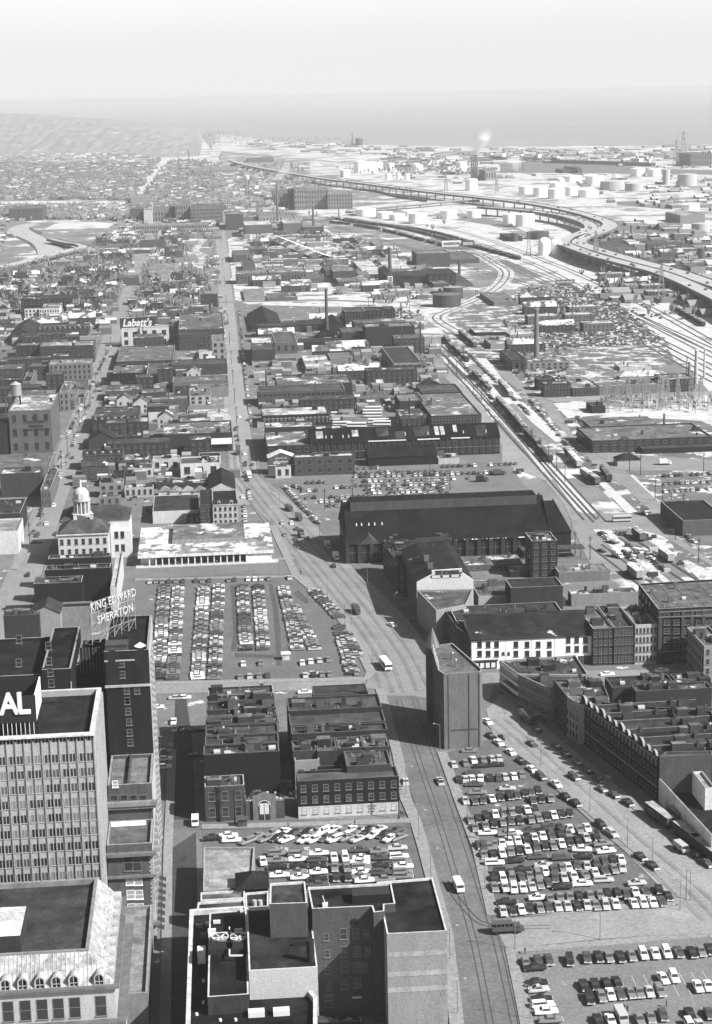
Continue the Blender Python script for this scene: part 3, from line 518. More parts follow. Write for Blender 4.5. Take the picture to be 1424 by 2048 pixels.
# ---- table of plain blocks: crop x0 x1 yt yf base wall roof rows cols opts ; label
T='''
C5 130 340 630 572 805 78 100 2 3 c;squat brick block with painted white ground floor at the lane corner beside the parking lot
C5 345 550 704 664 795 85 150 0 0 s6;low grey brick building with an arched doorway and debris on its roof
C5 125 525 460 412 h15.8 38 92 0 0 -;dark windowless end block nearest the arched building
C5 133 524 408 362 h15.8 50 96 0 0 -;second dark roof strip behind the windowless end block
C5 136 522 358 308 h15.6 50 104 0 0 s2;party walled building with a pale worn patch on its roof
C5 136 520 303 266 h15.4 60 108 0 0 -;fourth roof strip of the lane block with tall hatches
C5 140 512 262 228 h15.2 60 112 0 0 -;narrow roof strip below the divided roof
C5 140 505 225 182 h16.0 60 88 0 0 -;dark divided roof strip in the lane block
C5 142 500 179 150 h15.8 55 106 0 0 -;roof strip with small parapets second from the cross street
C5 150 495 147 104 h15.6 60 118 0 0 c;end roof of the lane block beside the cross street
C5 620 1155 600 545 785 42 120 3 9 bn;long three storey dark brick building with a white ground floor facing the parking lot
C5 605 735 490 440 h11 150 70 1 2 n;low pale rendered wing in the courtyard
C5 735 850 520 470 h9 40 90 0 0 n;small dark lean-to inside the courtyard
C5 880 1115 520 440 h12 70 120 0 0 s2;flat roof with pale stains behind the long three storey building
C5 595 720 440 385 h13 70 140 0 0 -;narrow grey roof beside the lane in the middle row
C5 725 830 440 370 h13 60 120 0 0 -;roof with a dark stair hut in the middle row
C5 832 970 425 365 h13 60 138 0 0 -;plain grey roof right of the dark stair hut
C5 972 1105 420 355 h13 60 142 0 0 s3;roof with snow traces next to the wide street
C5 590 1095 350 310 h13.5 55 100 0 0 -;roof strip with pipes above the middle row
C5 582 1085 305 240 h13 50 108 0 0 n;wide plain tar roof sloping in one plane
C5 572 1065 228 158 h14 55 104 0 0 -;wide roof with two dark huts near the cross street
C5 705 992 138 88 h6 60 84 0 0 n;small low dark roof at the corner of the cross street
D1 185 355 498 440 h10 150 88 0 0 Gn;pale gabled house behind the hotel
D1 362 540 470 440 h9 135 60 0 0 n;grey blank walled shed right of the gabled house
D1 200 485 330 292 h13 40 90 0 0 cs5;dark walled building with white parapet and snow on its roof edge
D1 265 655 248 222 h14 35 96 0 0 cs2;dark walled building with a line of snow on its parapet
D1 285 655 182 160 h13 40 120 0 0 c;dark roof strip just below the columned hall
D1 20 230 520 500 h16 60 90 0 0 -;dark narrow roof left of the hotel at the street
D4 625 762 1012 878 1248 62 150 4 4 c;three bay brick shop building with snowy grey roof beside the white building
D4 766 905 1002 850 1244 70 96 4 6 c;dark roofed shop building with white lower storeys
D4 908 1055 985 857 1240 190 165 4 6 c;narrow white painted shop building with four floors of slim windows
D3 745 1345 782 700 h11 70 84 3 14 c;dark flat roofed shop row behind the long white building
D3 868 1078 640 552 690 178 128 0 0 c;small white cube shaped building with a grey roof
D3 1135 1345 655 612 702 80 150 0 0 c;low grey building with a pale raised vent on its roof
D3 1045 1330 600 550 h9 60 78 0 0 cn;dark flat roof with a white border right of the white cube
D3 350 722 345 322 h9 60 150 0 0 s3;long pale snowy roof in front of the big market hall
D3 385 482 405 368 h11 60 165 0 0 -;small pale roof behind the market street row
D3 735 1110 480 425 505 100 140 1 10 s4;long low building with snow along its far roof edge
D3 1042 1150 505 465 535 50 165 0 0 n;small pale roofed annex beside the dark tower
D3 1160 1300 345 295 540 48 150 5 3 c;dark brick tower like warehouse in front of the market hall
D3 430 560 480 400 h11 55 88 0 0 n;dark roof with stair huts halfway along the market street row
D3 560 720 455 385 h11 60 84 0 0 s2;dark roof just behind the advertised gable
D4 395 735 625 575 690 120 160 0 0 c;low pale depot with a square white bordered roof
D4 480 920 775 742 850 140 110 0 0 s5;low weathered wall building beside the dark warehouse
D5 50 300 132 35 388 100 170 3 4 cs6;big plain grey warehouse with a painted sign and snow on its roof
D5 -80 292 470 395 h8 120 140 0 0 cs3;flat annex with skylights in front of the painted warehouse
D5 0 240 505 470 640 70 130 0 0 s4;dark brick block with a pale flue on its wall
D5 -60 120 745 660 h10 60 85 0 0 c;dark roof on the left edge beside the shopping street
D5 -60 105 850 775 980 215 190 0 0 n;white walled building on the left edge beside the street
D5 545 820 190 110 262 55 100 3 8 ms3;dark mansard style block with snow on its dormers
D5 640 830 60 0 100 60 120 2 8 s5;brick block with rows of windows near the shopping street
D5 525 685 295 262 362 70 70 0 0 G;dark blank gable wall beside the shopping street
D5 690 848 285 265 378 40 110 3 5 s3;dark brick house with bright window sills
D5 490 728 395 360 480 80 60 2 9 ms2;three storey mansard row in the middle of the town blocks
D5 730 890 420 385 470 90 165 0 0 s6;low building with patches of snow right of the mansard row
D5 665 785 505 480 570 55 60 0 0 n;dark blank wall below the mansard row
D5 785 905 470 440 520 200 120 1 3 -;white fronted shop in the middle blocks
D5 590 730 565 540 640 140 160 2 3 s2;plain rendered house with five small windows right of the domed hall
D5 585 715 640 630 690 130 170 1 3 s5;low snowy lean-to right of the domed hall
D5 740 910 585 570 640 180 170 1 5 s4;white one storey workshop with snow on the roof
D5 870 1000 105 80 185 60 130 1 1 s3;small dark building with a pale canopy
D5 880 1000 135 125 185 205 140 0 0 n;white billboard like wall left of the curved shop
D5 1028 1122 45 -15 100 45 84 3 3 -;dark brick corner house near the long avenue
D5 1124 1250 40 -10 90 175 130 2 3 s3;white service station building with parked trucks
D5 965 1378 272 200 378 62 140 0 0 s5;large flat roofed market store with dark blank wall and snowy roof
D5 1108 1365 160 122 190 215 200 0 0 s8;low white curved shop covered in snow
D5 905 1065 420 395 480 200 200 1 3 s7;white corner building with snow and an arched gate
D5 1070 1305 445 405 520 215 110 1 3 s4;white two part building right of the snowy corner building
D5 1180 1310 400 375 440 200 60 0 0 n;low white wall with a dark roof by the avenue
D5 925 1235 568 540 590 60 70 0 0 s4;long thin dark roof behind the row of white domed shelters
D5 1240 1395 590 500 640 190 62 0 0 Gn;dark gabled hall with a white end wall by the avenue
D5 905 1180 725 630 795 210 86 0 0 n;dark roofed garage with a white wall north of the modern market
D5 1085 1185 745 720 800 60 70 1 3 n;low dark shop front beside the garage
D5 1185 1262 690 600 810 70 70 3 2 n;dark gabled house left of the white mansard house
D5 1262 1410 690 600 810 195 55 3 5 nm;white house with dark mansard roof and dormers by the avenue
D6 600 1720 378 292 480 40 38 0 0 gn;very long dark industrial shed with a gabled roof
D6 940 1345 460 398 515 40 48 0 0 gn;dark low gabled shed in front of the very long shed
D6 340 600 400 310 490 52 150 2 5 s5;dark brick block at the avenue with snow on its upper roof
D6 330 622 290 255 h11 60 150 0 0 s6;snow covered flat roof behind the dark brick block
D6 312 708 218 170 282 50 195 1 16 As8;dark arcaded works building with a white snowy roof
D6 500 858 467 448 572 78 190 2 6 s8;grey brick two storey works wall with snow on its parapet
D6 630 790 300 278 h8 80 180 0 0 s7;small snowy roof beside the chimney block
D6 388 480 520 510 585 205 190 1 2 s5;small white kiosk under the gabled billboard house
D6 1355 1480 470 440 500 190 165 0 0 s7;low snowy loading dock at the end of the dark shed
D7 55 300 278 155 330 60 150 2 16 s3;wide factory with a two tone roof and skylights
D7 -90 60 290 240 330 55 100 1 6 s3;low dark works left of the two tone factory
D7 10 205 165 125 h7 60 110 0 0 s2;dark flat shed behind the two tone factory
D7 840 1424 400 330 455 60 145 2 14 s2;long two storey depot with dark brick piers and grey roof
D7 850 1180 340 285 360 110 140 0 0 s2;raised clerestory roof over the two storey depot
D7 1085 1500 435 415 460 50 90 0 0 n;low dark loading canopy in front of the depot
D7 838 905 228 205 262 50 110 0 0 -;small dark square hut standing alone in the snow field
D7 605 735 122 108 182 62 165 2 8 s4;dark brick office with snowy roof at the works corner
D7 742 875 140 95 178 62 170 2 9 s4;taller dark brick office with a white roof
D7 875 1190 130 100 170 120 150 0 0 s4;long pale shed between two dark offices
D7 1185 1340 100 72 158 62 165 2 9 s3;dark brick block with pale roof beside the tall stacks
D7 975 1185 92 55 100 150 190 0 0 ps8;white hipped tank house covered with snow
D7 575 660 100 85 150 55 120 0 0 -;dark low wing left of the brick office
D7 963 1075 490 455 520 170 60 0 0 pn;small pavilion with a dark hipped roof beside the car park
D7 1282 1500 790 690 860 95 58 0 0 n;dark roofed market shed with a white front on the right edge
E1 690 1030 490 400 540 60 140 1 8 cs2;wide brick block with a grey roof beside the painted brewery sign
E1 870 1030 560 495 600 205 120 1 3 nA;white arched showroom below the wide brick block
E1 665 850 560 510 640 42 140 0 0 s4;dark blank brick block with snow at the far roof edge
E1 720 825 300 290 400 215 180 2 2 n;white tall house under the brewery sign
E1 830 1000 290 280 400 210 170 2 3 n;white wide house right of the house under the brewery sign
E1 1060 1330 300 205 400 70 130 0 0 cs3;big blank grey warehouse by the avenue with a white billboard
E1 1060 1250 330 300 420 72 100 2 8 -;brick lower wing of the big blank warehouse
E1 1258 1335 370 330 480 150 160 3 2 -;pale narrow house at the avenue
E1 1180 1258 430 420 490 205 150 1 1 n;small white cube house left of the pale narrow house
E1 1022 1348 510 480 570 72 110 1 4 s2;flat shop with a white billboard on its roof by the avenue
E1 1040 1200 540 520 580 90 190 0 0 s7;snow covered low roof behind the flat shop
E1 1025 1355 610 580 h7 110 140 0 0 s3;long shop roof near the avenue below the billboard shop
E1 1170 1355 645 625 700 130 140 0 0 -;grey yard building with tall bays
E1 625 835 665 630 720 85 130 1 6 s4;brick row with windows at the shopping street bend
E1 840 985 675 650 730 70 130 1 5 s5;dark low row beside the brick row
E1 95 230 395 378 480 50 160 3 4 s3;dark factory wing at the left of the long four storey factory
E1 235 555 400 370 500 62 175 3 12 s5;long four storey factory with a white roof
E1 290 540 505 480 600 120 165 3 9 s4;pale three storey factory left of the shopping street
E1 175 290 520 495 600 60 130 2 5 s3;dark three storey wing beside the pale factory
E1 0 130 600 585 690 50 120 2 5 s2;dark block on the left edge below the factories
E1 130 180 610 540 670 110 130 3 2 -;grey narrow block right of the dark edge block
E1 -60 100 455 420 480 130 150 0 0 s3;pale low roof at the left edge beside the factories
E1 145 235 175 160 240 210 185 3 4 s6;white small hotel wing with a snowy roof
E1 232 352 175 155 240 215 150 3 8 s3;white hotel front with three rows of windows
E1 122 240 120 100 240 45 90 3 5 s3;dark tall brick school behind the white hotel
E1 250 415 115 95 190 45 85 3 8 n;dark collegiate wing right of the dark school
E1 430 560 90 55 140 90 86 1 6 gn;pale church like hall with a dark roof
E1 60 190 325 260 380 60 72 2 3 Gn;dark gabled school house on the left
E1 220 520 300 270 340 70 105 1 12 ms2;long dark row of houses with dormers
E1 -60 100 200 175 240 75 170 1 6 s6;brick mill on the left edge with a snowy roof
E1 320 610 345 338 370 150 185 0 0 s4;thin pale roofed shed near the street bend
E1 340 500 225 205 250 55 80 0 0 s4;low dark shed right of the white hotel
E1 755 1000 120 108 150 80 180 0 0 s6;long shed with snow on its ridge beyond the brewery sign
E1 1192 1292 150 85 200 75 70 2 4 gn;dark brick brewery house beside the avenue
E1 1150 1220 170 90 200 90 150 0 0 s6;barrel vault row left of the brewery house
E1 1060 1140 245 225 300 80 180 0 0 s7;small snow topped building beside the big blank warehouse
E2 285 800 670 635 750 85 105 2 18 cnV;long two storey factory with wide windows beside the avenue
E2 400 845 630 572 h8 60 130 0 0 s4;long dark roofed hall with a snow lined ridge
E2 790 915 620 595 645 80 150 1 4 s2;small brick workshop at the end of the long hall
E2 870 1050 700 665 740 110 130 1 3 -;grey workshop with a round tank beside it
E2 1125 1265 725 680 h7 60 165 0 0 n;workshop with a pale square roof and dark parapet
E2 570 730 520 450 558 175 165 1 4 Vs7;small works with white piers and a snow covered roof
E2 730 830 550 490 560 100 120 0 0 n;grey roofed wing right of the small works
E2 715 845 470 435 h6 130 150 0 0 n;plain pale square roof behind the small works
E2 250 385 420 380 500 68 110 0 0 s2;brick store with a dark wall beside the avenue
E2 250 375 385 345 h10 110 205 0 0 s8;snow covered roof next to the avenue
E2 385 515 378 315 440 100 120 1 3 n;pale blank walled cube building
E2 250 520 490 470 510 170 110 0 0 n;row of low white garages
E2 240 430 290 200 310 60 64 0 0 Gn;curved roofed barn with one snowy side
E2 430 503 262 240 310 190 110 1 3 n;white cube house beside the barn
E2 800 920 195 168 278 42 110 3 7 cn;tall dark distillery block with three rows of windows
E2 920 1030 185 165 265 42 95 3 5 cn;middle dark distillery block
E2 1032 1098 178 160 262 42 100 3 3 n;right hand dark distillery block
E2 922 1212 285 262 400 58 150 0 0 s3;very large blank dark brick wall building
E2 785 925 318 285 390 60 125 2 6 s2;brick block with windows beside the blank wall building
E2 530 790 372 350 415 50 72 0 0 n;long low dark arched wall below the foundry
E2 510 690 265 240 310 55 75 0 0 gn;dark gabled foundry left of the great chimney
E2 700 790 265 225 330 50 60 0 0 Gn;dark foundry gable right of the great chimney
E2 640 740 330 290 355 45 45 0 0 pn;conical roofed boiler house at the foot of the great chimney
E2 1090 1255 500 400 565 140 88 2 4 nV;concrete framed building with very big windows
E2 765 955 15 0 42 60 130 0 0 s2;low flat dark store near the snow field
E2 1035 1295 -20 -45 45 52 75 0 0 gn;dark long shed with a ribbed wall and a lower roof
E2 1230 1420 650 625 680 55 100 0 0 Gs4;gabled shed by the freight line
E2 1325 1420 25 5 60 80 150 0 0 s4;pale roofed building beside the gas holders
E2 205 330 115 55 125 150 170 0 0 n;pale flat lot store in the snow
E2 340 520 120 80 125 100 130 0 0 s2;flat grey platform roof by the snow field
E3 345 470 460 430 485 150 165 0 0 s6;white cube building beside the freight yard
E3 445 730 555 530 590 130 130 2 10 s3;white two storey works with rows of windows beside the lone stack
E3 445 520 540 490 590 60 90 2 3 -;dark tower house at the left of the white works
E3 270 520 405 380 420 45 175 0 0 s6;long open shed with a white roof edge
E3 360 480 255 205 275 120 150 0 0 s3;pale large shed at the scrap yard
E3 60 190 205 165 215 75 165 0 0 s5;snow roofed house below the old mill
E3 60 290 50 10 70 70 120 0 0 n;wide dark ribbed warehouse beside the railway
E3 175 260 170 110 180 110 105 3 4 n;grey stone mill wing with three rows of windows
E3 40 175 120 95 180 50 75 1 5 n;dark industrial clutter house left of the mill
E3 975 1130 575 555 590 190 200 0 0 s8;white long shed near the substation
E3 1260 1320 90 75 150 60 120 0 0 n;dark cube by the elevated road
E3 1320 1395 85 70 150 150 130 0 0 n;pale cube by the elevated road
E4 50 250 115 98 185 66 120 2 8 s2;dark wide factory below the far tree line
E4 770 852 115 108 190 66 130 0 0 n;dark faced half of the tall cube mill
E4 852 902 122 112 198 215 150 0 0 n;bright white faced half of the tall cube mill
E4 775 870 45 38 100 150 170 0 0 s3;pale cube block behind the tall mill
E4 900 1040 130 100 190 120 130 2 8 s2;grey brewery wing beside the tall mill
E4 1040 1130 90 60 190 130 140 3 6 s3;stepped pale brewery block
E4 1130 1320 110 85 200 110 110 4 14 s2;large stepped brewery with rows of windows
E4 790 1240 215 205 265 140 170 2 34 s4;long pale factory with many windows
E4 1340 1430 145 135 240 58 180 0 0 s5;dark cube warehouse with a white roof line by the avenue
E4 640 825 335 320 360 110 130 0 0 -;grey flat sheds beside the expressway ramp
E4 730 925 360 345 380 60 200 0 0 s8;dark shed with a white snowy roof
E4 825 975 315 300 350 66 70 0 0 n;dark long shed left of the brewery yard
E4 705 820 525 512 570 66 130 0 0 s3;dark small brick block with a snow line
E4 875 1035 510 440 535 160 170 0 0 s3;large pale garage with a broad roof
E4 430 530 575 560 610 76 90 2 6 gnA;dark hall with arches in the left suburb
E4 380 520 480 460 515 55 80 2 5 nm;dark old villa with dormers
E4 0 245 480 470 515 120 90 2 12 s1;long pale terrace under the expressway ramp
E4 65 200 540 530 565 200 200 0 0 s7;low white snow topped house
E4 205 260 560 545 590 60 90 0 0 n;dark cube house with a small white billboard
E4 610 780 415 405 440 70 60 0 0 n;dark tree yard shed
E4 970 1120 275 270 300 90 120 2 14 n;low dark factory strip before the pale factory
E5 95 195 270 250 350 58 190 0 0 s6;dark cube warehouse at the far end of the avenue
E5 205 370 330 305 400 84 210 0 0 s8;wide grey warehouse with a snow roof
E5 435 550 320 295 385 90 180 0 0 s6;grey blank cube warehouse
E5 550 675 340 332 385 55 180 1 8 s6;dark brick boiler works below the small stack
E5 370 435 345 315 385 50 170 0 0 s5;dark narrow works between two grey warehouses
E5 290 430 280 250 305 160 150 1 7 n;white office building with large windows
E5 385 470 150 140 235 110 120 3 4 n;left wing of the great soap factory
E5 470 500 120 110 235 60 90 0 0 n;dark shaft of the great soap factory
E5 500 570 115 105 240 130 120 4 5 n;pale block of the great soap factory
E5 565 700 120 105 235 120 150 4 8 s3;main front of the great soap factory
E5 698 845 145 130 235 125 160 4 9 s3;right wing of the great soap factory
E5 135 250 510 480 550 62 120 0 0 n;dark store by the avenue with a light roof
E5 155 350 620 600 680 84 150 1 9 s4;left half of the long brick works
E5 350 570 612 590 675 84 140 1 12 s5;right half of the long brick works
E5 540 670 640 610 675 95 110 1 8 s2;low brick range beside the snow yard
E5 195 270 575 540 610 80 84 0 0 n;grey cube roof house
E5 685 740 600 570 640 62 110 0 0 n;dark narrow shed beside the ribbed works
E5 730 870 605 580 670 55 150 0 0 s4;dark ribbed works shed
E5 760 955 665 640 695 58 130 0 0 s4;low dark works with white roof patches
E5 885 950 625 600 655 120 150 0 0 n;small pale works cube
E5 1040 1105 625 585 700 60 82 0 0 pn;square dark brick tower house with a framed picture panel
E5 1115 1290 650 600 695 58 78 0 0 gn;dark long hall beside the tower house
E5 1225 1424 500 480 580 62 150 0 0 s3;long dark ribbed freight warehouse
E5 920 1040 620 540 h5 60 205 0 0 s8;sawtooth shed with snowy stripes
E5 1050 1200 590 540 h5 90 205 0 0 s8;second sawtooth shed with snowy stripes behind the tower house
E6 430 500 475 455 495 35 60 0 0 n;low black shed beside the white tanks
E6 815 905 540 500 590 150 92 1 6 n;pale ended long shed beside the curved expressway
E6 905 1060 530 495 555 88 88 1 10 n;long grey roofed warehouse east of the expressway
E6 910 1040 565 555 600 50 70 0 0 gn;dark row of sheds below the grey roofed warehouse
E6 1055 1240 590 575 612 50 80 0 0 gn;second dark row of sheds
E6 1120 1230 505 490 520 90 95 0 0 n;grey flat store by the channel
E6 1215 1370 530 495 545 90 90 0 0 n;wide dark flat warehouse by the channel
E6 1320 1424 70 60 130 100 120 2 8 n;large dark terminal block on the far right shore
E6 695 740 148 140 162 60 90 0 0 n;small dark shed by the far tanks
E6 770 790 140 132 165 60 90 0 0 n;tiny dark hut by the far tanks
E6 285 345 155 145 195 90 120 0 0 n;left boiler hall at the four stack power plant
E6 320 372 152 143 198 160 150 1 4 n;pale banded hall at the four stack power plant
E6 1230 1424 320 305 335 130 180 0 0 s6;long pale wharf shed
E6 1270 1390 370 350 410 140 180 0 0 s5;pale ribbed wharf warehouse
E7 775 955 365 350 385 130 170 0 0 n;long pale warehouse before the far meadows
E7 1090 1180 445 440 490 110 130 0 0 n;left pale wing far behind the soap factory
E7 525 585 470 462 500 180 170 0 0 n;pale block in the distant suburb
E7 990 1095 318 312 330 90 110 0 0 n;low distant yard building by the far road
E8 12 26 236 232 262 90 110 0 0 n;distant square tower by the lake shore
E1 362 505 645 600 690 70 130 1 4 s3;low dark domed looking garage beside the shopping street bend
E1 338 445 715 655 775 120 150 3 3 c;narrow grey facade just behind the painted warehouse
E1 440 500 700 655 745 150 140 3 2 -;slim pale house pressed against the shopping street
D5 350 405 20 -30 130 130 140 3 2 -;pale side block between the painted warehouse and the street
D5 240 300 600 480 700 105 120 2 3 -;corner block with a lit side wall below the flat annex
E8 860 900 350 344 368 110 130 0 0 n;flat store among the far tanks'''
for ln in T.strip().split('\n'):
    a,lab=ln.split(';'); t=a.split(); base=t[5] if t[5][0]=='h' else float(t[5])
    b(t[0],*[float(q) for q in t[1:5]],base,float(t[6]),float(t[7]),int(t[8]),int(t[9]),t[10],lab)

def wallhit(c,x,y,p,q):
    d=ray(*PX(c,x,y)); nx,ny=q[1]-p[1],-(q[0]-p[0]); t=(p[0]*nx+p[1]*ny)/(d[0]*nx+d[1]*ny); return d[0]*t,d[1]*t,H+d[2]*t

# ---- working details on the very long shed
sh=[o for o in col.objects if o.get('label','').startswith('very long dark industrial')][0]
X0,Y0,X1,Y1,z=boxat('D6',600,1720,378,292,480); W=X1-X0; d_=ridgefix('D6',600,292,X0,Y0,X1,z,'g'); rise=d_*.25
bay=MB(); bay.quad((-1.9,-.05,0),(1.9,-.05,0),(1.9,-.05,z*.34),(-1.9,-.05,z*.34))
for k in(-1.9,-.05,1.8): bay.box(k,k+.12,-.12,0,0,z*.34,1)
bm=bay.mesh('window',[PANE,mat(.1,'paint')]); pl=MB(); pl.box(-.35,.35,-.4,0,0,z); plm=pl.mesh('pilaster',mat(.035,'wall'))
n=28
for k in range(n):
    for zz in (z*.08,z*.55): link('window',bm,sh,(W*(k+.5)/n,0,zz))
    link('pilaster',plm,sh,(W*k/n+.4,0,0))
q=MB(); q.box(0,W,-.3,0,z*.46,z*.5); q.build('string_course',mat(.12,'wall'),sh)
for fx,w_,t0,t1,tn_ in [(.03,4,.3,.8,.2),(.22,2,.35,.8,.22),(.235,2,.35,.8,.3),(.66,2.4,.25,.85,.3),(.69,2.4,.25,.85,.22),(.76,2.2,.4,.9,.3),(.45,6,.1,.6,.03),(.55,9,.2,.9,.028),(.35,7,.3,.9,.03),(.88,6,.1,.8,.025)]:
    x=W*fx; y0=d_/2*t0;y1=d_/2*t1; q=MB(); f=lambda y:z+rise*y/(d_/2)+.28; q.quad((x,y0,f(y0)),(x+w_,y0,f(y0)),(x+w_,y1,f(y1)),(x,y1,f(y1))); q.build('skylight' if tn_>.1 else 'roof_patch',mat(tn_,'roof'),sh)
for fx in (.08,.11,.17,.2,.5,.62,.81,.93): q=MB(); q.tube(0,0,0,1.6,.5,.4,8); q.build('roof_ventilator',mat(.4,'metal'),sh,(W*fx,d_*.16,z+rise*.33))
for fx,L in ((.3,.2),(.56,.12),(.74,.1)): q=MB(); q.box(W*fx,W*(fx+L),-.5,.5,z-.1,z+.35); q.build('eave_snow',mat(.5,'plain'),sh)

ab=[o for o in col.objects if o.get('label','').startswith('low grey brick building with an arched')][0]
X,Z=onY('C5',447,795,ab.location.y); q=MB(); q.box(-3.2,3.2,-.6,0,0,7.5); q.poly([(-3.2,-.6,7.5),(3.2,-.6,7.5),(0,-.6,8.8)]); q.build('gate_front',mat(.12,'wall'),ab,(X-ab.location.x,0,0)); link('archway',winmesh(3.2,6.0,'a'),ab,(X-ab.location.x,-.62,0)); q=MB(); q.box(-1.3,1.3,-.06,0,2.0,5.2); q.build('archway_screen',mat(.45,'wall'),ab,(X-ab.location.x,-.66,0))
q=MB(); rq=random.Random(4); Zr=onY('C5',450,704,ab.location.y)[1]
for k in range(45): x=rq.uniform(.5,20);y=rq.uniform(1,7);s_=rq.uniform(.2,.9); q.box(x,x+s_,y,y+s_,Zr,Zr+s_*.8)
q.build('roof_debris',mat(.4,'wall'),ab)
# ================================================================ landmark buildings
def text_mesh(s,size,depth=.15,shear=0,bold=.0,sx=1.0):
    cu=D.curves.new('lettering','FONT'); cu.body=s; cu.size=size; cu.extrude=depth; cu.shear=shear; cu.offset=bold; cu.align_x='LEFT'; cu.resolution_u=3
    o=D.objects.new('lettering',cu); col.objects.link(o); dg=bpy.context.evaluated_depsgraph_get(); me=D.meshes.new_from_object(o.evaluated_get(dg)); D.objects.remove(o)
    if sx!=1:
        for v in me.vertices: v.co.x*=sx
    return me
def lettering(root,s,size,loc,m,rz=0,width=None,name='lettering',shear=0,bold=0):
    me=text_mesh(s,size,shear=shear,bold=bold*size)
    xs=[v.co.x for v in me.vertices]; x0=min(xs); w_=max(xs)-x0; k=(width/w_) if width else 1
    for v in me.vertices: v.co=Vector(((v.co.x-x0)*k,v.co.y,v.co.z))
    me.materials.clear(); me.materials.append(m)
    o=link(name,me,root,loc); o.rotation_euler=(math.radians(90),0,rz); return o
LET=mat(.5,'paint',rough=.8); INK=mat(.03,'plain')
# --- 1. office tower with the dark sign box
def tower():
    Y0=395; z=58.4; xr=-29.4; xl=xr-52; Y1=428
    r=thing('office_tower','pale concrete office tower with vertical fins and a dark sign box on its roof','office tower',(xl,Y0,0)); occupy([(xl,Y0),(xr,Y0),(xr,Y1),(xl,Y1)])
    W=xr-xl; Dp=Y1-Y0; wm=mat(.27,'wall',var=.12); mb=MB(); P=[(0,0),(W,0),(W,Dp),(0,Dp)]; mb.prism(P,0,z,0,cap=False); ins=inset(P,1.1)
    for k in range(4):
        a,b_=P[k],P[(k+1)%4];c,d=ins[(k+1)%4],ins[k]
        mb.quad((*a,z),(*b_,z),(*c,z),(*d,z),1); mb.quad((*d,z),(*c,z),(*c,z-1.6),(*d,z-1.6))
    mb.build('wall',[wm,mat(.4,'wall')],r)
    mb=MB(); mb.poly([(*q,z-1.5) for q in ins]); mb.build('roof',roofm(62,.12),r)
    nb=13; bw=W/nb; fh=3.62; ztop=z-4.6; WCx={}
    pane=MB(); pw=bw*.80
    pane.quad((-pw/2,-.03,0),(pw/2,-.03,0),(pw/2,-.03,1.95),(-pw/2,-.03,1.95),0)
    for i in range(5): x=-pw/2+pw*i/4; pane.box(x-.07,x+.07,-.1,0,0,1.95,1)
    pane.box(-pw/2,pw/2,-.16,0,-.12,.02,1)
    for s,(a_) in (('n',.03),('m',.16),('l',.3)): pass
    mes=[pane.mesh('window',[mat(a_,'glass'),mat(.3,'paint')]) for a_ in(.02,.02,.06,.15)]
    for f in range(14):
        for i in range(nb-7,nb):
            link('window',R.choice(mes),r,((i+.5)*bw,0,ztop-f*fh-2.1))
    fin=MB(); fin.box(-.13,.13,-.28,0,0,z-2.2); fm=fin.mesh('fin',mat(.24,'wall',var=.08))
    for i in range(nb*2+1): link('fin',fm,r,(min(max(i*bw/2,.16),W-.16),0,1))
    mb=MB(); 
    for i in range(nb*5): mb.box(i*bw/5+.15,(i+1)*bw/5-.12,-.06,0,z-1.7,z-.45,0)
    mb.build('louvre_band',DARK,r)
    ct=MB(); ct.box(-.15,W+.15,-.8,0,z-.35,z+.02); ct.build('cornice',mat(.42,'wall'),r)
    # side wall: dense vertical ribs
    rib=MB()
    for i in range(22): y=(i+.5)*Dp/22; rib.box(0,.35,y-.22,y+.22,1,z-1)
    for f in range(15): rib.box(0,.12,.1,Dp-.1,z-4.6-f*fh,z-3.2-f*fh)
    rib.build('side_ribs',mat(.27,'wall'),r,(W,0,0))
    # sign box
    xs,_=onY('C4',205,250,Y0+2.5); bx1=onY('C4',215,250,Y0+2)[0]-xl; s0=bx1-17; zb=z+2.8; zt=z+9.2
    sg=MB(); sg.box(s0,bx1,1.6,1.9,zb,zt,0); sg.box(s0,bx1,15.5,15.8,zb,zt,0); sg.box(s0,s0+.3,1.9,15.5,zb,zt,0); sg.box(bx1-.3,bx1,1.9,15.5,zb,zt,1); sg.box(s0,bx1,2,15.4,zb,zb+.2,0)
    sg.build('sign_box',[mat(.02,'plain'),mat(.45,'wall')],r)
    pl=MB()
    for i in range(17): x=s0+.3+i*1.0; pl.box(x-.06,x+.06,1.7,1.85,z-1.4,zb,0)
    pl.box(s0,bx1,5,14,z-1.4,zb,1); pl.build('sign_posts',[mat(.5,'paint'),DARK],r)
    ty,tz=onY('C4',8,262,Y0+1.5)
    h=(268-150)/2.967/ (3600/425.)/.93*1.0
    xa=onY('C4',-6,262,Y0+1.5)[0]-xl
    lettering(r,'A',h*1.42,(xa,1.4,tz-.0),LET,width=5.7-1.0,name='letter',bold=.03); xb=onY('C4',108,262,Y0+1.5)[0]-xl
    lettering(r,'L',h*1.42,(xb,1.4,tz-.0),LET,width=2.9,name='letter',bold=.03)
    for i in range(3):
        m_=MB(); m_.box(0,2+i,0,1.5,0,1.5); m_.tube(1,.7,1.5,2.2,.6,.6); m_.build('roof_fan',METAL,r,(s0+3+i*4,5+i*2,zb+.2))
tower()
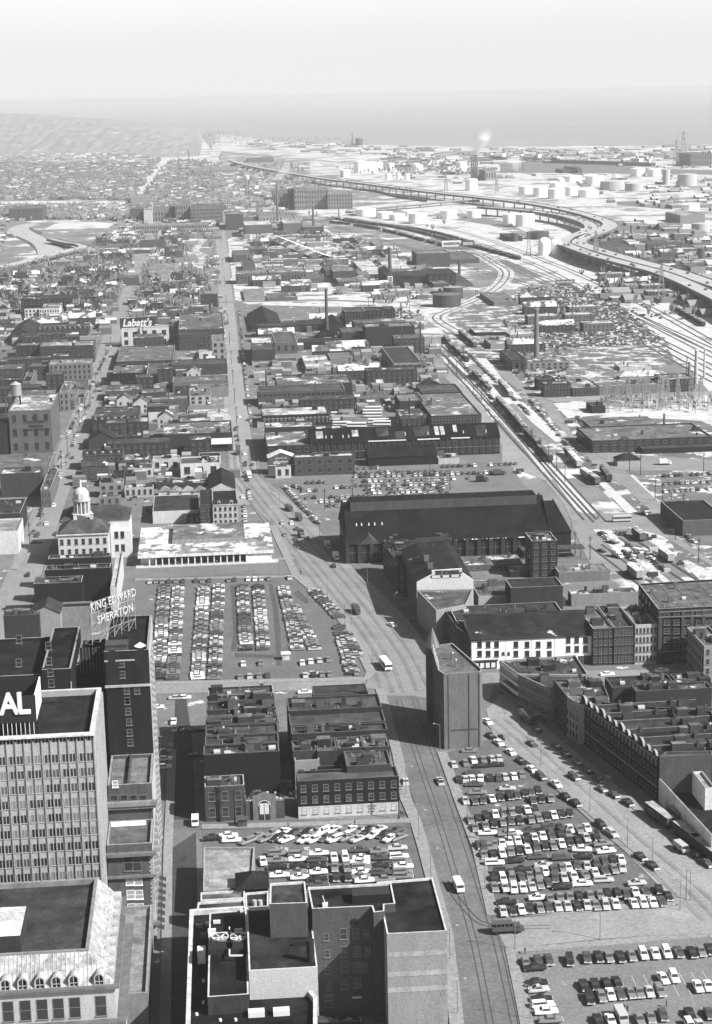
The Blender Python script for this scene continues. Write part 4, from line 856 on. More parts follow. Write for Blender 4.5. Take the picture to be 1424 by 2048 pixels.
# --- 2. mansard roofed bank in the lower left corner
def mansard():
    z=21.5; xe,ye=G('C1',682,990,z); xr=xe; Y0=ye; Y1=G('C1',715,470,z)[1]; xl=xr-50
    r=thing('mansard_building','ornate bank with a pale metal mansard roof and round dormers in the corner','bank',(xl,Y0,0)); W=xr-xl; Dp=Y1-Y0; occupy([(xl,Y0),(xr,Y0),(xr,Y1),(xl,Y1)])
    st=mat(.3,'wall',var=.15); mb=MB(); mb.prism([(0,0),(W,0),(W,Dp),(0,Dp)],14.4,z,0,cap=False)
    mb.prism([(0,0),(W,0),(W,Dp),(0,Dp)],0,13.2,0,cap=False)
    mb.build('wall',st,r)
    cn=MB(); cn.box(-1,W+.9,-.9,Dp+.5,z,z+.5); cn.box(-1,W+1.9,-1.9,Dp+1,13.2,14.4,0); cn.box(-1,W+1.3,-1.3,Dp+.6,12.3,13.2); cn.build('cornice',mat(.1,'wall'),r)
    # mansard: sloping strips with ribs
    iw=5.5; rise=5.2; a=.25
    M_=MB(); z1=z+.5; M_.quad((0,a,z1),(W-a,a,z1),(W-iw,iw,z1+rise),(0,iw,z1+rise)); M_.quad((W-a,a,z1),(W-a,Dp-a,z1),(W-iw,Dp-a,z1+rise),(W-iw,iw,z1+rise))
    M_.quad((W-a,Dp-a,z1),(0,Dp-a,z1),(0,Dp-a-.5,z1+rise),(W-iw,Dp-a-.5,z1+rise))
    k=int(W/.9)
    for i in range(k):
        x=i*.9+.4
        if x<W-iw: M_.bar((x,a,z1+.05),(x,iw,z1+rise+.05),.07,1)
        else: t=(W-x)/iw; M_.bar((x,a,z1+.05),(x,a+(iw-a)*t,z1+rise*t+.05),.07,1)
    for i in range(int(Dp/.9)):
        y=i*.9+.4
        if y>iw and y<Dp-1: M_.bar((W-a,y,z1+.05),(W-iw,y,z1+rise+.05),.07,1)
    M_.build('mansard_roof',[mat(.27,'roof',sc1=.6,var=.4),mat(.3,'plain')],r)
    f=MB(); f.poly([(0,iw+.6,z1+rise-.9),(W-iw-.6,iw+.6,z1+rise-.9),(W-iw-.6,Dp-1,z1+rise-.9),(0,Dp-1,z1+rise-.9)]); f.build('roof',roofm(88),r)
    p_=MB(); 
    p_.box(0,W-iw+.1,iw-.1,iw+.6,z1+rise-.9,z1+rise+.35); p_.box(W-iw-.6,W-iw+.1,iw+.6,Dp-1.6,z1+rise-.9,z1+rise+.3); p_.box(0,W-iw,Dp-1.6,Dp-.9,z1+rise-.9,z1+rise+.3)
    p_.build('parapet',mat(.16,'wall'),r)
    # light well and pale penthouse
    X,Y=G('C1',120,690,z1+rise+3); px=X-xl; py=Y-Y0
    pc=MB(); pc.box(px-18,px,py,py+14.0,z1+rise-.9,z1+rise+3.2,0,1); pc.build('penthouse',[mat(.03,'wall'),mat(.42,'roof',var=.2)],r)
    # dormers with round tops
    dm=MB(); n=8
    arc=[(.85*math.cos(math.pi*k/n),.85*math.sin(math.pi*k/n)) for k in range(n+1)]
    out_=[(1.1*c/.85,s/.85*1.15) for c,s in arc]
    for k in range(n):
        a0,a1=arc[k],arc[k+1];b0,b1=out_[k],out_[k+1]
        dm.quad((b0[0],-.2,1.5+b0[1]),(b1[0],-.2,1.5+b1[1]),(b1[0],2.2,1.5+b1[1]),(b0[0],2.2,1.5+b0[1]),0)
        dm.quad((a0[0],-.2,1.5+a0[1]),(a1[0],-.2,1.5+a1[1]),(b1[0],-.2,1.5+b1[1]),(b0[0],-.2,1.5+b0[1]),0)
    dm.box(-1.1,-.8,-.2,1,0,1.5);dm.box(.8,1.1,-.2,1,0,1.5); dm.poly([(q[0],-.05,1.5+q[1]) for q in arc][::-1]+[(-.85,-.05,0),(.85,-.05,0)],1); dm.box(-.85,.85,-.12,-.04,.75,.85,2);dm.box(-.05,.05,-.12,-.04,0,2.2,2)
    me=dm.mesh('dormer',[mat(.3,'wall'),PANE,FR])
    for x in (40,142,242,338,440,590):
        X=G('C1',x,975,z+.6)[0]-xl; link('dormer',me,r,(X,.35,z1))
    for x in (590,): pass
    for i in range(9): link('dormer',me,r,(W-.35,3.2+i*(Dp-6)/8,z1),math.pi/2)
    for x in (45,148,248,345,443,598):
        X=onY('C1',x,1090,Y0)[0]-xl; link('window',winmesh(2.1,4.4,'f'),r,(X,0,15.2))
    # columned lower storey
    cm=MB(); cm.tube(0,0,0,12.3,.45,.4,8); c_=cm.mesh('column',mat(.3,'wall'))
    for i in range(14): link('column',c_,r,(W-1-i*1.9,-.7,0))
    for i in range(14): link('column',c_,r,(W+.6,1+i*2.6,0))
mansard()
# --- 3. the hotel
def hotel():
    XR=-18.0; Y0=443; z=62.0
    xl=onY('D1',615,700,Y0)[0]
    r=thing('hotel','massive dark brick hotel carrying the tall roof sign','hotel',(XR-78,Y0,0)); ox=XR-78; occupy([(XR-78,400),(XR,400),(XR,475),(XR-78,475)])
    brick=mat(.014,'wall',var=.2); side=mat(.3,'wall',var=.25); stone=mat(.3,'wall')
    def blk(x0,x1,y0,y1,z0,z1,nm='wall',top=56,wm=brick,sn=0):
        mb=MB(); P=[(x0-ox,y0-Y0),(x1-ox,y0-Y0),(x1-ox,y1-Y0),(x0-ox,y1-Y0)]; mb.prism(P,z0,z1+.9,0,cap=False); i_=inset(P,.5)
        for k in range(4):
            a,b_=P[k],P[(k+1)%4];c,d=i_[(k+1)%4],i_[k]; mb.quad((*a,z1+.9),(*b_,z1+.9),(*c,z1+.9),(*d,z1+.9),1); mb.quad((*d,z1+.9),(*c,z1+.9),(*c,z1-.1),(*d,z1-.1),0)
        mb.f; mb.poly([(*q,z1) for q in i_],2); return mb.build(nm,[wm,mat(.2,'wall'),roofm(top,sn)],r)
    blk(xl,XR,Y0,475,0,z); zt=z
    # tower face details
    lx=xl-ox; W=XR-xl
    mb=MB(); zc=onY('D1',620,930,Y0)[1]; mb.box(lx-.2,lx+W+.2,-.35,0,zc-.3,zc+.3); zc2=onY('D1',700,775,Y0)[1]; mb.box(lx+2.8,lx+W*.68,-.2,0,zc2-.15,zc2+.2); mb.box(lx,lx+.9,-.2,0,zc2-.2,zc2+.2); mb.build('stone_band',stone,r)
    ar=MB()
    for cx in (lx+2.1,lx+W*.83):
        pts=[(cx+1.7*math.cos(math.pi*k/8),-.08,zc2+1.2+1.7*math.sin(math.pi*k/8)) for k in range(9)]+[(cx-1.7,-.08,zc+.5),(cx+1.7,-.08,zc+.5)]
        ar.poly(pts[::-1])
    ar.build('blind_arch',mat(.018,'wall'),r)
    for (c,x,y) in [('D1',723,810),('D1',728,875),('D1',753,970),('D1',815,970),('D1',757,1030),('C4',757,200),('C4',762,262),('C4',767,325),('C4',770,388),('C4',775,446)]:
        X,Z=onY(c,x,y,Y0); link('window',winmesh(1.2,1.7,'f'),r,(X-ox,0,Z-.1))
    # south wall is pale rendered with rows of windows
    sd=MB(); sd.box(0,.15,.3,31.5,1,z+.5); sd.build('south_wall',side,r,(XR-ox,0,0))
    for f in range(16):
        for k in range(6): link('window',winmesh(1.3,1.8,'d'),r,(XR-ox+.15,3+k*5,3+f*3.6),math.pi/2)
    # recessed court, middle tower, left wing
    xm0=onY('D1',235,640,Y0-8)[0]; xm1=onY('D1',410,640,Y0-8)[0]
    blk(xm1,xl,Y0+9,474,0,56); blk(xm0,xm1,Y0-8,472,0,60.5)
    blk(XR-78,xm0,Y0-4,472,0,58)
    q=MB(); q.box(0,.25,0,.8,0,50); q.build('drain_stripe',stone,r,(xm1-ox-.3,-8.3,8))
    for c,x,y,Y in [('D1',288,700,435),('D1',292,790,435),('D1',300,858,435),('D1',306,922,435),('D1',113,660,439),('D1',112,800,439)]:
        X,Z=onY(c,x,y,Y); link('window',winmesh(1.2,1.9,'f'),r,(X-ox,Y-Y0,Z-.4))
    for dx in (0,3.4):
        X,Z=onY('D1',520,850,Y0+9); g_=MB(); g_.quad((0,-.05,0),(2.6,-.05,0),(2.6,-.05,7),(0,-.05,7))
        for i in range(4): g_.box(i*.83,i*.83+.1,-.1,0,0,7,1)
        g_.build('tall_window',[DARK,mat(.15,'paint')],r,(X-ox-1.8+dx*1.0,9,Z))
    cm=MB(); cm.box(0,5.5,0,4,0,2.2); cm.box(-.2,5.7,-.2,4.2,2.2,2.5); cm.build('roof_hut',[mat(.05,'wall')],r,(lx+.5,.6,z)) 
    vt=MB(); vt.tube(0,0,0,1.3,.5,.5,10); vt.tube(0,0,1.3,2.2,1.5,.1,12); X,Z=onY('D1',830,690,Y0+2.5); vt.build('roof_ventilator',WHITE,r,(X-ox,2.5,z))
    # stepped annexes toward the camera
    xa=onY('C4',648,470,436)[0]
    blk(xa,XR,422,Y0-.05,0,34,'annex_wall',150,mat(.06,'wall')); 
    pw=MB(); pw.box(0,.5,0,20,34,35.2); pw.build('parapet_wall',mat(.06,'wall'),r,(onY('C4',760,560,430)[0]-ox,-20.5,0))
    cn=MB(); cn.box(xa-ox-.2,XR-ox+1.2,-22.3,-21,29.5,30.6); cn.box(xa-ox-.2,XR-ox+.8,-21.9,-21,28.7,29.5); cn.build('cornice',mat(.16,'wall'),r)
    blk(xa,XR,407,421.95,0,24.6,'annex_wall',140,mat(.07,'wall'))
    sn=MB(); sn.box(xa-ox+.5,xa-ox+9,-22.6,-21.2,24.6,25.4); sn.build('snow_ridge',mat(.8,'plain'),r)
    
    for e_,d_,z0_,z1_ in((1,-37.2,22.7,23.5),(.7,-36.8,17.0,17.5),(.9,-37,4.4,5.2)): c2=MB(); c2.box(xa-ox-.2,XR-ox+e_,d_,-36,z0_,z1_); c2.build('cornice',mat(.12,'wall'),r)
    for x in (765,815): 
        X,Z=onY('C1',x,300,407); mmb=MB(); mmb.box(-1.1,1.1,-.3,0,-2,4); 
        link('window',winmesh(1.9,4.2,'f'),r,(X-ox,-36,Z))
    for y in (385,468,548,620):
        for x in (772,822):
            X,Z=onY('C1',x+(y-385)*.06,y,407); link('window',winmesh(1.7,2.2,'w'),r,(X-ox,-36,Z))
    for x in (795,845):
        X,Z=onY('C1',x,718,407); link('window',winmesh(1.9,3.2,'f'),r,(X-ox,-36,Z))
    for y in (700,):
        X,Z=onY('C4',685,695,422); link('window',winmesh(1.2,1.6,'w'),r,(X-ox,-21,Z))
    for x in (680,738,795,850):
        X,Z=onY('C4',x,810,422); link('window',winmesh(1.7,3,'f'),r,(X-ox,-21,Z))
    qn=MB()
    for k in range(40): qn.box(XR-ox-.9+(k%2)*.3,XR-ox+.05,-36.1,-36,k*.55+.5,k*.55+.9)
    qn.build('quoins',mat(.3,'wall'),r)
    sd=MB(); sd.box(0,.12,-36,0,1,24); sd.box(0,.12,-21,0,24,33.9); sd.build('south_wall',side,r,(XR-ox,0,0))
    for f in range(6):
        for k in range(8): link('window',winmesh(1.4,2.1,'d'),r,(XR-ox+.12,-33+k*4.2,2.5+f*3.6),math.pi/2)
    aw=MB(); aw.quad((0,-1.2,3.0),(1.8,-1.2,2.3),(1.8,1.2,2.3),(0,1.2,3.0)); am=aw.mesh('awning',mat(.03,'plain'))
    for k in range(8): link('awning',am,r,(XR-ox+.12,-34+k*4,0))
    # low pale roof in the very front
    blk(-31,-18.6,362,406,0,9,'annex_wall',178,mat(.16,'wall'))
    # the sign: a lattice with two rows of letters
    zl=z+.6
    A=onY('F',185,1290,Y0+1)[0]; sgn=thing('roof_sign','two line hotel roof sign of white letters on a steel lattice','roof sign',(0,0,0))
    # plan line of the sign runs diagonally across the roof
    p0=Vector((*G('D1',548,672,62.5),0)); p1=Vector((*G('D1',805,575,62.5),0)); d=(p1-p0); L=d.length; d.normalize(); ang=math.atan2(d.y,d.x)
    sgn.location=(p0.x,p0.y,62); sgn.rotation_euler=(0,0,ang)
    # size of letters from the picture
    mpx=1/ (3600/ (450*.974+138*.226))
    def zat(c,x,y,s):
        q=p0+d*s; return onY(c,x,y,q.y)[1]-62
    la=MB(); top=zat('D1',535,435,0)
    nb=6
    for i in range(nb+1):
        x=L*i/nb; la.bar((x,0,0),(x,0,top),.07); la.bar((x,2.5,0),(x,0,top*.7),.06); la.bar((x,0,0),(x,2.5,0),.05)
        if i<nb:
            for j in range(4): 
                z0_,z1_=top*j/4,top*(j+1)/4
                if (i+j)%2: la.bar((x,0,z0_),(x+L/nb,0,z1_),.05)
                la.bar((x,0,z1_),(x+L/nb,0,z1_),.05)
            la.bar((x,0,0),(x+L/nb,2.5,0),.05); la.bar((x,2.5,0),(x+L/nb,0,top*.25),.05)
    la.build('lattice',mat(.22,'paint'),sgn); SLT=mat(.34,'paint',rough=.8)
    h1=(480-432)/2.967*mpx/.95; base1=zat('D1',545,482,0); base2=zat('D1',580,560,1.5)
    lettering(sgn,'KING EDWARD',h1*1.38,(-.2,-.25,base1),SLT,width=L*1.03,bold=.0)
    lettering(sgn,'SHERATON',h1*1.38,(L*.12,-.25,base2),SLT,width=L*.82,bold=.0)
hotel()
# --- 4. stepped building at the bottom centre
def centre():
    # heights: tall right wing z~17, middle block ~19, left plant roof ~16
    r=thing('stepped_office_block','stepped office block with tar roofs, cooling fans and a pale windowless wing','office block',(-10,395,0)); ox,oy=-10,395
    pale=mat(.2,'wall',var=.12); mid=mat(.06,'wall',var=.15); cope=mat(.4,'wall'); drk=mat(.03,'wall')
    def pblk(nm,c,pts,z,wm,top,z0=0,sn=0,cp=.35,par=.5):
        P=[G(c,*q,z) for q in pts]; P=[(q[0]-ox,q[1]-oy) for q in P]; i_=inset(P,cp); mb=MB(); mb.prism(P,z0,z+par,0,cap=False); n=len(P)
        for k in range(n):
            a,b_=P[k],P[(k+1)%n];c_,d=i_[(k+1)%n],i_[k]; mb.quad((*a,z+par),(*b_,z+par),(*c_,z+par),(*d,z+par),1); mb.quad((*d,z+par),(*c_,z+par),(*c_,z-.1),(*d,z-.1),1)
        o=mb.build(nm,[wm,cope],r); f=MB(); f.poly([(*q,z) for q in i_]); f.build('roof',mat(alb(top*.85,KR),'roof',snow=sn,sc1=.12,var=.6),r); return P
    zr=20.0; yb=onY('C2',1055,590,380)
    # right wing
    z=24.5
    Pw=pblk('wing_wall','C2',[(1052,590),(1358,575),(1285,302),(1000,325)],z,pale,62)
    sd=Pw[0]
    # middle block (slightly higher)
    Pm=pblk('wall','C2',[(672,462),(975,448),(985,480),(1040,474),(1040,440),(1096,436),(1075,330),(650,352)],26.0,mid,66)
    pblk('stair_tower_wall','C2',[(455,438),(648,432),(636,322),(458,332)],28.5,mid,92)
    # bulk: long tar roof with the pale wall beneath
    Pl=pblk('hall_wall','C2',[(350,772),(700,752),(662,446),(338,460)],21.0,mat(.35,'wall',var=.08),70,10,par=.25)
    pblk('plant_wall','C2',[(140,905),(350,890),(338,460),(150,475)],18.5,drk,46,10,par=.2)
    pblk('low_wall','C2',[(28,1120),(700,1120),(700,930),(338,460),(50,478)],14.5,drk,36,0,cp=.9,par=1.2)
    pblk('annex_wall','C2',[(85,470),(335,455),(328,412),(92,428)],12.5,mat(.14,'wall'),90); pblk('annex_wall','C2',[(335,455),(450,448),(450,370),(332,380)],12,mid,90)
    pblk('annex_wall','C2',[(105,418),(330,405),(330,365),(105,378)],8,mat(.4,'wall'),170)
    # windows on the recessed court wall
    Yc=Pm[0][1]+oy
    for x,y,w_,h_ in [(744,612,.9,1.6),(749,697,.9,1.6),(752,780,.9,1.6),(756,865,.9,1.7),(832,605,1.4,2.4),(836,695,1.4,2.4),(838,770,1.4,2.4),(758,950,1.6,3),(902,690,1.4,2.2),(903,772,1.4,2.2),(902,850,1.4,2.2),(895,600,1.4,2.2),(950,600,1.2,2),(955,690,1.2,2),(838,860,1.4,2.2),(940,772,1.2,2)]:
        X,Yw,Z=wallhit('C2',x,y,(Pm[0][0]+ox,Pm[0][1]+oy),(Pm[1][0]+ox,Pm[1][1]+oy)); link('window',winmesh(w_,h_,'f'),r,(X-ox,Yw-oy-.01,Z),math.atan2(Pm[1][1]-Pm[0][1],Pm[1][0]-Pm[0][0]))
    X,Yw,Z=wallhit('C2',888,515,(Pm[0][0]+ox,Pm[0][1]+oy),(Pm[1][0]+ox,Pm[1][1]+oy)); v=MB(); v.box(-.6,.6,-.3,0,0,1.2); v.build('vent',DARK,r,(X-ox,Yw-oy,Z-.6))
    X,Yw,Z=wallhit('C2',900,903,(Pm[0][0]+ox,Pm[0][1]+oy),(Pm[1][0]+ox,Pm[1][1]+oy)); Yc=Yw; v=MB(); v.box(-1,1,-.4,0,0,.3); v.build('wall_lamp',LET,r,(X-ox,Yc-oy,Z))
    # fans
    fz=18.6
    for x in (205,296):
        X,Y=G('C2',x,602,fz+1); f=MB(); n=20
        f.tube(0,0,0,1.5,1.9,1.9,20,0,cap=False); f.tube(0,0,0,1.5,1.75,1.75,20,0,cap=False)
        a=[(1.9*math.cos(6.283*k/n),1.9*math.sin(6.283*k/n),1.5) for k in range(n)];b2=[(1.7*math.cos(6.283*k/n),1.7*math.sin(6.283*k/n),1.5) for k in range(n)]
        for k in range(n): f.quad(a[k],a[(k+1)%n],b2[(k+1)%n],b2[k],1)
        f.poly([(1.7*math.cos(6.283*k/n),1.7*math.sin(6.283*k/n),.9) for k in range(n)],2)
        for k in range(6): q=6.283*k/6; f.bar((0,0,1.2),(1.6*math.cos(q),1.6*math.sin(q),1.2),.12,1)
        f.build('cooling_fan',[METAL,LET,DARK],r,(X-ox,Y-oy,fz))
        s=MB(); s.box(-2.6,2.6,-2.6,-2.2,0,1); s.box(-2.6,2.6,2.2,2.6,0,1.2); s.box(-2.6,2.6,-6,-2.8,0,1.6,1); s.build('fan_casing',[mat(.6,'plain'),mat(.02,'plain')],r,(X-ox,Y-oy,fz))
    for q in [(252,545,252,690),(252,560,252,640)]:
        X,Y=G('C2',q[0],q[1],20);X2,Y2=G('C2',q[2],q[3],20); p_=MB(); p_.bar((X-ox,Y-oy,20),(X2-ox,Y2-oy,20),.15); p_.bar((X2-ox,Y2-oy,20),(X2-ox+3,Y2-oy-.3,20),.15); p_.build('pipe',LET,r)
    for x,y,w_,d_,h_,m_ in [(110,690,1.8,4,2.4,mat(.45,'roof')),(120,580,1.5,1.5,1.2,mat(.1,'wall')),(140,515,1.2,.8,.8,LET),(315,520,.7,.7,.6,LET),(100,525,1.5,.8,.8,METAL),(165,715,1.6,.5,.6,LET),(165,625,1.8,.6,.8,LET),(300,625,1.8,.6,.8,LET),(190,580,1.6,.4,.8,LET)]:
        X,Y=G('C2',x,y,16); q=MB(); q.box(-w_/2,w_/2,-d_/2,d_/2,0,h_); q.build('roof_unit',m_,r,(X-ox,Y-oy,15 if x<145 else 18.6))
    for x,y in [(120,820),(120,930),(210,960),(205,1020),(283,1018),(85,990)]:
        X,Y=G('C2',x,y,14.6); q=MB(); q.tube(0,0,0,.5,.35,.3,8); q.build('roof_vent',LET,r,(X-ox,Y-oy,14.5))
    for x,y in [(388,965),(515,958)]:
        X,Y=G('C2',x,y,15.8); q=MB(); q.box(-1.7,1.7,-.9,.9,0,1.2); q.build('skylight',LET,r,(X-ox,Y-oy,14.5))
    X,Y=G('C2',665,715,21.2); q=MB(); q.tube(0,0,0,5,.85,.85,12); q.build('flue',mat(.02,'plain'),r,(X-ox,Y-oy,21)); 
    X,Y=G('C2',610,635,21.2); q=MB(); q.box(-1.3,1.3,-.3,.3,0,1); q.build('roof_unit',DARK,r,(X-ox,Y-oy,21))
    X,Y=G('C2',970,400,26.2); q=MB(); q.box(-4.2,4.2,-1.9,1.9,0,2.0,0,1); q.build('roof_hut',[mat(.012,'plain'),mat(.03,'plain')],r,(X-ox,Y-oy,26))
    X,Y=G('C2',738,435,26.2); q=MB(); q.box(-.6,.6,-.5,.5,0,.8); q.bar((0,0,.8),(-.5,0,2.6),.08); q.build('aerial',LET,r,(X-ox,Y-oy,26))
    for x in (380,408):
        X,Y=G('C2',x,430,12.2); q=MB(); q.tube(0,0,0,1.3,.6,.55,10); q.build('roof_vent',mat(.4,'metal'),r,(X-ox,Y-oy,12))
    X,Z=onY('C2',1335,885,Pw[0][1]+oy-.4); q=MB()
    for k in range(12): a=6.283*k/12; q.quad((.75*math.cos(a),0,.9*math.sin(a)),(.75*math.cos(a+.52),0,.9*math.sin(a+.52)),(.4*math.cos(a+.52),-.2,.5*math.sin(a+.52)),(.4*math.cos(a),-.2,.5*math.sin(a)))
    q.build('wall_emblem',mat(.05,'wall'),r,(X-ox,Pw[0][1]-.1,Z))
    # band course on wing and back windows of the set-back storey
    for y in (690,790,870):
        Z=onY('C2',1200,y,Pw[0][1]+oy)[1]; q=MB(); a,b_=Pw[0],Pw[1]; L=math.hypot(b_[0]-a[0],b_[1]-a[1]); q.box(0,L,-.06,0,Z,Z+1.1); q.build('faded_band',mat(.26,'wall'),r,(a[0],a[1],0),math.atan2(b_[1]-a[1],b_[0]-a[0]))
    P0=G('C2',195,915,14.6); 
    for k in range(5): link('window',winmesh(1.6,2,'f'),r,(P0[0]-ox+1.5+k*2.6,P0[1]-oy,14.8))
    mb=MB(); mb.box(-.5,15.5,.1,3.5,14.5,17.4,0,1); mb.build('set_back_storey',[mat(.03,'wall'),roofm(130)],r,(P0[0]-ox,P0[1]-oy,0))
    occupy([(-10,340),(55,340),(50,420),(-10,420)])
centre()
# pale terrace with a small hipped pavilion, north of the stepped block
pb('C2',[(118,372),(365,352),(380,150),(122,150)],'h7',150,195,'nc','flat pale gravel terrace roof beside the small pavilion',sides=False)
pb('C2',[(290,350),(448,345),(440,268),(290,272)],'h9',40,56,'pn','little pavilion with a dark pyramid roof on the pale terrace')
# --- 5. flatiron building
def flatiron():
    A=G('F',889,1499);B=G('F',969,1494); z=onY('F',888,1352,A[1])[1]
    c=G('F',862,1296,z); dd=G('F',905,1290,z)
    pts=[A,(B[0]-1.2,B[1]),(B[0]-.2,B[1]+2.5),(dd[0],dd[1]),(c[0],c[1]),(A[0]-1.2,A[1]+4)]
    r=building('tall wedge shaped brick building with a blank flat end wall facing the car park',pts,z,118,140,0,0,'n',name='flatiron_building',snow=0); o=A
    mb=MB(); w_=B[0]-A[0]
    for x in (1.4,w_*.62,w_-1.6): mb.box(x-.12,x+.12,-.12,0,0,z)
    mb.box(2,w_-2,-.1,-.02,6,6.4); mb.build('pilaster',mat(.06,'wall'),r,(0,0,0),math.atan2(B[1]-A[1],B[0]-A[0]))
    for e in (4,2):
        p,q=pts[e],pts[(e+1)%6]; windows(r,(p[0]-o[0],p[1]-o[1]),(q[0]-o[0],q[1]-o[1]),1,z,5,12,'f')
    # steep roof rim with small white gables on the north side
    g=MB(); g.poly([(-1.3,0,0),(1.3,0,0),(0,0,3.2)]); g.poly([(-1.3,.4,0),(0,.4,3.2),(1.3,.4,0)]); g.quad((-1.3,0,0),(0,0,3.2),(0,.4,3.2),(-1.3,.4,0)); g.quad((1.3,.4,0),(0,.4,3.2),(0,0,3.2),(1.3,0,0)); gm=g.mesh('gable',mat(.3,'wall'))
    p,q=pts[4],pts[5]; a=math.atan2(q[1]-p[1],q[0]-p[0])
    for k in range(6): s=(k+.5)/6; link('gable',gm,r,(p[0]+(q[0]-p[0])*s-o[0],p[1]+(q[1]-p[1])*s-o[1],z),a)
    for s,t in((.3,.5),(.55,.45)): 
        m_=MB(); m_.tube(0,0,0,2.2,.25,.25,8); m_.tube(0,0,2.2,2.6,.6,.4,8); m_.build('ventilator',METAL,r,((A[0]+(c[0]-A[0])*s+5)-o[0],(A[1]+(c[1]-A[1])*s)-o[1],z))
flatiron()
fr=[o for o in col.objects if o.name=='flatiron_building'][0]
X,Y=G('F',864,1300,24); m_=MB(); m_.tube(0,0,0,25.5,2.2,2.2,10); m_.build('corner_tower',mat(.08,'wall'),fr,(X-fr.location.x,Y-fr.location.y-1,0)); m_=MB(); m_.tube(0,0,25.5,32,2.6,.05,10); m_.build('turret_roof',mat(.12,'metal',rough=.5),fr,(X-fr.location.x,Y-fr.location.y-1,0))
# --- 6. diagonal street row on the right
def wl(e,rows,cols,st='f',wf=.42): return (e,rows,cols,st,wf)
pb('C6',[(445,182),(640,238),(735,88),(352,112)][0:0] or [(445,182),(800,185),(735,85),(352,112)],'h10',150,100,'','modern low block with dark ribbon windows at the bend of the diagonal street',snow=.2)
r_,p_,z_=pb('C6',[(605,256),(800,238),(790,186),(445,182)],'h10',150,92,'','grey three storey terrace next to the modern low block',[wl(3,3,12,'d')])
# ribbon windows
rr=[o for o in col.objects if o.get('label','').startswith('modern low block')][0]
p0=G('C6',352,112,10);p1=G('C6',445,182,10); L=math.hypot(p1[0]-p0[0],p1[1]-p0[1])
for k in range(3):
    m_=MB(); m_.box(.3,L-.3,-.05,.0,1.2+k*3.1,2.9+k*3.1); m_.build('ribbon_window',PANE,rr,(p0[0]-p1[0],p0[1]-p1[1],0),math.atan2(p1[1]-p0[1],p1[0]-p0[0]))
    m_=MB(); m_.box(0,L,-.25,.0,3.1+k*3.1,4.0+k*3.1) if k<2 else m_.box(0,L,-.25,0,9.3,10.4); m_.build('spandrel_band',mat(.6,'wall'),rr,(p0[0]-p1[0],p0[1]-p1[1],0),math.atan2(p1[1]-p0[1],p1[0]-p0[0]))
pb('C6',[(688,292),(905,300),(870,215),(622,208)],'h12.5',55,120,'','ornate mansard fronted building with white dormers in the diagonal row',[wl(3,4,6,'f')],snow=.3)
pb('C6',[(750,335),(905,330),(905,302),(688,290)],'h12.5',175,150,'','narrow pale four storey house in the diagonal row',[wl(3,4,4,'d')])
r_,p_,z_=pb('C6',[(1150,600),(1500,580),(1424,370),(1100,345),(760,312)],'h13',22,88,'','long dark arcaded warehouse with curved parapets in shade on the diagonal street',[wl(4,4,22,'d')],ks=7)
o=p_[0]; a_,b_=p_[4],p_[0]; L=math.hypot(b_[0]-a_[0],b_[1]-a_[1]); ang=math.atan2(b_[1]-a_[1],b_[0]-a_[0])
rz_=random.Random(21)
for i,s in enumerate((.14,.29,.43,.58,.72,.86)):
    x=a_[0]+(b_[0]-a_[0])*s-o[0]+.5; y=a_[1]+(b_[1]-a_[1])*s-o[1]+.4; Lw=30+s*22; m_=MB(); m_.box(0,Lw,-.2,.2,z_,z_+1.1,0,1); m_.build('party_wall',[mat(.04,'wall'),mat(.16,'wall')],r_,(x,y,0),.02)
    if i%2: m_=MB(); m_.poly([(1,-1,z_+.05),(Lw-2,-1,z_+.05),(Lw-2,-6.4,z_+.05),(1,-6.4,z_+.05)][::-1]); m_.build('roof_section',roofm(rz_.choice((66,118)),.1),r_,(x,y,0),.02)
    for k in range(3):
        hx=x+rz_.uniform(6,Lw-5); m_=MB(); w1=rz_.uniform(1.2,2.4); m_.box(-w1,w1,-1.1,1.1,0,rz_.uniform(1.5,2.8),0,1); m_.build('roof_hut',[mat(.04,'wall'),roofm(rz_.choice((90,150)))],r_,(hx,y-rz_.uniform(2,4.5),z_))
    for k in range(2): m_=MB(); m_.box(-.4,.4,-.4,.4,0,2.2); m_.build('chimney',wallm(80),r_,(x+rz_.uniform(2,Lw-2),y,z_))
for k in range(12):
    s=(k+.5)/12; m_=MB(); n=10; R1=(1.3 if k%3 else 1.9)
    pts=[(R1*math.cos(math.pi*i/n),R1*math.sin(math.pi*i/n)) for i in range(n+1)]
    for i in range(n):
        m_.quad((pts[i][0],-.2,pts[i][1]),(pts[i+1][0],-.2,pts[i+1][1]),(pts[i+1][0]*1.15,-.2,pts[i+1][1]*1.15),(pts[i][0]*1.15,-.2,pts[i][1]*1.15))
        m_.quad((pts[i][0]*1.15,-.2,pts[i][1]*1.15),(pts[i+1][0]*1.15,-.2,pts[i+1][1]*1.15),(pts[i+1][0]*1.15,.5,pts[i+1][1]*1.15),(pts[i][0]*1.15,.5,pts[i][1]*1.15),1)
    m_.poly([(q[0],0,q[1]) for q in pts],2)
    m_.build('curved_parapet',[mat(.04,'wall'),mat(.22,'wall'),mat(.02,'wall')],r_,(a_[0]-o[0]+(b_[0]-a_[0])*s,a_[1]-o[1]+(b_[1]-a_[1])*s,z_+.6),ang)
m_=MB(); m_.box(0,L,-.3,0,4.3,4.6); m_.box(0,L,-.25,0,z_-.3,z_+.1); m_.build('string_course',mat(.2,'wall'),r_,(a_[0]-o[0],a_[1]-o[1],0),ang)
pb('C6',[(1424,1000),(1620,985),(1560,600),(1155,708)],'h6.5',150,60,'cnL','low modern walled yard building with pale ribbed street wall on the right edge',name='ribbed_wall_building')
pb('C6',[(1390,760),(1440,755),(1375,672),(1325,676)],'h8.5',215,200,'n','thin white slab structure inside the walled yard')
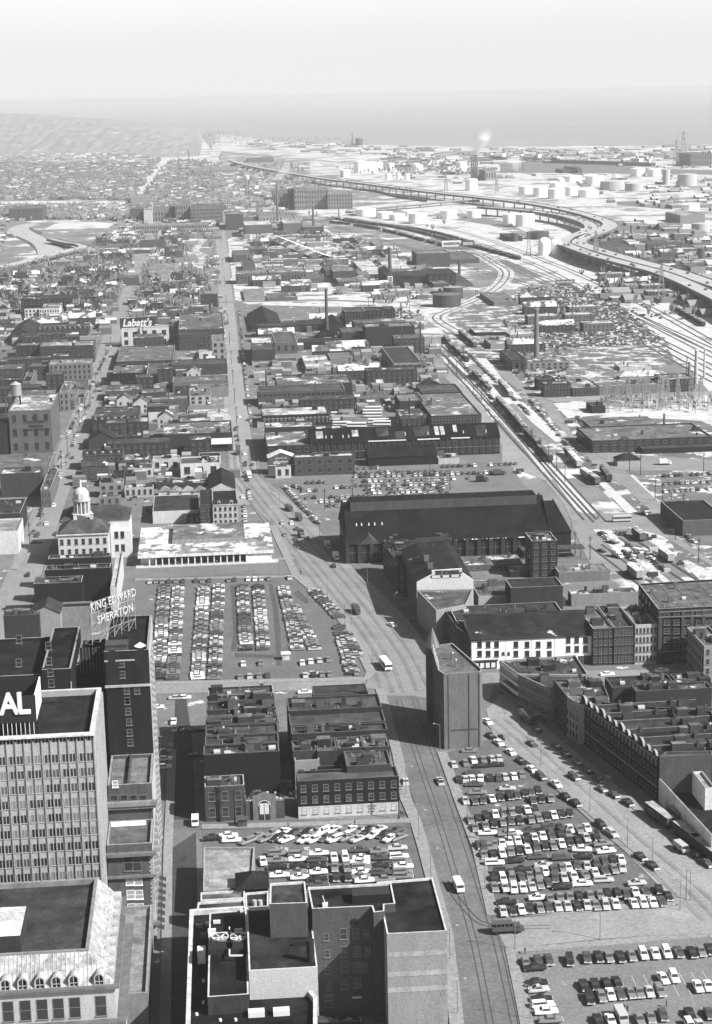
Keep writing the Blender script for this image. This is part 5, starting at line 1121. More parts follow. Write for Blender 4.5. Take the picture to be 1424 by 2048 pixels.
pb('C6',[(1160,600),(1424,590),(1424,570),(1190,575)],'h13.2',84,100,'n','plain brick rear block behind the walled yard')
b('C6',1040,1424,270,235,'h11',60,110,0,0,'s3','roof of the long rear store behind the diagonal row')
b('C6',920,1240,250,195,'h10',60,86,0,0,'s3','dark low roof with skylight strips behind the diagonal row')
b('C6',1255,1424,235,180,'h10',60,100,0,0,'s6','snow patched rear yard roof near the dark warehouse')
b('C6',1385,1500,40,-60,235,150,130,4,3,'','grey side block on the right edge beside the warehouse')
# white long building with the dark sloping roof
X0,Y0,X1,Y1,z=boxat('D3',830,1487,876,795,1040)
r=thing('white_commercial_building','long white three storey building with a dark sloping roof','shop building',(X0,Y0,0)); occupy([(X0,Y0),(X1,Y0),(X1,Y1),(X0,Y1)]); W=X1-X0; Dp=max(12,Y1-Y0)
mb=MB(); mb.prism([(0,0),(W,0),(W,Dp),(0,Dp)],0,z,0,cap=False)
for x in (0,W): mb.poly([(x,0,z),(x,Dp,z),(x,Dp,z+4)])
mb.quad((W,Dp,z),(0,Dp,z),(0,Dp,z+4),(W,Dp,z+4)); mb.build('wall',mat(.66,'wall',var=.07),r)
mb=MB(); mb.quad((-.4,-.5,z-.1),(W+.3,-.5,z-.1),(W+.3,Dp,z+4.1),(-.4,Dp,z+4.1)); mb.quad((-.4,-.5,z-.4),(W+.3,-.5,z-.4),(W+.3,-.5,z-.1),(-.4,-.5,z-.1)); mb.build('roof',roofm(66,.1),r)
for c,xs,ys in (('D3',(874,921,967,1073,1134,1195,1256),(918,968)),('D4',(107,182,257,331),(1115,1175)),('D4',(458,515,573),(1095,1155))):
    for x in xs:
        if c=='D4' and x<400: continue
        for y in ys: X,Z=onY(c,x,y,Y0); link('window',winmesh(1.5,2.2,'d'),r,(X-X0,0,Z))
for x in (1360,1405,1450): pass
for x in (1003,1033): X,Z=onY('D3',x,958,Y0); link('window',winmesh(.8,1.0,'d'),r,(X-X0,0,Z))
for x in (1015,1160,1285): X,Z=onY('D3',x,958,Y0); m_=MB(); m_.box(-.04,.04,-.08,0,0,z-.6); m_.build('downpipe',mat(.3,'paint'),r,(X-X0,0,.2))
windows(r,(0,Dp),(0,0),1,z,3,6,'f'); m_=MB(); m_.box(.5,9,-.12,0,.2,2.9,0); m_.box(.3,9.4,-.5,0,3.0,3.5,1); m_.build('shop_front',[DARK,mat(.05,'wall')],r)
for k in range(4): m_=MB(); m_.box(0,1.4,-.2,-.12,.6,2.4); m_.build('display_window',LET,r,(1+k*2,0,0))
X,Z=onY('D4',580,1245,Y0); m_=MB(); m_.box(-3,3,-.1,0,0,3.2); m_.build('loading_door',mat(.05,'wall'),r,(X-X0,0,.1))
# big dark warehouse on the right
r_,p_,z_=pb('D4',[(1063,880),(1620,850),(1560,670),(930,708)],1240,42,135,'c','big dark seven storey brick warehouse with pale window arches',[wl(3,5,6,'f')],snow=.2,ks=4)
o=p_[0]; Yw=p_[0][1]
for y in (905,962,1020,1078,1135,1190,1240):
    for x in (1120,1185,1260,1335,1400):
        X,Z=onY('D4',x,y,Yw); link('window',winmesh(1.9,1.7,'f'),r_,(X-o[0],-.0,Z-.6))
for y in (1158,890,925): Z=onY('D4',1065,y,Yw)[1]; m_=MB(); m_.box(0,60,-.3,0,Z,Z+.35); m_.build('string_course',mat(.13,'wall'),r_)
for x in (1075,1228,1290,1365): X,_=onY('D4',x,1000,Yw); m_=MB(); m_.box(-.6,.6,-.25,0,0,z_); m_.build('pier',mat(.05,'wall'),r_,(X-o[0],0,0))
X,_=onY('D4',1118,1240,Yw); m_=MB(); m_.box(-2.4,2.4,-.1,0,0,5.5); m_.build('loading_door',DARK,r_,(X-o[0],0,0))
# --- 7. gabled warehouse with painted lettering, part of the market street row
def gablewall():
    X0,Y0=G('D3',530,604,12); X1=onY('D3',840,594,Y0)[0]; W=X1-X0; zt=onY('D3',690,492,Y0)[1]; ze=onY('D3',530,560,Y0)[1]; Y1=G('D3',420,420,12)[1]; Y1=max(Y1,Y0+25)
    r=thing('gabled_warehouse','long row warehouse whose pale gable wall carries painted removal company lettering','warehouse',(X0,Y0,0)); occupy([(X0,Y0),(X1,Y0),(X1,Y1),(X0,Y1)])
    a=W*.27;b_=W*.80; prof=[(0,ze),(a,zt-1.5),(a,zt),(b_,zt+.3),(b_,zt-1.2),(W,ze)]
    mb=MB(); mb.poly([(0,0,0),(W,0,0)]+[(x,0,z) for x,z in prof[::-1]],0); Dp=Y1-Y0
    mb.quad((0,Dp,0),(0,0,0),(0,0,ze),(0,Dp,ze),1); mb.quad((W,0,0),(W,Dp,0),(W,Dp,ze),(W,0,ze),1)
    mb.poly([(x,Dp,z) for x,z in prof]+[(W,Dp,0),(0,Dp,0)],1)
    pt=[(x,z) for x,z in prof]
    for i in range(5): mb.quad((pt[i][0],0,pt[i][1]),(pt[i+1][0],0,pt[i+1][1]),(pt[i+1][0],.5,pt[i+1][1]),(pt[i][0],.5,pt[i][1]),2)
    mb.build('wall',[mat(.42,'wall',var=.08),mat(.04,'wall'),mat(.6,'wall')],r)
    rf=MB(); rf.quad((0,.5,ze-.2),(a,.5,zt-2),(a,Dp,zt-2),(0,Dp,ze-.2)); rf.quad((a,.5,zt-2),(b_,.5,zt-1.6),(b_,Dp,zt-1.6),(a,Dp,zt-2)); rf.quad((b_,.5,zt-1.6),(W,.5,ze-.2),(W,Dp,ze-.2),(b_,Dp,zt-1.6)); rf.build('roof',roofm(62,.15),r)
    zz=onY('D3',690,513,Y0)[1]; lettering(r,'TIPPET-RICHARDSON',1.9*1.1,(W*.33,-.08,zz-.1),INK,width=W*.42,bold=.02); lettering(r,'LTD.',.9,(W*.765,-.08,zz-.1),INK,width=W*.04)
    z3=onY('D3',690,527,Y0)[1]; m_=MB()
    for k,(x0,x1) in enumerate(((.27,.42),(.46,.58),(.61,.75))): 
        x0*=W;x1*=W; m_.box(x0,x1,-.05,0,z3-.75,z3-.6);m_.box(x0,x1,-.05,0,z3+.6,z3+.75); 
        for s,xx in((-1,x0),(1,x1)): m_.poly([(xx,-.05,z3-.75),(xx+s*.9,-.05,z3),(xx,-.05,z3+.75)] if s>0 else [(xx,-.05,z3+.75),(xx+s*.9,-.05,z3),(xx,-.05,z3-.75)])
    m_.build('painted_border',INK,r)
    for k,s in enumerate(('MOVING','STORAGE','PACKING')): pass
    windows(r,(0,Dp),(0,0),.5,ze,4,20,'f',cap=80)
    for y in (10,22):
        m_=MB(); m_.box(-1,1,-.4,.4,0,2.5); m_.build('chimney',wallm(110),r,(W*.3,y,zt-2))
gablewall()
pb('D3',[(636,722),(668,718),(800,690),(838,606),(532,612)],'h12',150,120,'n','wedge ended dark row building with a narrow white prow and flat grey roof',snow=.25)
r_,p_,z_=pb('D3',[(455,490),(530,500),(480,400),(345,362)],'h11.5',50,70,'n','dark terrace at the far end of the market street row',[wl(3,4,14,'f')])
b('D3',505,590,510,455,'h13',200,64,0,0,'n','small pale painted gable wall behind the lettered gable')
r_,p_,z_=pb('D3',[(750,818),(832,870),(800,800),(668,700)],'h11',70,72,'n','dark four storey corner terrace next to the long white building',[wl(3,4,10,'f')])
b('D3',380,470,350,338,'h10',50,64,0,0,'n','dark porch roof in front of the market hall')
# --- 8. modern market with colonnade
def northmarket():
    Y0=G('D2',112,268)[1]; X0,z=onY('D2',110,215,Y0); X1=onY('D2',792,182,Y0)[0]; Y1=G('D2',100,62,z)[1]; W=X1-X0;Dp=Y1-Y0
    r=thing('market_pavilion','low modern white market with a dark colonnade and raised roof','market hall',(X0,Y0,0)); occupy([(X0-8,Y0-4),(X1+6,Y0-4),(X1+6,Y1+4),(X0-8,Y1+4)])
    mb=MB(); mb.box(2,W-10,3,Dp-2,0,z,0); mb.box(W-10,W+1,.2,Dp,0,z,1); mb.box(-4,2,3.5,Dp,0,z,1); mb.build('wall',[mat(.05,'wall'),mat(.55,'wall')],r)
    f=MB(); f.box(-5,W+2,-.6,Dp+1,z,z+1.3,0,1); f.build('roof',[mat(.5,'wall'),mat(alb(165,KR),'roof',snow=.55,snsc=.12,snowalb=.5)],r)
    rr_=MB(); x0=onY('D2',205,150,Y0)[0]-X0; rr_.box(10,W-10,Dp*.35,Dp*.92,z+1.3,z+3.4,0,1); rr_.build('raised_roof',[mat(.06,'wall'),mat(alb(140,KR),'roof',snow=.3,snsc=.05)],r)
    ft=MB()
    for k in range(60): x=10+(W-20)*k/60; ft.box(x,x+.2,-.12,0,0,2.0)
    ft.build('roof_louvres',mat(.45,'plain'),r,(0,Dp*.35,z+1.3))
    c=MB(); c.box(-.25,.25,-.25,.25,0,z); cm=c.mesh('column',mat(.5,'wall'))
    for k in range(16): link('column',cm,r,(k*(W-10)/15,.2,0))
    st=MB(); st.box(-6,W+4,-2.2,3,0,.35); st.build('plinth',mat(.35,'wall'),r)
northmarket()
# --- 9. great market hall with dark gabled roof
def southmarket():
    Y0=G('D3',150,458)[1]; X0,z=onY('D3',150,348,Y0); X1=onY('D3',1262,312,Y0)[0]; X2=onY('D3',1385,300,Y0)[0]; 
    Dp=46; rise=13; W=X1-X0
    r=thing('market_hall','great dark brick market hall with a huge tar gable roof and skylight strip','market hall',(X0,Y0,0)); occupy([(X0,Y0),(X2,Y0),(X2,Y0+Dp),(X0,Y0+Dp)])
    br=mat(.014,'wall'); mb=MB(); mb.prism([(0,0),(W,0),(W,Dp),(0,Dp)],0,z,0,cap=False)
    for x in(0,W): mb.poly([(x,0,z),(x,Dp,z),(x,Dp*.5+6,z+rise),(x,Dp*.5-6,z+rise*.92)][::1])
    mb.build('wall',br,r)
    RFm=mat(.009,'roof',var=.15); rb=MB(); h=z+rise
    sec=[(-1,z-.4),(Dp*.30,z+rise*.62),(Dp*.5-1,h),(Dp*.5+1,h),(Dp*.7,z+rise*.62),(Dp+1,z-.4)]
    for i in range(5): rb.quad((-.6,sec[i][0],sec[i][1]),(W+.5,sec[i][0],sec[i][1]),(W+.5,sec[i+1][0],sec[i+1][1]),(-.6,sec[i+1][0],sec[i+1][1]))
    rb.build('roof',RFm,r)
    s=MB(); y0=Dp*.5-5.5; s.box(3,W-3,y0,Dp*.5+5.5,z+rise*.55,h+1.3,0,1); s.build('monitor_roof',[mat(.05,'wall'),RFm],r)
    n=60; m_=MB()
    for k in range(n): x=3+(W-6)*k/n; m_.box(x+.15,x+(W-6)/n-.15,-.06,0,0,.7)
    m_.build('monitor_glazing',mat(.06,'glass'),r,(0,y0,h+.25))
    # south wing, hipped
    sw=MB(); w2=X2-X1; sw.prism([(W,4),(W+w2,4),(W+w2,Dp-2),(W,Dp-2)],0,z,0,cap=False); sw.quad((W,3.5,z),(W+w2+.4,3.5,z),(W+w2*.6,Dp*.5,z+rise*.8),(W,Dp*.5,z+rise*.8),1); sw.quad((W+w2+.4,3.5,z),(W+w2+.4,Dp-1.5,z),(W+w2*.6,Dp*.6,z+rise*.8),(W+w2*.6,Dp*.5,z+rise*.8),1); sw.quad((W,Dp*.5,z+rise*.8),(W+w2*.6,Dp*.5,z+rise*.8),(W+w2+.4,Dp-1.5,z),(W,Dp-1.5,z),1); sw.build('south_wing',[br,RFm],r)
    nb=17; pm=MB(); pm.box(-.9,.9,-.9,0,0,z); pmm=pm.mesh('pilaster',mat(.03,'wall'))
    for k in range(nb+1): link('pilaster',pmm,r,(W*k/nb,0,0))
    bm=MB(); bm.quad((-2.2,-.05,1),(2.2,-.05,1),(2.2,-.05,z-1.2),(-2.2,-.05,z-1.2))
    for k in(-2.2,-.75,.75,2.1): bm.box(k,k+.12,-.12,0,1,z-1.2,1)
    bm.box(-2.2,2.2,-.12,0,4.6,4.8,1); bmm=bm.mesh('bay_window',[DARK,mat(.1,'paint')])
    for k in range(nb): link('bay_window',bmm,r,(W*(k+.5)/nb,0,0))
    windows(r,(0,Dp),(0,0),1,z,1,7,'d',wf=.6,hf=.7)
    # entrance gable
    g=MB(); g.poly([(0,-1,z-.5),(9,-1,z-.5),(4.5,-1,z+3.5)]); g.quad((0,-1,z-.5),(4.5,-1,z+3.5),(4.5,7,z+3.5),(0,5,z-.2)); g.quad((4.5,-1,z+3.5),(9,-1,z-.5),(9,5,z-.2),(4.5,7,z+3.5)); g.build('entrance_gable',mat(.05,'wall'),r,(5,0,0))
    for x in (200,228,268,300,340): X=onY('D3',x,262,Y0+9)[0]-X0; m_=MB(); m_.tube(0,0,0,1.3,.35,.2,6); m_.build('roof_ventilator',LET,r,(X,9.5,z+5.4))
    sn=MB()
    for k in range(26):
        x=W*.45+R.random()*W*.55; sn.box(x,x+R.uniform(.6,3.4),-.9,-.2,z-.35,z-.1)
    sn.build('eave_snow',mat(.7,'plain'),r)
    cp=MB(); cp.box(W-14,W+w2+4,-7,0,4,4.4,0); 
    for k in range(6): cp.box(W-13+k*5,W-12.7+k*5,-6.8,-6.5,0,4)
    cp.build('loading_canopy',mat(.05,'wall'),r)
southmarket()
# --- 10. domed hall
def domed():
    X0,Y0,X1,Y1,z=boxat('D5',345,642,893,790,1050)
    z=max(z,14); W=X1-X0
    r=thing('domed_hall','classical pale hall with a grey hipped roof and white domed cupola','town hall',(X0,Y0,0)); occupy([(X0,Y0),(X1+12,Y0),(X1+12,Y1+30),(X0,Y1+30)])
    st=mat(.36,'wall',var=.08); rf=roofm(112); D1_=18
    mb=MB(); mb.prism([(0,0),(W,0),(W,D1_),(0,D1_)],0,z,0,cap=False); mb.build('wall',st,r)
    c=MB(); c.box(-.6,W+.6,-.6,D1_,z,z+.6); c.build('cornice',mat(.4,'wall'),r)
    e=.5; h=MB(); a=(W*.3,D1_*.62,z+5.4);b_=(W*.72,D1_*.62,z+5.4); h.quad((-e,-e,z+.6),(W+e,-e,z+.6),b_,a); h.poly([(W+e,-e,z+.6),(W+e,D1_,z+.6),b_]); h.poly([(-e,D1_,z+.6),(-e,-e,z+.6),a]); h.quad((W+e,D1_,z+.6),(-e,D1_,z+.6),a,b_); h.build('roof',rf,r)
    for k in range(7):
        for f in range(3): link('window',winmesh(1.3,2.4 if f else 2.8,'f'),r,(W*(k+.5)/7,0,.8+f*z/3.1))
    for x in (W*.33,W*.66): q=MB(); q.box(-.7,.7,-.4,.4,0,3); q.box(-.9,.9,-.6,.6,3,3.3); q.build('chimney',mat(.4,'wall'),r,(x,D1_*.55,z+4))
    # rear block
    Z2=z+2; Wb0=onY('D5',358,790,Y0+D1_+2)[0]-X0; Wb1=onY('D5',768,790,Y0+D1_+2)[0]-X0; y0=D1_+.1;y1=y0+24
    mb=MB(); mb.prism([(Wb0,y0),(Wb1,y0),(Wb1,y1),(Wb0,y1)],0,Z2,0,cap=False); mb.box(W+.3,Wb1+1,y0-6,y0-.05,0,z-2,0); mb.build('rear_wall',mat(.42,'wall',var=.06),r)
    h=MB(); ym=(y0+y1)/2; h.quad((Wb0-e,y0-e,Z2),(Wb1+e,y0-e,Z2),(Wb1-5,ym,Z2+4.5),(Wb0+5,ym,Z2+4.5)); h.poly([(Wb1+e,y0-e,Z2),(Wb1+e,y1+e,Z2),(Wb1-5,ym,Z2+4.5)]); h.poly([(Wb0-e,y1+e,Z2),(Wb0-e,y0-e,Z2),(Wb0+5,ym,Z2+4.5)]); h.quad((Wb1+e,y1+e,Z2),(Wb0-e,y1+e,Z2),(Wb0+5,ym,Z2+4.5),(Wb1-5,ym,Z2+4.5)); h.build('rear_roof',roofm(96,.1),r)
    for x in (W+3,Wb1-3):
        for zz in (3,9): link('window',winmesh(1.5,3,'d'),r,(x,y0-6.02 if zz<z-4 and x<Wb1 else y0,zz))
    # cupola
    cx=onY('D5',487,735,Y0+D1_+4)[0]-X0; cy=D1_+4; zc=z+1.5
    q=MB(); q.tube(cx,cy,zc-2,zc+3,4.2,4.0,12); q.tube(cx,cy,zc+3,zc+3.6,4.6,4.6,16); q.build('drum_base',mat(.38,'wall'),r)
    q=MB(); q.tube(cx,cy,zc+3.6,zc+9.3,2.5,2.5,12); q.build('drum',mat(.2,'wall'),r)
    k_=MB(); k_.tube(0,0,0,5.7,.32,.28,7); km=k_.mesh('cupola_column',mat(.42,'wall'))
    for i in range(12): a=6.283*i/12; link('cupola_column',km,r,(cx+3.5*math.cos(a),cy+3.5*math.sin(a),zc+3.6))
    q=MB(); q.tube(cx,cy,zc+9.3,zc+10,4.1,4.1,18); q.tube(cx,cy,zc+10,zc+12,3.5,3.5,16)
    n=8
    for i in range(n): a0=i/n*math.pi/2;a1=(i+1)/n*math.pi/2; q.tube(cx,cy,zc+12+3.4*math.sin(a0),zc+12+3.4*math.sin(a1),3.5*math.cos(a0),max(.05,3.5*math.cos(a1)),16,cap=False)
    q.build('dome',mat(.34,'wall',var=.1),r)
    q=MB(); q.tube(cx,cy,zc+15.3,zc+17,.5,.4,8); q.tube(cx,cy,zc+17,zc+19.5,.25,.02,6); q.build('finial',mat(.5,'wall'),r)
    for a in (-1.57,0,2.6): 
        q=MB(); q.box(-1,1,-.3,.4,0,2.4); 
        for i in range(10): t=6.283*i/10; q.quad((.7*math.cos(t),-.35,1.3+.7*math.sin(t)),(.7*math.cos(t+.63),-.35,1.3+.7*math.sin(t+.63)),(0,-.35,1.3),(0,-.35,1.3),1) if 0 else None
        q.build('clock_case',mat(.36,'wall'),r,(cx+3.3*math.cos(a),cy+3.3*math.sin(a),zc+10.4),a+math.pi/2)
domed()
# narrow strip with a whitish wall and roof tone, beside the hotel sign
b('D1',655,695,350,140,'h10',200,230,0,0,'n','narrow white party wall strip behind the hotel sign')
# row of white domed shelters
for k,x in enumerate((980,1045,1115,1185)):
    X,Y=G('D5',x,625); m_=MB(); m_.box(-3.4,3.4,-3,3,0,2.6,0); m_.tube(0,0,2.6,4.6,4.4,.3,4,1); m_.build
    t=thing('market_shelter','square shelter with a pale pointed roof in a row of four','shelter',(X,Y,0),0,'row of four pointed market shelters')
    q=MB(); q.box(-3.2,3.2,-3,3,0,2.8); q.build('shelter_wall',mat(.4,'wall'),t); q=MB(); q.tube(0,0,2.8,5.2,4.9,.3,4); q.build('pointed_roof',mat(.14,'roof'),t,None,math.pi/4)
# ================================================================ vehicles
TONE={'white':.62,'light':.36,'grey':.16,'dark':.06,'black':.018}
TP={k:mat(v,'paint',rough=.3) for k,v in TONE.items()}
CHR=mat(.55,'chrome'); TY=mat(.02,'plain'); CG=mat(.03,'glass',rough=.12)
def carproto(kind,tone,at):
    names={'sedan':'saloon car','wagon':'estate car','coupe':'two door car'}
    r=link('parked_car',None); P=TP[tone]; L=5.3 if kind!='coupe' else 4.9; hw=.96
    # lower body: lofted sections along Y (front = -Y)
    sec=[(-L/2,.45,.62,.86),(-L/2+.12,.3,.80,.92),(-L/2+1.5,.26,.90,.96),(-L/2+1.55,.26,.92,.96),(L/2-1.2 if kind!='wagon' else L/2-.3,.26,.94,.96),(L/2-.12,.3,.84,.92),(L/2,.45,.66,.86)]
    mb=MB(); rings=[]
    for y,z0,z1,w in sec: rings.append([(-w*hw/.96,y,z0),(-w*hw/.96-.02,y,(z0+z1)/2),(-w*hw/.96+.1,y,z1),(w*hw/.96-.1,y,z1),(w*hw/.96+.02,y,(z0+z1)/2),(w*hw/.96,y,z0)])
    for a,b_ in zip(rings,rings[1:]):
        for k in range(6): mb.quad(a[k],a[(k+1)%6],b_[(k+1)%6],b_[k])
    mb.poly(rings[0][::-1]); mb.poly(rings[-1]); mb.build('body',P,r)
    y0=-L/2+1.55; y1={'sedan':L/2-1.25,'wagon':L/2-.12,'coupe':L/2-1.0}[kind]; ty0=y0+.62; ty1=y1-(.55 if kind=='sedan' else .12 if kind=='wagon' else .95)
    zb=.93;zt=1.42; g=MB(); B=[(-.84,y0,zb),(.84,y0,zb),(.84,y1,zb),(-.84,y1,zb)];T_=[(-.66,ty0,zt),(.66,ty0,zt),(.66,ty1,zt),(-.66,ty1,zt)]
    for k in range(4): g.quad(B[k],B[(k+1)%4],T_[(k+1)%4],T_[k])
    g.build('window',CG,r); c=MB(); c.box(-.70,.70,ty0-.03,ty1+.03,zt,zt+.07)
    for s in(-1,1):
        c.bar((s*.83,y0,zb),(s*.67,ty0,zt),.035); c.bar((s*.83,y1,zb),(s*.67,ty1,zt),.05)
    c.build('roof',P,r)
    w_=MB(); n=10
    pts=[(.34*math.cos(6.283*k/n),.34*math.sin(6.283*k/n)+.34) for k in range(n)]
    for k in range(n): a=pts[k];b_=pts[(k+1)%n]; w_.quad((-.1,a[0],a[1]),(.1,a[0],a[1]),(.1,b_[0],b_[1]),(-.1,b_[0],b_[1]))
    w_.poly([(.1,a,b_) for a,b_ in pts]); w_.poly([(-.1,a,b_) for a,b_ in pts][::-1]); wm=w_.mesh('wheel',TY)
    for x in(-.84,.84):
        for y in(-L/2+.95,L/2-1.05): link('wheel',wm,r,(x,y,0))
    b1=MB(); b1.box(-.92,.92,-L/2-.1,-L/2+.05,.38,.52); b1.build('bumper',CHR,r); b1=MB(); b1.box(-.92,.92,L/2-.05,L/2+.1,.38,.52); b1.build('bumper',CHR,r)
    for x in(-.65,.65): h=MB(); h.box(x-.17,x+.17,-L/2-.03,-L/2+.02,.58,.74); h.build('headlight',LET,r)
    return r,names[kind]
CP={}
def getproto(kind,tone):
    if (kind,tone) not in CP: CP[(kind,tone)]=[carproto(kind,tone,0),False]
    return CP[(kind,tone)]
NCAR=[0]
def flat(o,mb_,M_):
    pass
STUFF={t:MB() for t in TONE}; STG=MB()
def stuffcar(x,y,a,tone):
    c,s=math.cos(a),math.sin(a)
    def T(px,py,pz): return (x+px*c-py*s,y+px*s+py*c,pz)
    mb=STUFF[tone]; 
    def bx(m_,x0,x1,y0,y1,z0,z1,tx=0,ty=0):
        A=[T(x0,y0,z0),T(x1,y0,z0),T(x1,y1,z0),T(x0,y1,z0)];B=[T(x0+tx,y0+ty,z1),T(x1-tx,y0+ty,z1),T(x1-tx,y1-ty,z1),T(x0+tx,y1-ty,z1)]
        for k in range(4): m_.quad(A[k],A[(k+1)%4],B[(k+1)%4],B[k])
        m_.poly(B)
    bx(mb,-.93,.93,-2.55,2.55,.36,.95,.06,.12); bx(STG,-.84,.84,-1.1,1.45,.9,1.36,.16,.4); bx(mb,-.68,.68,-.65,1.05,1.36,1.43)
CARS=[]   # (x,y,angle,tone,kind,place)
TN=['white','light','grey','dark','black']
def tn(r=R): return r.choices(TN,[13,22,30,21,14])[0]
def kd(r=R): return r.choices(['sedan','coupe','wagon'],[60,25,15])[0]
def carpx(c,lst,place,a=0,jit=.05,dy=1.2):
    for q in lst:
        x,y=q[0],q[1]; t=None;aa=a
        for e in q[2:]:
            if e in('w',): t='white'
            elif e=='l':t='light'
            elif e=='g':t='grey'
            elif e=='d':t='dark'
            elif e=='k':t='black'
            elif e=='h': aa=math.pi/2
            elif e=='v': aa=0
            elif isinstance(e,(int,float)): aa=math.radians(e)
        X,Y=G(c,x,y,.8); place_=('in the far half of the triangular lot' if c=='C6' and place==P2 else place); CARS.append((X,Y,aa+R.gauss(0,jit),t or tn(),kd(),place_))
P1='in the lot below the cross street'; P2='in the near half of the triangular lot'; P3='in the slanted row above the stepped block'
carpx('C3',[(450,745,'g'),(515,735,'d'),(570,730,'d'),(680,733,'k'),(770,718,'d'),(830,715,'k'),(882,715,'g'),(945,715,'k'),(1003,708,'g'),(1065,700,'w'),(1128,697,'w'),(1188,692,'w'),(1250,690,'d'),(1320,692,'k'),(1368,687,'g'),(1412,677,'k'),(1455,672,'g'),
 (755,865,'k'),(812,860,'k'),(872,855,'k'),(928,848,'k'),(785,932,'k'),(845,920,'g'),(893,912,'w'),(942,908,'d'),(997,903,'g'),(1042,900,'g'),(1097,898,'l'),(1152,893,'g'),(1168,828,'w'),(1226,820,'w'),(1350,870,'w'),(1405,868,'w'),(1460,862,'l'),
 (830,1048,'k'),(893,1048,'w'),(1045,1042,'g'),(1105,1032,'g'),(1168,1018,'d'),(1310,1015,'k'),(1410,1012,'d'),(1465,1008,'g'),(1310,1075,'w'),(1360,1075,'l'),
 (505,850,'k','h'),(515,885,'l','h'),(532,935,'k','h'),(538,965,'w','h'),(555,1000,'w','h'),(580,1045,'g','h'),(500,772,'k','h')],P1,a=-.02)
carpx('C3',[(330,475,'l'),(380,473,'k'),(425,467,'w'),(470,462,'k'),(522,458,'g'),(570,456,'d'),(617,450,'l'),(668,448,'l'),(718,447,'k'),(770,443,'l'),(817,445,'g'),(868,443,'l'),(920,438,'w'),(1015,435,'w'),(1065,432,'w'),(1115,430,'w'),(1162,425,'d'),
 (350,428,'k','h'),(512,405,'w','h'),(577,412,'g'),(628,405,'g'),(680,403,'g'),(730,397,'k'),(785,395,'g'),(838,392,'g'),(878,383,'k'),(928,380,'k'),(975,388,'d'),(1022,375,'w'),(1077,373,'d'),(1148,362,'k'),(1195,398,'k'),(1030,328,'l','h'),
 (285,350,'g'),(340,352,'l'),(388,357,'w'),(435,353,'w'),(483,348,'l'),(522,335,'g'),(568,327,'d'),(640,348,'k','h'),(745,332,'w','h'),(855,312,'l','h'),
 (285,308,'k'),(330,307,'w'),(378,303,'g'),(425,298,'d'),(470,293,'g'),(514,285,'g'),(552,268,'w'),(603,302,'d'),(650,300,'l'),(700,292,'w'),(760,285,'g'),(812,275,'w'),(862,262,'d'),(910,255,'g'),(955,248,'l'),
 (330,268,'k','h'),(430,258,'k','h'),(540,235,'l','h'),(600,258,'d'),(640,250,'g'),(672,248,'w'),(715,235,'d'),(770,240,'l'),(820,228,'d'),(860,215,'d'),(905,208,'k'),(948,205,'w'),
 (285,222,'w','h'),(395,210,'k','h'),(510,190,'d','h'),(640,195,'d','h'),(750,190,'k','h'),
 (230,182,'g'),(278,178,'k'),(325,172,'w'),(372,165,'g'),(415,158,'k'),(457,152,'w'),(505,140,'d'),(550,135,'k'),(592,132,'g'),(637,122,'w'),(680,112,'k'),(722,108,'k'),(742,152,'w','h'),(852,122,'g','h'),(868,160,'w','h'),
 (230,140,'d'),(285,128,'g'),(326,122,'w'),(362,110,'w'),(407,107,'w'),(452,102,'k'),(495,92,'w'),(538,82,'w'),(585,80,'d'),(628,78,'k'),(672,70,'g'),(765,90,'l'),(820,85,'k'),
 (380,68,'w','h'),(470,55,'k','h'),(590,38,'d','h'),(540,58,'k','h'),(680,45,'w'),(730,48,'g'),(770,40,'w'),(640,62,'d')],P2,a=-.02)
carpx('C6',[(120,625,'l','v'),(180,617,'g'),(220,602,'w'),(270,600,'g'),(315,597,'l'),(350,593,'l'),(260,632,'k','h'),(333,626,'k','h'),(200,555,'g','h'),
 (145,702,'k'),(180,699,'l'),(213,697,'w'),(255,694,'w'),(302,692,'k'),(347,692,'d'),(380,687,'l'),(425,684,'w'),(465,677,'g'),(215,664,'d','h'),(228,727,'d','h'),(390,748,'l','h'),(238,768,'g','h'),
 (178,810,'l'),(225,810,'d'),(270,806,'d'),(312,800,'w'),(355,792,'k'),(402,787,'k'),(440,782,'d'),(478,772,'k'),(512,767,'d'),(545,757,'k'),(520,808,'d'),(565,800,'k'),(610,797,'g'),
 (205,907,'g'),(243,902,'k'),(285,892,'k'),(330,878,'w'),(375,873,'g'),(410,868,'g'),(448,862,'k'),(490,855,'w'),(530,855,'k'),
 (228,947,'g'),(280,938,'g'),(322,926,'k'),(367,919,'g'),(408,911,'d'),(450,909,'k'),(512,905,'g'),(550,898,'g'),(587,890,'k'),(625,883,'w'),(665,877,'k'),(705,873,'k'),(655,950,'k'),
 (290,972,'w','h'),(390,977,'g','h'),(500,965,'d','h'),(610,945,'d','h'),(250,1035,'d'),(300,1042,'g')],P2,a=-.02)
ds=math.degrees(math.atan2(*(lambda p,q:(-(q[0]-p[0]),q[1]-p[1]))(G('C6',865,933),G('C6',460,607))))
PD='parked along the diagonal street'
carpx('C6',[(290,408,'w'),(308,480,'k'),(375,487,'g'),(348,515,'w'),(408,562,'w'),(460,607,'k'),(515,648,'w'),(560,687,'d'),(637,727,'w'),(685,790,'k'),(735,822,'k'),(865,933,'k'),(920,975,'l'),
 (540,450,'d'),(640,535,'d'),(690,575,'k'),(750,620,'d'),(800,660,'k'),(850,700,'d'),(870,750,'g'),(930,780,'d'),(1000,820,'k')],PD,a=math.radians(ds),jit=.02)
carpx('C6',[(515,520,'d'),(727,690,'d'),(50,708,'l','v')],'driving past the triangular lot',a=math.radians(ds),jit=.02)
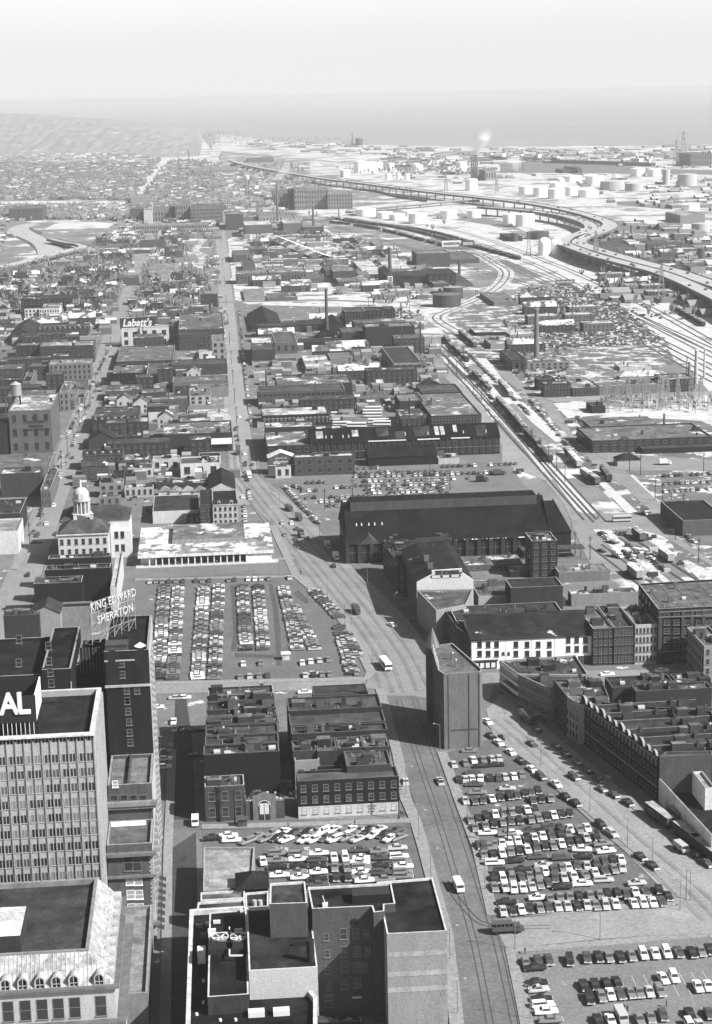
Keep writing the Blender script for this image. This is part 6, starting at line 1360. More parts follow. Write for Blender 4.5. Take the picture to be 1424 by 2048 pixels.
carpx('C3',[(1050,190,'k'),(1112,238,'k'),(1350,190,'k'),(1395,225,'d')],PD,a=math.radians(ds),jit=.02)
d45=-50
carpx('C2',[(165,90,'k','h'),(245,78,'w','h'),(262,100,'w','h'),(345,105,'g'),(440,92,'g'),(498,90,'k'),(525,58,'w'),(540,97,'w'),(577,68,'k'),(600,60,'d'),(635,97,'w'),(652,60,'k'),(685,97,'w'),(697,57,'g'),(730,55,'w'),(745,90,'d'),(782,48,'w'),(790,95,'w'),(820,60,'g'),(848,88,'g'),(870,48,'w'),(903,95,'l'),(922,50,'g'),(962,50,'k'),(985,75,'w'),(1012,45,'l'),(1040,72,'k'),(1070,92,'w'),(1100,52,'d'),(1112,87,'g'),(390,80,'g'),(470,65,'g')],P3,a=math.radians(d45),jit=.05)
P3='packed in the tight grid above the stepped block'
carpx('C2',[(422,208,'w','v'),(497,168,'g'),(493,203,'g'),(497,238,'k'),(505,278,'w'),(600,172,'g'),(600,197,'w'),(603,232,'k'),(600,262,'g'),(608,289,'w'),(705,167,'w'),(700,200,'d'),(700,230,'k'),(703,262,'w'),(700,298,'k'),(705,327,'d'),(783,188,'w','v'),(787,240,'g','v'),(795,290,'k','v'),(840,188,'w','v'),(847,242,'g','v'),(853,288,'k','v'),(915,150,'d'),(922,192,'w'),(915,213,'w'),(920,237,'g'),(922,262,'w'),(918,285,'g'),(938,305,'w'),(1010,155,'g'),(1015,190,'d'),(1020,230,'k'),(1020,265,'d'),(1040,300,'g'),(1105,140,'l'),(1113,184,'w'),(1125,210,'g'),(1135,233,'w'),(1130,262,'g'),(1135,285,'g')],P3,a=math.pi/2)
carpx('C2',[(760,1015,'d'),(860,1015,'k')],'in the yard below the blank wing',a=math.pi/2); carpx('C2',[(1110,1030,'w')],'in the yard below the blank wing',a=math.pi/2)
carpx('C4',[(975,522,'w'),(970,570,'w'),(1110,355,'d'),(1180,350,'k'),(970,480,'g'),(930,215,'w'),(1165,500,'k'),(1045,160,'l')],'beside the narrow shaded lane',a=math.pi/2)
carpx('C4',[(1035,345,'l'),(1030,300,'w')],'beside the narrow shaded lane',a=0); carpx('C5',[(660,112,'w','h'),(20,140,'w','h')],'on the cross street above the brick blocks')
carpx('C5',[(545,595,'d'),(580,600,'g')],'in the lane between the brick blocks'); carpx('C5',[(1190,585,'l','v'),(1375,585,'l','v'),(700,15,'l','h')],'on the wide street beside the brick blocks')
carpx('D3',[(75,467,'k','v'),(395,790,'w',20)],'on the wide street in front of the market'); carpx('C6',[(895,168,'w','h'),(1170,150,'w','h')],'in front of the narrow shop building')
carpx('D6',[(430,845,'l'),(485,845,'w'),(445,915,'g'),(515,880,'d'),(510,940,'d'),(580,935,'d'),(250,500,'d'),(225,235,'d'),(175,215,'w'),(195,690,'w'),(205,745,'g'),(208,770,'l'),(208,800,'w'),(210,830,'l')],'at the junction north of the market',a=0)
carpx('D1',[(165,262,'k','v'),(215,70,'k','h'),(220,30,'d','v')],'on the shopping street')
carpx('D5',[(225,850,'d'),(275,790,'w'),(255,740,'g'),(320,680,'w'),(345,525,'d'),(375,435,'l'),(430,400,'d'),(475,180,'w'),(510,100,'d'),(285,655,'d'),(240,790,'g'),(330,850,'d')],'on the shopping street',a=0)
# rows of the farther lots
def crow(c,x0,y0,x1,y1,place,a,pitch=2.75,occ=.9,r=R):
    p=Vector(G(c,x0,y0,.5));q=Vector(G(c,x1,y1,.5)); n=max(1,int((q-p).length/pitch))
    for k in range(n):
        if r.random()<occ: s=p.lerp(q,(k+.5)/n); CARS.append((s.x+r.gauss(0,.15),s.y+r.gauss(0,.2),a+r.gauss(0,.03),tn(r),kd(r),place))
PL='in the great lot south of the modern market'
for x0,y0,x1,y1 in [(195,375,160,905),(275,375,245,905),(420,370,385,905),(505,370,480,905),(640,372,662,740),(730,372,762,740),(870,372,960,740),(925,480,1060,740),(1045,400,1200,560),(1190,600,1270,880),(1225,640,1300,780)]: crow('D2',x0,y0,x1,y1,PL,math.pi/2,2.5,.96)
for x0,y0,x1,y1 in [(90,352,470,345),(540,342,925,330),(600,895,815,885),(620,820,815,810),(960,815,1150,790),(975,885,1310,870)]: crow('D2',x0,y0,x1,y1,PL,0,2.75,.85)
PMk='in the lot behind the dark market hall'
for c,x0,y0,x1,y1 in [('D6',870,525,1015,520),('D6',850,572,1424,560),('D6',820,628,1400,615),('D6',890,672,1390,655),('D6',640,720,1424,700),('D6',680,770,775,765),('D6',1020,548,1400,540),('D6',900,600,1410,588),('D6',880,650,1400,636),('D6',700,696,1424,680),('D6',560,700,640,696),('D6',530,660,650,655),('D6',850,555,1424,545),('D6',700,640,860,634),('D6',690,745,770,742),('D7',20,585,250,575),('D7',0,655,150,650),('D6',560,610,700,605),('D7',100,520,480,505),('D7',60,558,360,548),('D7',0,640,70,638),('D7',20,610,140,600),('D7',0,670,60,668)]: crow(c,x0,y0,x1,y1,PMk,0,2.8,.85)
crow('D6',440,630,640,850,PMk,.5,2.7,.9); crow('D6',470,620,560,650,PMk,.2,2.7,.8)
PR='in the right hand lot by the lake road'
for x0,y0,x1,y1 in [(1180,565,1500,550),(1180,603,1500,590),(1180,642,1500,622),(1210,700,1320,690)]: crow('D7',x0,y0,x1,y1,PR,0,2.75,.9)
PF='parked along the long avenue'
for x0,y0,x1,y1 in [(500,1000,488,905),(478,900,470,850),(505,860,492,760),(455,780,447,620),(492,760,478,620)]: crow('F',x0,y0,x1,y1,PF,0,6.5,.6)
for x0,y0,x1,y1 in [(60,1080,128,900),(100,1000,200,760),(135,870,222,690)]: crow('F',x0,y0,x1,y1,'parked along the shopping street',0,6.5,.6)
PT='beside the freight line'
for x0,y0,x1,y1 in [(930,700,1060,830),(905,700,1010,830),(1060,800,1160,920),(1155,830,1190,890),(1010,640,1060,760)]: crow('F',x0,y0,x1,y1,PT,.4,4,.6)
for x0,y0,x1,y1 in [(1200,1065,1280,1130),(1270,1090,1330,1140),(1200,1100,1250,1120)]: crow('F',x0,y0,x1,y1,'on the snowy strip beside the freight line',.5,3.5,.6)
crow('F',1355,1055,1390,1085,'beside the small market shed',.3,4,.7)
for x0,y0,x1,y1 in [(1180,470,1424,590),(1150,520,1424,680),(900,380,1150,430)]: crow('F',x0,y0,x1,y1,'hw',1.2,45,.6)
CARS=[c for c in CARS if c[5]!='hw']+[c for c in CARS if c[5]=='hw' and 0]
CARS.sort(key=lambda c:c[1])
KN={'sedan':'saloon car','wagon':'estate car','coupe':'two door car'}
for i,(x,y,a,t,k,pl) in enumerate(CARS):
    if i<296:
        (pr,nm),used=getproto(k,t)
        if not used:
            CP[(k,t)][1]=True; o=pr; o.location=(x,y,.3); o.rotation_euler=(0,0,a)
        else: o=copytree(pr,None,(x,y,.3),a)
        if 'driving' in pl or 'on the' in pl[:6]: o.name='car'
        lab='%s %s %s'%({'light':'light grey','grey':'mid grey','dark':'dark grey'}.get(t,t),KN[k],pl)
        tag(o,lab,'car',lab.replace(KN[k],KN[k]+'s'))
    else: stuffcar(x,y,a,t)
me=MB(); mats=[]
for i,t in enumerate(TN):
    q=STUFF[t]; n=len(me.v); me.v+=q.v; me.f+=[tuple(k+n for k in f) for f in q.f]; me.m+=[i]*len(q.f)
n=len(me.v); me.v+=STG.v; me.f+=[tuple(k+n for k in f) for f in STG.f]; me.m+=[5]*len(STG.f)
o=me.build('distant_parked_cars',[TP[t] for t in TN]+[CG]); tag(o,'hundreds of cars packed in the farther parking lots and streets','parked cars',None,'stuff')
# vans, lorries, buses
def lorry(label,x,y,a,body,cab,L=6.5,h=2.9,name='truck',cat='truck',kind='box',group=None):
    t=thing(name,label,cat,(x,y,.3),a,group); w_=1.15
    ch=MB(); ch.box(-.9,.9,-L/2,L/2,.45,.75); ch.build('chassis',DARK,t)
    if kind=='bus':
        m_=MB(); m_.box(-1.25,1.25,-L/2,L/2,.5,1.5,0); m_.box(-1.25,1.25,-L/2,L/2,2.4,3.0,0); m_.build('body',TP[body],t); g=MB(); g.box(-1.2,1.2,-L/2+.05,L/2-.05,1.5,2.4); g.build('window',CG,t)
    elif kind=='van':
        m_=MB(); m_.box(-1,1,-L/2+.3,L/2,.5,2.25); m_.box(-.95,.95,-L/2-.35,-L/2+.3,.5,1.2); m_.build('body',TP[body],t); g=MB(); g.box(-.85,.85,-L/2+.24,-L/2+.34,1.3,2.1); g.box(-1.03,1.03,-L/2+.6,-L/2+1.5,1.35,2.0); g.build('window',CG,t)
    else:
        c=MB(); c.box(-1.05,1.05,-L/2,-L/2+1.7,.6,2.2); c.box(-.9,.9,-L/2-.9,-L/2,.5,1.3); c.build('cab',TP[cab],t); g=MB(); g.box(-.9,.9,-L/2-.03,-L/2+.1,1.4,2.1); g.box(-1.08,1.08,-L/2+.3,-L/2+1.2,1.4,2.05); g.build('window',CG,t)
        m_=MB(); 
        if kind=='box': m_.box(-1.2,1.2,-L/2+1.85,L/2,.85,h)
        else:
            m_.box(-1.2,1.2,-L/2+1.85,L/2,.85,2.0)
            for k in range(5): y0=-L/2+1.9+k*(L-2)/5; m_.box(-1.2,1.2,y0,y0+.2,2.0,h-.2)
            m_.quad((-1.2,-L/2+1.9,h-.3),(0,-L/2+1.9,h),(0,L/2,h),(-1.2,L/2,h-.3)); m_.quad((0,-L/2+1.9,h),(1.2,-L/2+1.9,h-.3),(1.2,L/2,h-.3),(0,L/2,h))
        m_.build('cargo_box',TP[body],t)
    wm=CP[('sedan','dark')][0][0].children[3].data if ('sedan','dark') in CP else None
    w2=MB(); n=10; pts=[(.45*math.cos(6.283*k/n),.45*math.sin(6.283*k/n)+.45) for k in range(n)]
    for k in range(n): a_=pts[k];b_=pts[(k+1)%n]; w2.quad((-.15,a_[0],a_[1]),(.15,a_[0],a_[1]),(.15,b_[0],b_[1]),(-.15,b_[0],b_[1]))
    w2.poly([(.15,p,q) for p,q in pts]); w2.poly([(-.15,p,q) for p,q in pts][::-1]); wme=w2.mesh('wheel',TY)
    for xx in(-1,1):
        for yy in(-L/2+.9,L/2-1.2): link('wheel',wme,t,(xx,yy,0))
    return t
def lx(c,x,y,*a,**k):
    X,Y=G(c,x,y,1.0); return lorry(a[0],X,Y,math.radians(a[1]),*a[2:],**k)
lx('C3',96,345,'white delivery van driving up the wide tram street',4,'white','white',L=6,kind='van',name='van',cat='van')
lx('C3',345,575,'dark covered army style lorry turning at the cross street',90,'dark','dark',L=7,kind='stake',h=3.1)
lx('C3',948,1028,'pale panel van parked on the bottom edge of the lot',2,'light','light',L=5.5,kind='van',name='van',cat='van')
lx('D2',1287,515,'dark open backed lorry on the wide street beside the great lot',8,'dark','dark',L=7,kind='stake',h=3)
lx('F',771,1331,'white bus entering the junction by the wedge shaped building',8,'white','white',L=9.5,kind='bus',name='bus',cat='bus')
lx('D6',468,762,'dark flatbed lorry on the curve north of the market',14,'dark','dark',L=7,kind='stake',h=2.6)
lx('D6',528,820,'square dark lorry standing by the kerb beside the lot',10,'dark','dark',L=6,h=3.2); lx('D6',540,918,'black lorry among cars at the market junction',10,'black','grey',L=6,h=3)
lx('D6',232,570,'white box lorry on the long avenue',3,'white','white',L=6,h=3.1); lx('D6',165,432,'dark lorry parked at the avenue kerb',0,'dark','dark',L=6,h=2.8)
lx('D3',88,425,'white box van standing at the dark market entrance',5,'white','white',L=5,h=3); lx('D3',42,365,'grey box van in the shade of the market',5,'light','light',L=5,h=3)
lx('C6',495,400,'dark bus with pale roof vents in the shaded street',math.degrees(math.radians(ds)),'dark','dark',L=9,kind='bus',name='bus',cat='bus')
lx('C5',80,800,'white van parked in the shaded lane',0,'white','white',L=4.5,kind='van',name='van',cat='van')
lx('D4',975,220,'dark lorry with a pale cab at the rail crossing',5,'dark','white',L=7,h=3.4); lx('D4',818,268,'pale single deck coach crossing the rail tracks',90,'light','light',L=9,kind='bus',name='bus',cat='bus')
lx('D4',785,505,'white lorry at the edge of the snowy rail strip',20,'white','white',L=6,h=3); lx('D4',925,480,'white van parked on the snowy rail strip',30,'white','white',L=5,kind='van',name='van',cat='van')
lx('D7',385,553,'dark lorry parked at the end of the market lot',90,'dark','dark',L=6,h=3); lx('D7',300,585,'dark boxy lorry in the middle of the market lot',90,'black','dark',L=6,h=3.2)
lx('D7',1192,503,'white tanker lorry behind the small pavilion',90,'white','white',L=6,h=3)
tl=ds
lx('G8',720,860,'small dark lorry with a white topped box by the yard wall',ds,'black','black',L=6,h=3.0)
lx('G8',980,890,'tall grey topped trailer lorry under the yard wall',ds,'grey','dark',L=8,h=3.6); lx('G8',1030,1245,'white topped estate van beside the parked freight trailers',ds,'light','white',L=5,kind='van',name='van',cat='van')
for k,(x,y,n,s) in enumerate([(760,790,13,'long flat topped trailer nearest the arcaded warehouse'),(1110,1030,12,'long flat topped trailer in the middle of the trailer line'),(1330,1210,13,'long flat topped trailer at the right edge of the trailer line')]):
    X,Y=G('G8',x,y,3); t=thing('freight_trailer',s,'trailer',(X,Y,.2),math.radians(ds)); m_=MB(); m_.box(-1.3,1.3,-n/2,n/2,1,3.6,0,1); m_.build('trailer_box',[mat(.05,'wall'),mat(.3,'roof')],t); q=MB(); q.box(-1.1,1.1,n/2-3,n/2-.5,.0,1); q.box(-1,1,-n/2+1,-n/2+2,0,1); q.build('wheel_set',TY,t)
# white buses and trailers in the works yard
k=0
for c,x,y,L in [('D6',770,205,11),('D6',772,228,11),('D6',780,246,11),('D6',785,262,11),('D6',870,268,12),('D6',960,172,12),('D6',962,190,12),('D6',968,208,11),('D6',1000,245,13),('D6',1020,258,11),('E1',1180,715,5),('E1',1215,720,5),('E1',1240,722,5)]:
    X,Y=G(c,x,y,1.5); o=lorry('white topped bus parked in the works yard behind the long shed' if L>6 else 'white delivery truck outside the service station',X,Y,math.radians(80 if c=='D6' else 0),'white','white',L=L,kind='bus' if L>6 else 'box',name='bus' if L>6 else 'truck',cat='bus' if L>6 else 'truck',group='buses in the works yard' if L>6 else 'service station trucks')
# people
def person(label,c,x,y,h=1.75,a=0,tone=.03,group=None):
    X,Y=G(c,x,y,.9); me=D.meshes.get('person_body')
    if not me:
        vs=[(0,0,.95),(0,0,1.25),(0,0,1.45),(0,-.02,1.56),(0,-.03,1.68),(.19,0,1.42),(.27,.03,1.12),(.28,-.08,.88),(-.19,0,1.42),(-.27,.03,1.12),(-.28,-.08,.88),(.1,0,.9),(.12,-.05,.48),(.12,.05,.06),(.13,-.1,.03),(-.1,0,.9),(-.11,.05,.48),(-.11,.12,.06),(-.12,-.02,.03)]
        es=[(0,1),(1,2),(2,3),(3,4),(2,5),(5,6),(6,7),(2,8),(8,9),(9,10),(0,11),(11,12),(12,13),(13,14),(0,15),(15,16),(16,17),(17,18)]
        rad=[.17,.18,.17,.06,.11,.08,.06,.04,.08,.06,.04,.11,.08,.05,.05,.11,.08,.05,.05]
        me=D.meshes.new('person_body'); me.from_pydata(vs,es,[]); tmp=D.objects.new('tmp',me); col.objects.link(tmp); md=tmp.modifiers.new('skin','SKIN'); tmp.modifiers.new('sub','SUBSURF').levels=1
        for v,r_ in zip(me.skin_vertices[0].data,rad): v.radius=(r_,r_*.75)
        me.skin_vertices[0].data[0].use_root=True
        e=D.meshes.new_from_object(tmp.evaluated_get(bpy.context.evaluated_depsgraph_get())); D.objects.remove(tmp); me.name='old'; e.name='person_body'; me=e; me.materials.clear(); me.materials.append(mat(.03,'plain'))
    o=link('person',me,None,(X,Y,.2),a); tag(o,label,'person',group); return o
for lab,c,x,y,g_ in [('left of two people walking side by side in the lower lot','C3',965,985,None),('right of two people walking side by side in the lower lot','C3',981,990,None),('person in light coat walking alone between parked cars','C3',1185,962,None),('person standing at the street corner by the lower lot','C3',445,685,None),('person in dark coat on the pavement under the long brick building','C5',922,806,None),
  ('person crossing the paved lane near the terrace roof','C1',1098,225,None),('person standing near the attendant hut above the lot','C5',570,820,None),('person waiting at the crossing opposite the wedge shaped building','C5',985,60,None),('left of three people on the corner below the brick building','C5',1165,758,None),('middle of three people on the corner below the brick building','C5',1176,760,None),('right of three people on the corner below the brick building','C5',1187,762,None),
  ('person walking past the modern market corner','D2',973,298,None),('person among the cars at the edge of the triangular lot','C3',815,50,None),('person stepping onto the kerb at the diagonal street','C6',512,688,None),('left of a pair crossing beside the rail tracks','D4',652,255,None),('right of a pair crossing beside the rail tracks','D4',660,255,None)]:
    person(lab,c,x,y,a=R.uniform(0,6))
# ================================================================ rail
def fcar(kind,tone):
    t=link('freight_car',None); m_=MB(); L=13.0
    if kind=='box':
        m_.box(-1.5,1.5,-L/2,L/2,1,3.9)
        for k in range(12): y=-L/2+L*(k+.5)/12; m_.box(-1.56,1.56,y-.08,y+.08,1,3.9)
        m_.quad((-1.6,-L/2-.1,3.9),(0,-L/2-.1,4.25),(0,L/2+.1,4.25),(-1.6,L/2+.1,3.9),1); m_.quad((0,-L/2-.1,4.25),(1.6,-L/2-.1,3.9),(1.6,L/2+.1,3.9),(0,L/2+.1,4.25),1)
    else:
        m_.box(-1.5,1.5,-L/2,L/2,1,2.4); m_.box(-1.3,1.3,-L/2+.3,L/2-.3,2.41,2.6,1)
    m_.build('car_body',[mat(tone,'wall'),mat(min(.5,tone*2.2+.03),'roof',snow=.25,snsc=.15)],t)
    w2=MB(); w2.box(-1,1,-L/2+.8,-L/2+2.8,0,1); w2.box(-1,1,L/2-2.8,L/2-.8,0,1); w2.build('bogie',TY,t); return t
FP=[fcar('box',.04),fcar('box',.09),fcar('box',.25),fcar('open',.05)]; FU=[0]*4
def train(c,pts,place,wts=(6,3,1,2),gap=14.2,occ=1.0):
    p=smooth([G(c,*q) for q in pts],12); acc=gap/2; g_='freight cars %s'%place
    for i in range(len(p)-1):
        a=Vector(p[i]);b_=Vector(p[i+1]);L=(b_-a).length; 
        while acc<L:
            q=a.lerp(b_,acc/L); acc+=gap; ang=math.atan2(-(b_-a).x,(b_-a).y)
            if R.random()>occ: continue
            k=R.choices(range(4),wts)[0]
            if FU[k]==0: FU[k]=1; o=FP[k]; o.location=(q.x,q.y,.2); o.rotation_euler=(0,0,ang)
            else: o=copytree(FP[k],None,(q.x,q.y,.2),ang)
            ty=('dark boxcar','greyish boxcar','pale boxcar','dark open wagon')[k]
            tag(o,'%s %s'%(ty,place),'freight car','%ss %s'%(ty,place))
        acc-=L
train('D7',[(378,205),(440,270),(508,350)],'in the row beside the esplanade road',(3,6,0,1))
train('D7',[(518,365),(575,425),(635,500)],'in the lower row beside the esplanade road',(6,1,0,4))
train('D7',[(712,455),(775,525)],'standing alone near the lake road',(0,2,3,0)); train('D7',[(888,545),(925,600)],'on the snow bank by the lake road',(3,0,0,0)); train('D7',[(790,560),(850,600)],'with pale sides near the road bend',(0,1,3,0))
train('D7',[(260,75),(340,150)],'near the two tone factory',(5,3,0,2)); train('D7',[(390,120),(450,190)],'opposite the two tone factory',(2,4,2,1))
train('E3',[(120,440),(160,480),(235,550)],'south of the curved spur',(6,2,0,3)); train('E3',[(195,410),(275,480)],'north of the scrap yard road',(5,3,0,0)); train('E3',[(1240,290),(1390,378)],'in the dark train beside the elevated road',(8,1,0,0))
train('F',[(663,438),(720,447),(800,456),(880,470),(948,490)],'in the upper storage siding',(7,3,0,1)); train('F',[(660,446),(730,455),(800,470),(890,494)],'in the lower storage siding',(7,3,0,1),occ=.8); train('F',[(690,440),(800,458),(900,482),(1040,520)],'in the middle storage siding',(7,3,0,1))
train('F',[(900,486),(970,500),(1035,517)],'on the main line past the ribbed warehouse',(6,2,0,0)); train('E5',[(890,120),(1000,135),(1120,165),(1280,190)],'below the far viaduct',(5,2,0,0)); train('E5',[(770,400),(850,420),(880,445)],'in the coal yard',(5,2,0,2),occ=.8); train('E5',[(960,440),(1035,520)],'beside the sawtooth sheds',(5,2,0,1)); train('E5',[(790,430),(900,500)],'in the scrap siding',(5,2,0,3))
train('E5',[(300,430),(355,555)],'beside the long snowy shed',(5,2,0,0)); train('D4',[(900,370),(990,440)],'on the snowy strip behind the market',(1,3,0,0)); train('D4',[(1080,510),(1190,590)],'pale sided on the snowy strip',(0,1,3,0)); train('D4',[(870,620),(960,690)],'at the end of the snowy strip',(0,1,3,0))
# the long shed with the bright snowy roof, diagonal
A=G('G1',505,470,0);B_=G('G1',1040,700,0)
ax=Vector((A[0]-B_[0],A[1]-B_[1]));Ls=ax.length;ang=math.atan2(-ax.x,ax.y)
t=thing('long_freight_shed','very long dark shed with a bright snow covered roof lying diagonally','shed',(B_[0],B_[1],0),ang); m_=MB(); m_.box(0,22,0,Ls,0,7); m_.build('wall',mat(.07,'wall'),t); m_=MB(); m_.quad((-.5,-.5,7),(11,-.5,11),(11,Ls,11),(-.5,Ls,7),0); m_.quad((11,-.5,11),(22.5,-.5,7),(22.5,Ls,7),(11,Ls,11),1); m_.build('roof',[mat(.1,'roof',snow=.45,snsc=.03),mat(.75,'roof',var=.05)],t)
# ================================================================ tanks, stacks, towers
def tank(c,x,yb,w_,h_,tone=.7,name='storage_tank',grp='white oil storage tanks across the port lands',lab='white cylindrical oil tank standing in the snowy depot',dome=0,top=None):
    X,Y=G(c,x,yb); s=CR[c][2]; dz=(math.hypot(Y,200)); px=F/dz; r_=w_/s/px/2; h=h_/s/px
    
    if grp: pl_='beside the rail sidings' if Y<3400 else 'behind the expressway curve' if Y<4300 else 'among the distant tanks of the port'; lab='white cylindrical oil tank standing '+pl_; grp='white oil tanks '+pl_
    t=thing(name,lab,'tank',(X,Y+r_,0),0,grp); occupy([(X-r_-8,Y-25),(X+r_+8,Y-25),(X+r_+8,Y+2*r_),(X-r_-8,Y+2*r_)]); m_=MB(); m_.tube(0,0,0,h,r_,r_,22,0,cap=False); m_.build('shell',mat(tone,'paint',rough=.6),t); q=MB()
    if dome:
        for i in range(5): a0=i/5*math.pi/2;a1=(i+1)/5*math.pi/2; q.tube(0,0,h+r_*.9*math.sin(a0),h+r_*.9*math.sin(a1),r_*math.cos(a0),max(.1,r_*math.cos(a1)),18,cap=False)
    else: q.tube(0,0,h,h+r_*.12,r_,.2,22,cap=False)
    q.build('tank_roof',mat(top if top is not None else min(.8,tone*1.1),'paint',rough=.7),t)
for a in [('E5',930,275,120,40),('E5',1040,290,100,38),('E5',1115,300,95,36),('E5',1190,275,90,30),('E5',1240,320,110,60),('E5',1410,290,80,48),('E6',147,385,78,40),('E6',268,380,70,35),('E6',440,418,62,55),('E6',520,425,95,60),('E6',255,248,60,55),('E6',522,265,70,38),('E6',595,278,75,45),('E6',672,288,85,48),('E6',745,272,72,42),('E6',675,245,75,35),('E6',830,280,100,36),('E6',750,205,95,28),('E6',860,215,90,38),('E6',1070,178,70,38),('E6',1150,178,65,34),('E6',700,515,55,30),('E6',1330,345,90,30),('E8',20,372,50,45),('E8',60,370,45,40),('E8',90,362,40,30),('E8',140,358,30,24),('E8',250,365,40,24),('E8',425,362,45,32),('E8',205,398,20,22),('E8',172,398,20,22),('E8',130,398,24,24),('G7',50,330,90,60),('G7',680,270,70,60)]: tank(*a)
tank('E6',612,565,62,60,.72,'gas_sphere',None,'pair member: left white domed tank beside the expressway curve',1); tank('E6',668,560,60,50,.72,'gas_sphere',None,'right white domed tank touching the expressway curve',1)
tank('E6',692,212,38,10,.75,'gas_sphere',None,'small round white tank dome among the oil tanks',1)
tank('E6',463,496,38,38,.04,'storage_tank',None,'small black upright tank in the snow'); tank('E6',585,485,110,34,.04,'storage_tank',None,'wide black tank beside the small black tank'); 
for q in [('E6',950,245,118,42,'wide grey rimmed tank among the white tanks'),('E6',1055,248,90,34,'dark grey tank right of the wide rimmed tank'),('E6',1315,232,95,62,'tall pale grey tank on the right'),('E6',1300,232,85,30,'low grey tank before the tall pale one'),('E6',1205,218,36,72,'narrow upright silo among the tanks'),('E6',1380,450,90,40,'pale tank on the wharf')]: tank(*q[:5],.3,'storage_tank',None,q[5])
tank('E3',140,282,140,60,.035,'gas_holder',None,'dark gas holder in front beside the old mill',top=.09); tank('E3',168,240,100,55,.035,'gas_holder',None,'dark gas holder with pale rim behind the front one',top=.2)
tank('E6',1375,590,40,60,.05,'storage_tank',None,'black upright tank on the far right')
def stack(c,x,yb,yt,w_,tone,label,group=None,name='chimney_stack',top=.75,yadd=0,h=None):
    X,Y=G(c,x,yb); z=onY(c,x,yt,Y)[1]; s=CR[c][2]; r_=w_/s/(F/math.hypot(Y,H))/2
    t=thing(name,label,'chimney',(X,Y,0),0,group); m_=MB(); m_.tube(0,0,0,z,r_*1.15,r_*top,14,0); m_.build('shaft',mat(tone,'wall',var=.25),t); q=MB(); q.tube(0,0,z-.9,z+.1,r_*top*1.25,r_*top*1.25,14,0); q.build('rim',mat(tone*1.5,'wall'),t); return X,Y,z
stack('E2',695,340,52,20,.06,'great tapering brick chimney of the foundry'); stack('E2',1250,445,250,12,.04,'tall thin dark chimney beside the freight road'); stack('E2',1135,270,138,10,.06,'thin chimney behind the blank wall building'); stack('E2',335,640,535,12,.06,'short chimney left of the long hall')
stack('E3',568,540,285,26,.13,'lone stout brick chimney in the scrap yard'); stack('E5',1068,625,460,22,.07,'brick chimney rising beside the framed picture tower'); stack('E5',613,335,212,14,.08,'chimney of the boiler works'); stack('E5',402,330,62,13,.09,'tall slim chimney left of the soap factory'); stack('E5',765,290,225,8,.1,'thin chimney beside the rail sidings')
stack('E3',192,118,50,14,.06,'dark chimney at the old mill'); stack('D6',1185,270,108,9,.02,'thin black steel stack in the works yard'); stack('D7',1190,318,262,12,.08,'square chimney on the depot'); stack('D7',370,340,300,10,.06,'stub chimney at the end of the long shed')
for k,(x,yb,yt,w_,tn_) in enumerate([(1312,96,10,14,.12),(1345,115,-50,20,.3),(1385,90,-60,10,.3),(1300,90,-20,6,.1)]): stack('D7',x,yb,yt,w_,tn_,('dark short stack of the refinery plant','pale thick stack of the refinery plant','pale slim stack at the right of the refinery','thin mast like stack of the refinery plant')[k])
for k,x in enumerate((462,470,478,486)): stack('E8',x,400,298,7,.16,('first','second','third','fourth')[k]+' from left of the four power plant stacks')
for c,x,yb,yt,w_,l in [('E7',757,335,280,4,'distant thin stack above the suburb'),('E7',715,375,322,4,'distant stack beside the pale warehouse'),('E7',845,385,335,4,'distant stack right of the pale warehouse'),('E7',1410,255,212,6,'distant stack on the lake shore'),('E8',152,345,278,3,'slender mast like stack beside the white depot'),('E8',668,362,322,5,'short stack among steam in the port'),('E5',105,250,190,7,'small chimney on the far cube warehouse'),('E4',410,620,555,7,'left of twin chimneys in the old quarter'),('E4',438,620,555,7,'right of twin chimneys in the old quarter'),('E1',1185,160,55,14,'chimney of the brewery house by the avenue'),('D5',1315,640,590,6,'thin flue on the mansard roofs'),('E4',945,620,560,5,'slim flue in the brewery yard'),('E6',1030,485,415,14,'column of the harbour gantry'),('E4',1340,130,80,6,'chimney by the far cube warehouse')]: stack(c,x,yb,yt,w_,.1,l)
# water towers
def wtower(c,x,yb,yt,yc,w_,label,tone=.45,zb=0):
    X,Y=G(c,x,yb,zb); z1=onY(c,x,yt,Y)[1]; z0=onY(c,x,yc,Y)[1]; r_=w_/CR[c][2]/(F/math.hypot(Y,H))/2
    t=thing('water_tower',label,'water tower',(X,Y,0)); m_=MB(); m_.tube(0,0,z0,z1-r_*.5,r_,r_,14); m_.build('tank',mat(tone,'wall'),t); q=MB(); q.tube(0,0,z1-r_*.5,z1+.2,r_*1.08,.1,14,cap=False); q.build('tank_roof',mat(min(.7,tone*1.4),'wall'),t)
    for k in range(4):
        a=.785+k*1.571; g=MB(); g.bar((r_*math.cos(a),r_*math.sin(a),zb),(r_*.85*math.cos(a),r_*.85*math.sin(a),z0),max(.2,r_*.07)); g.build('leg',DARK,t)
wtower('D5',100,85,-50,30,62,'round wooden water tower with conical cap on the painted warehouse',.2,boxat('D5',50,300,132,35,388)[4]); wtower('E5',225,215,30,55,26,'distant water tower on tall legs')
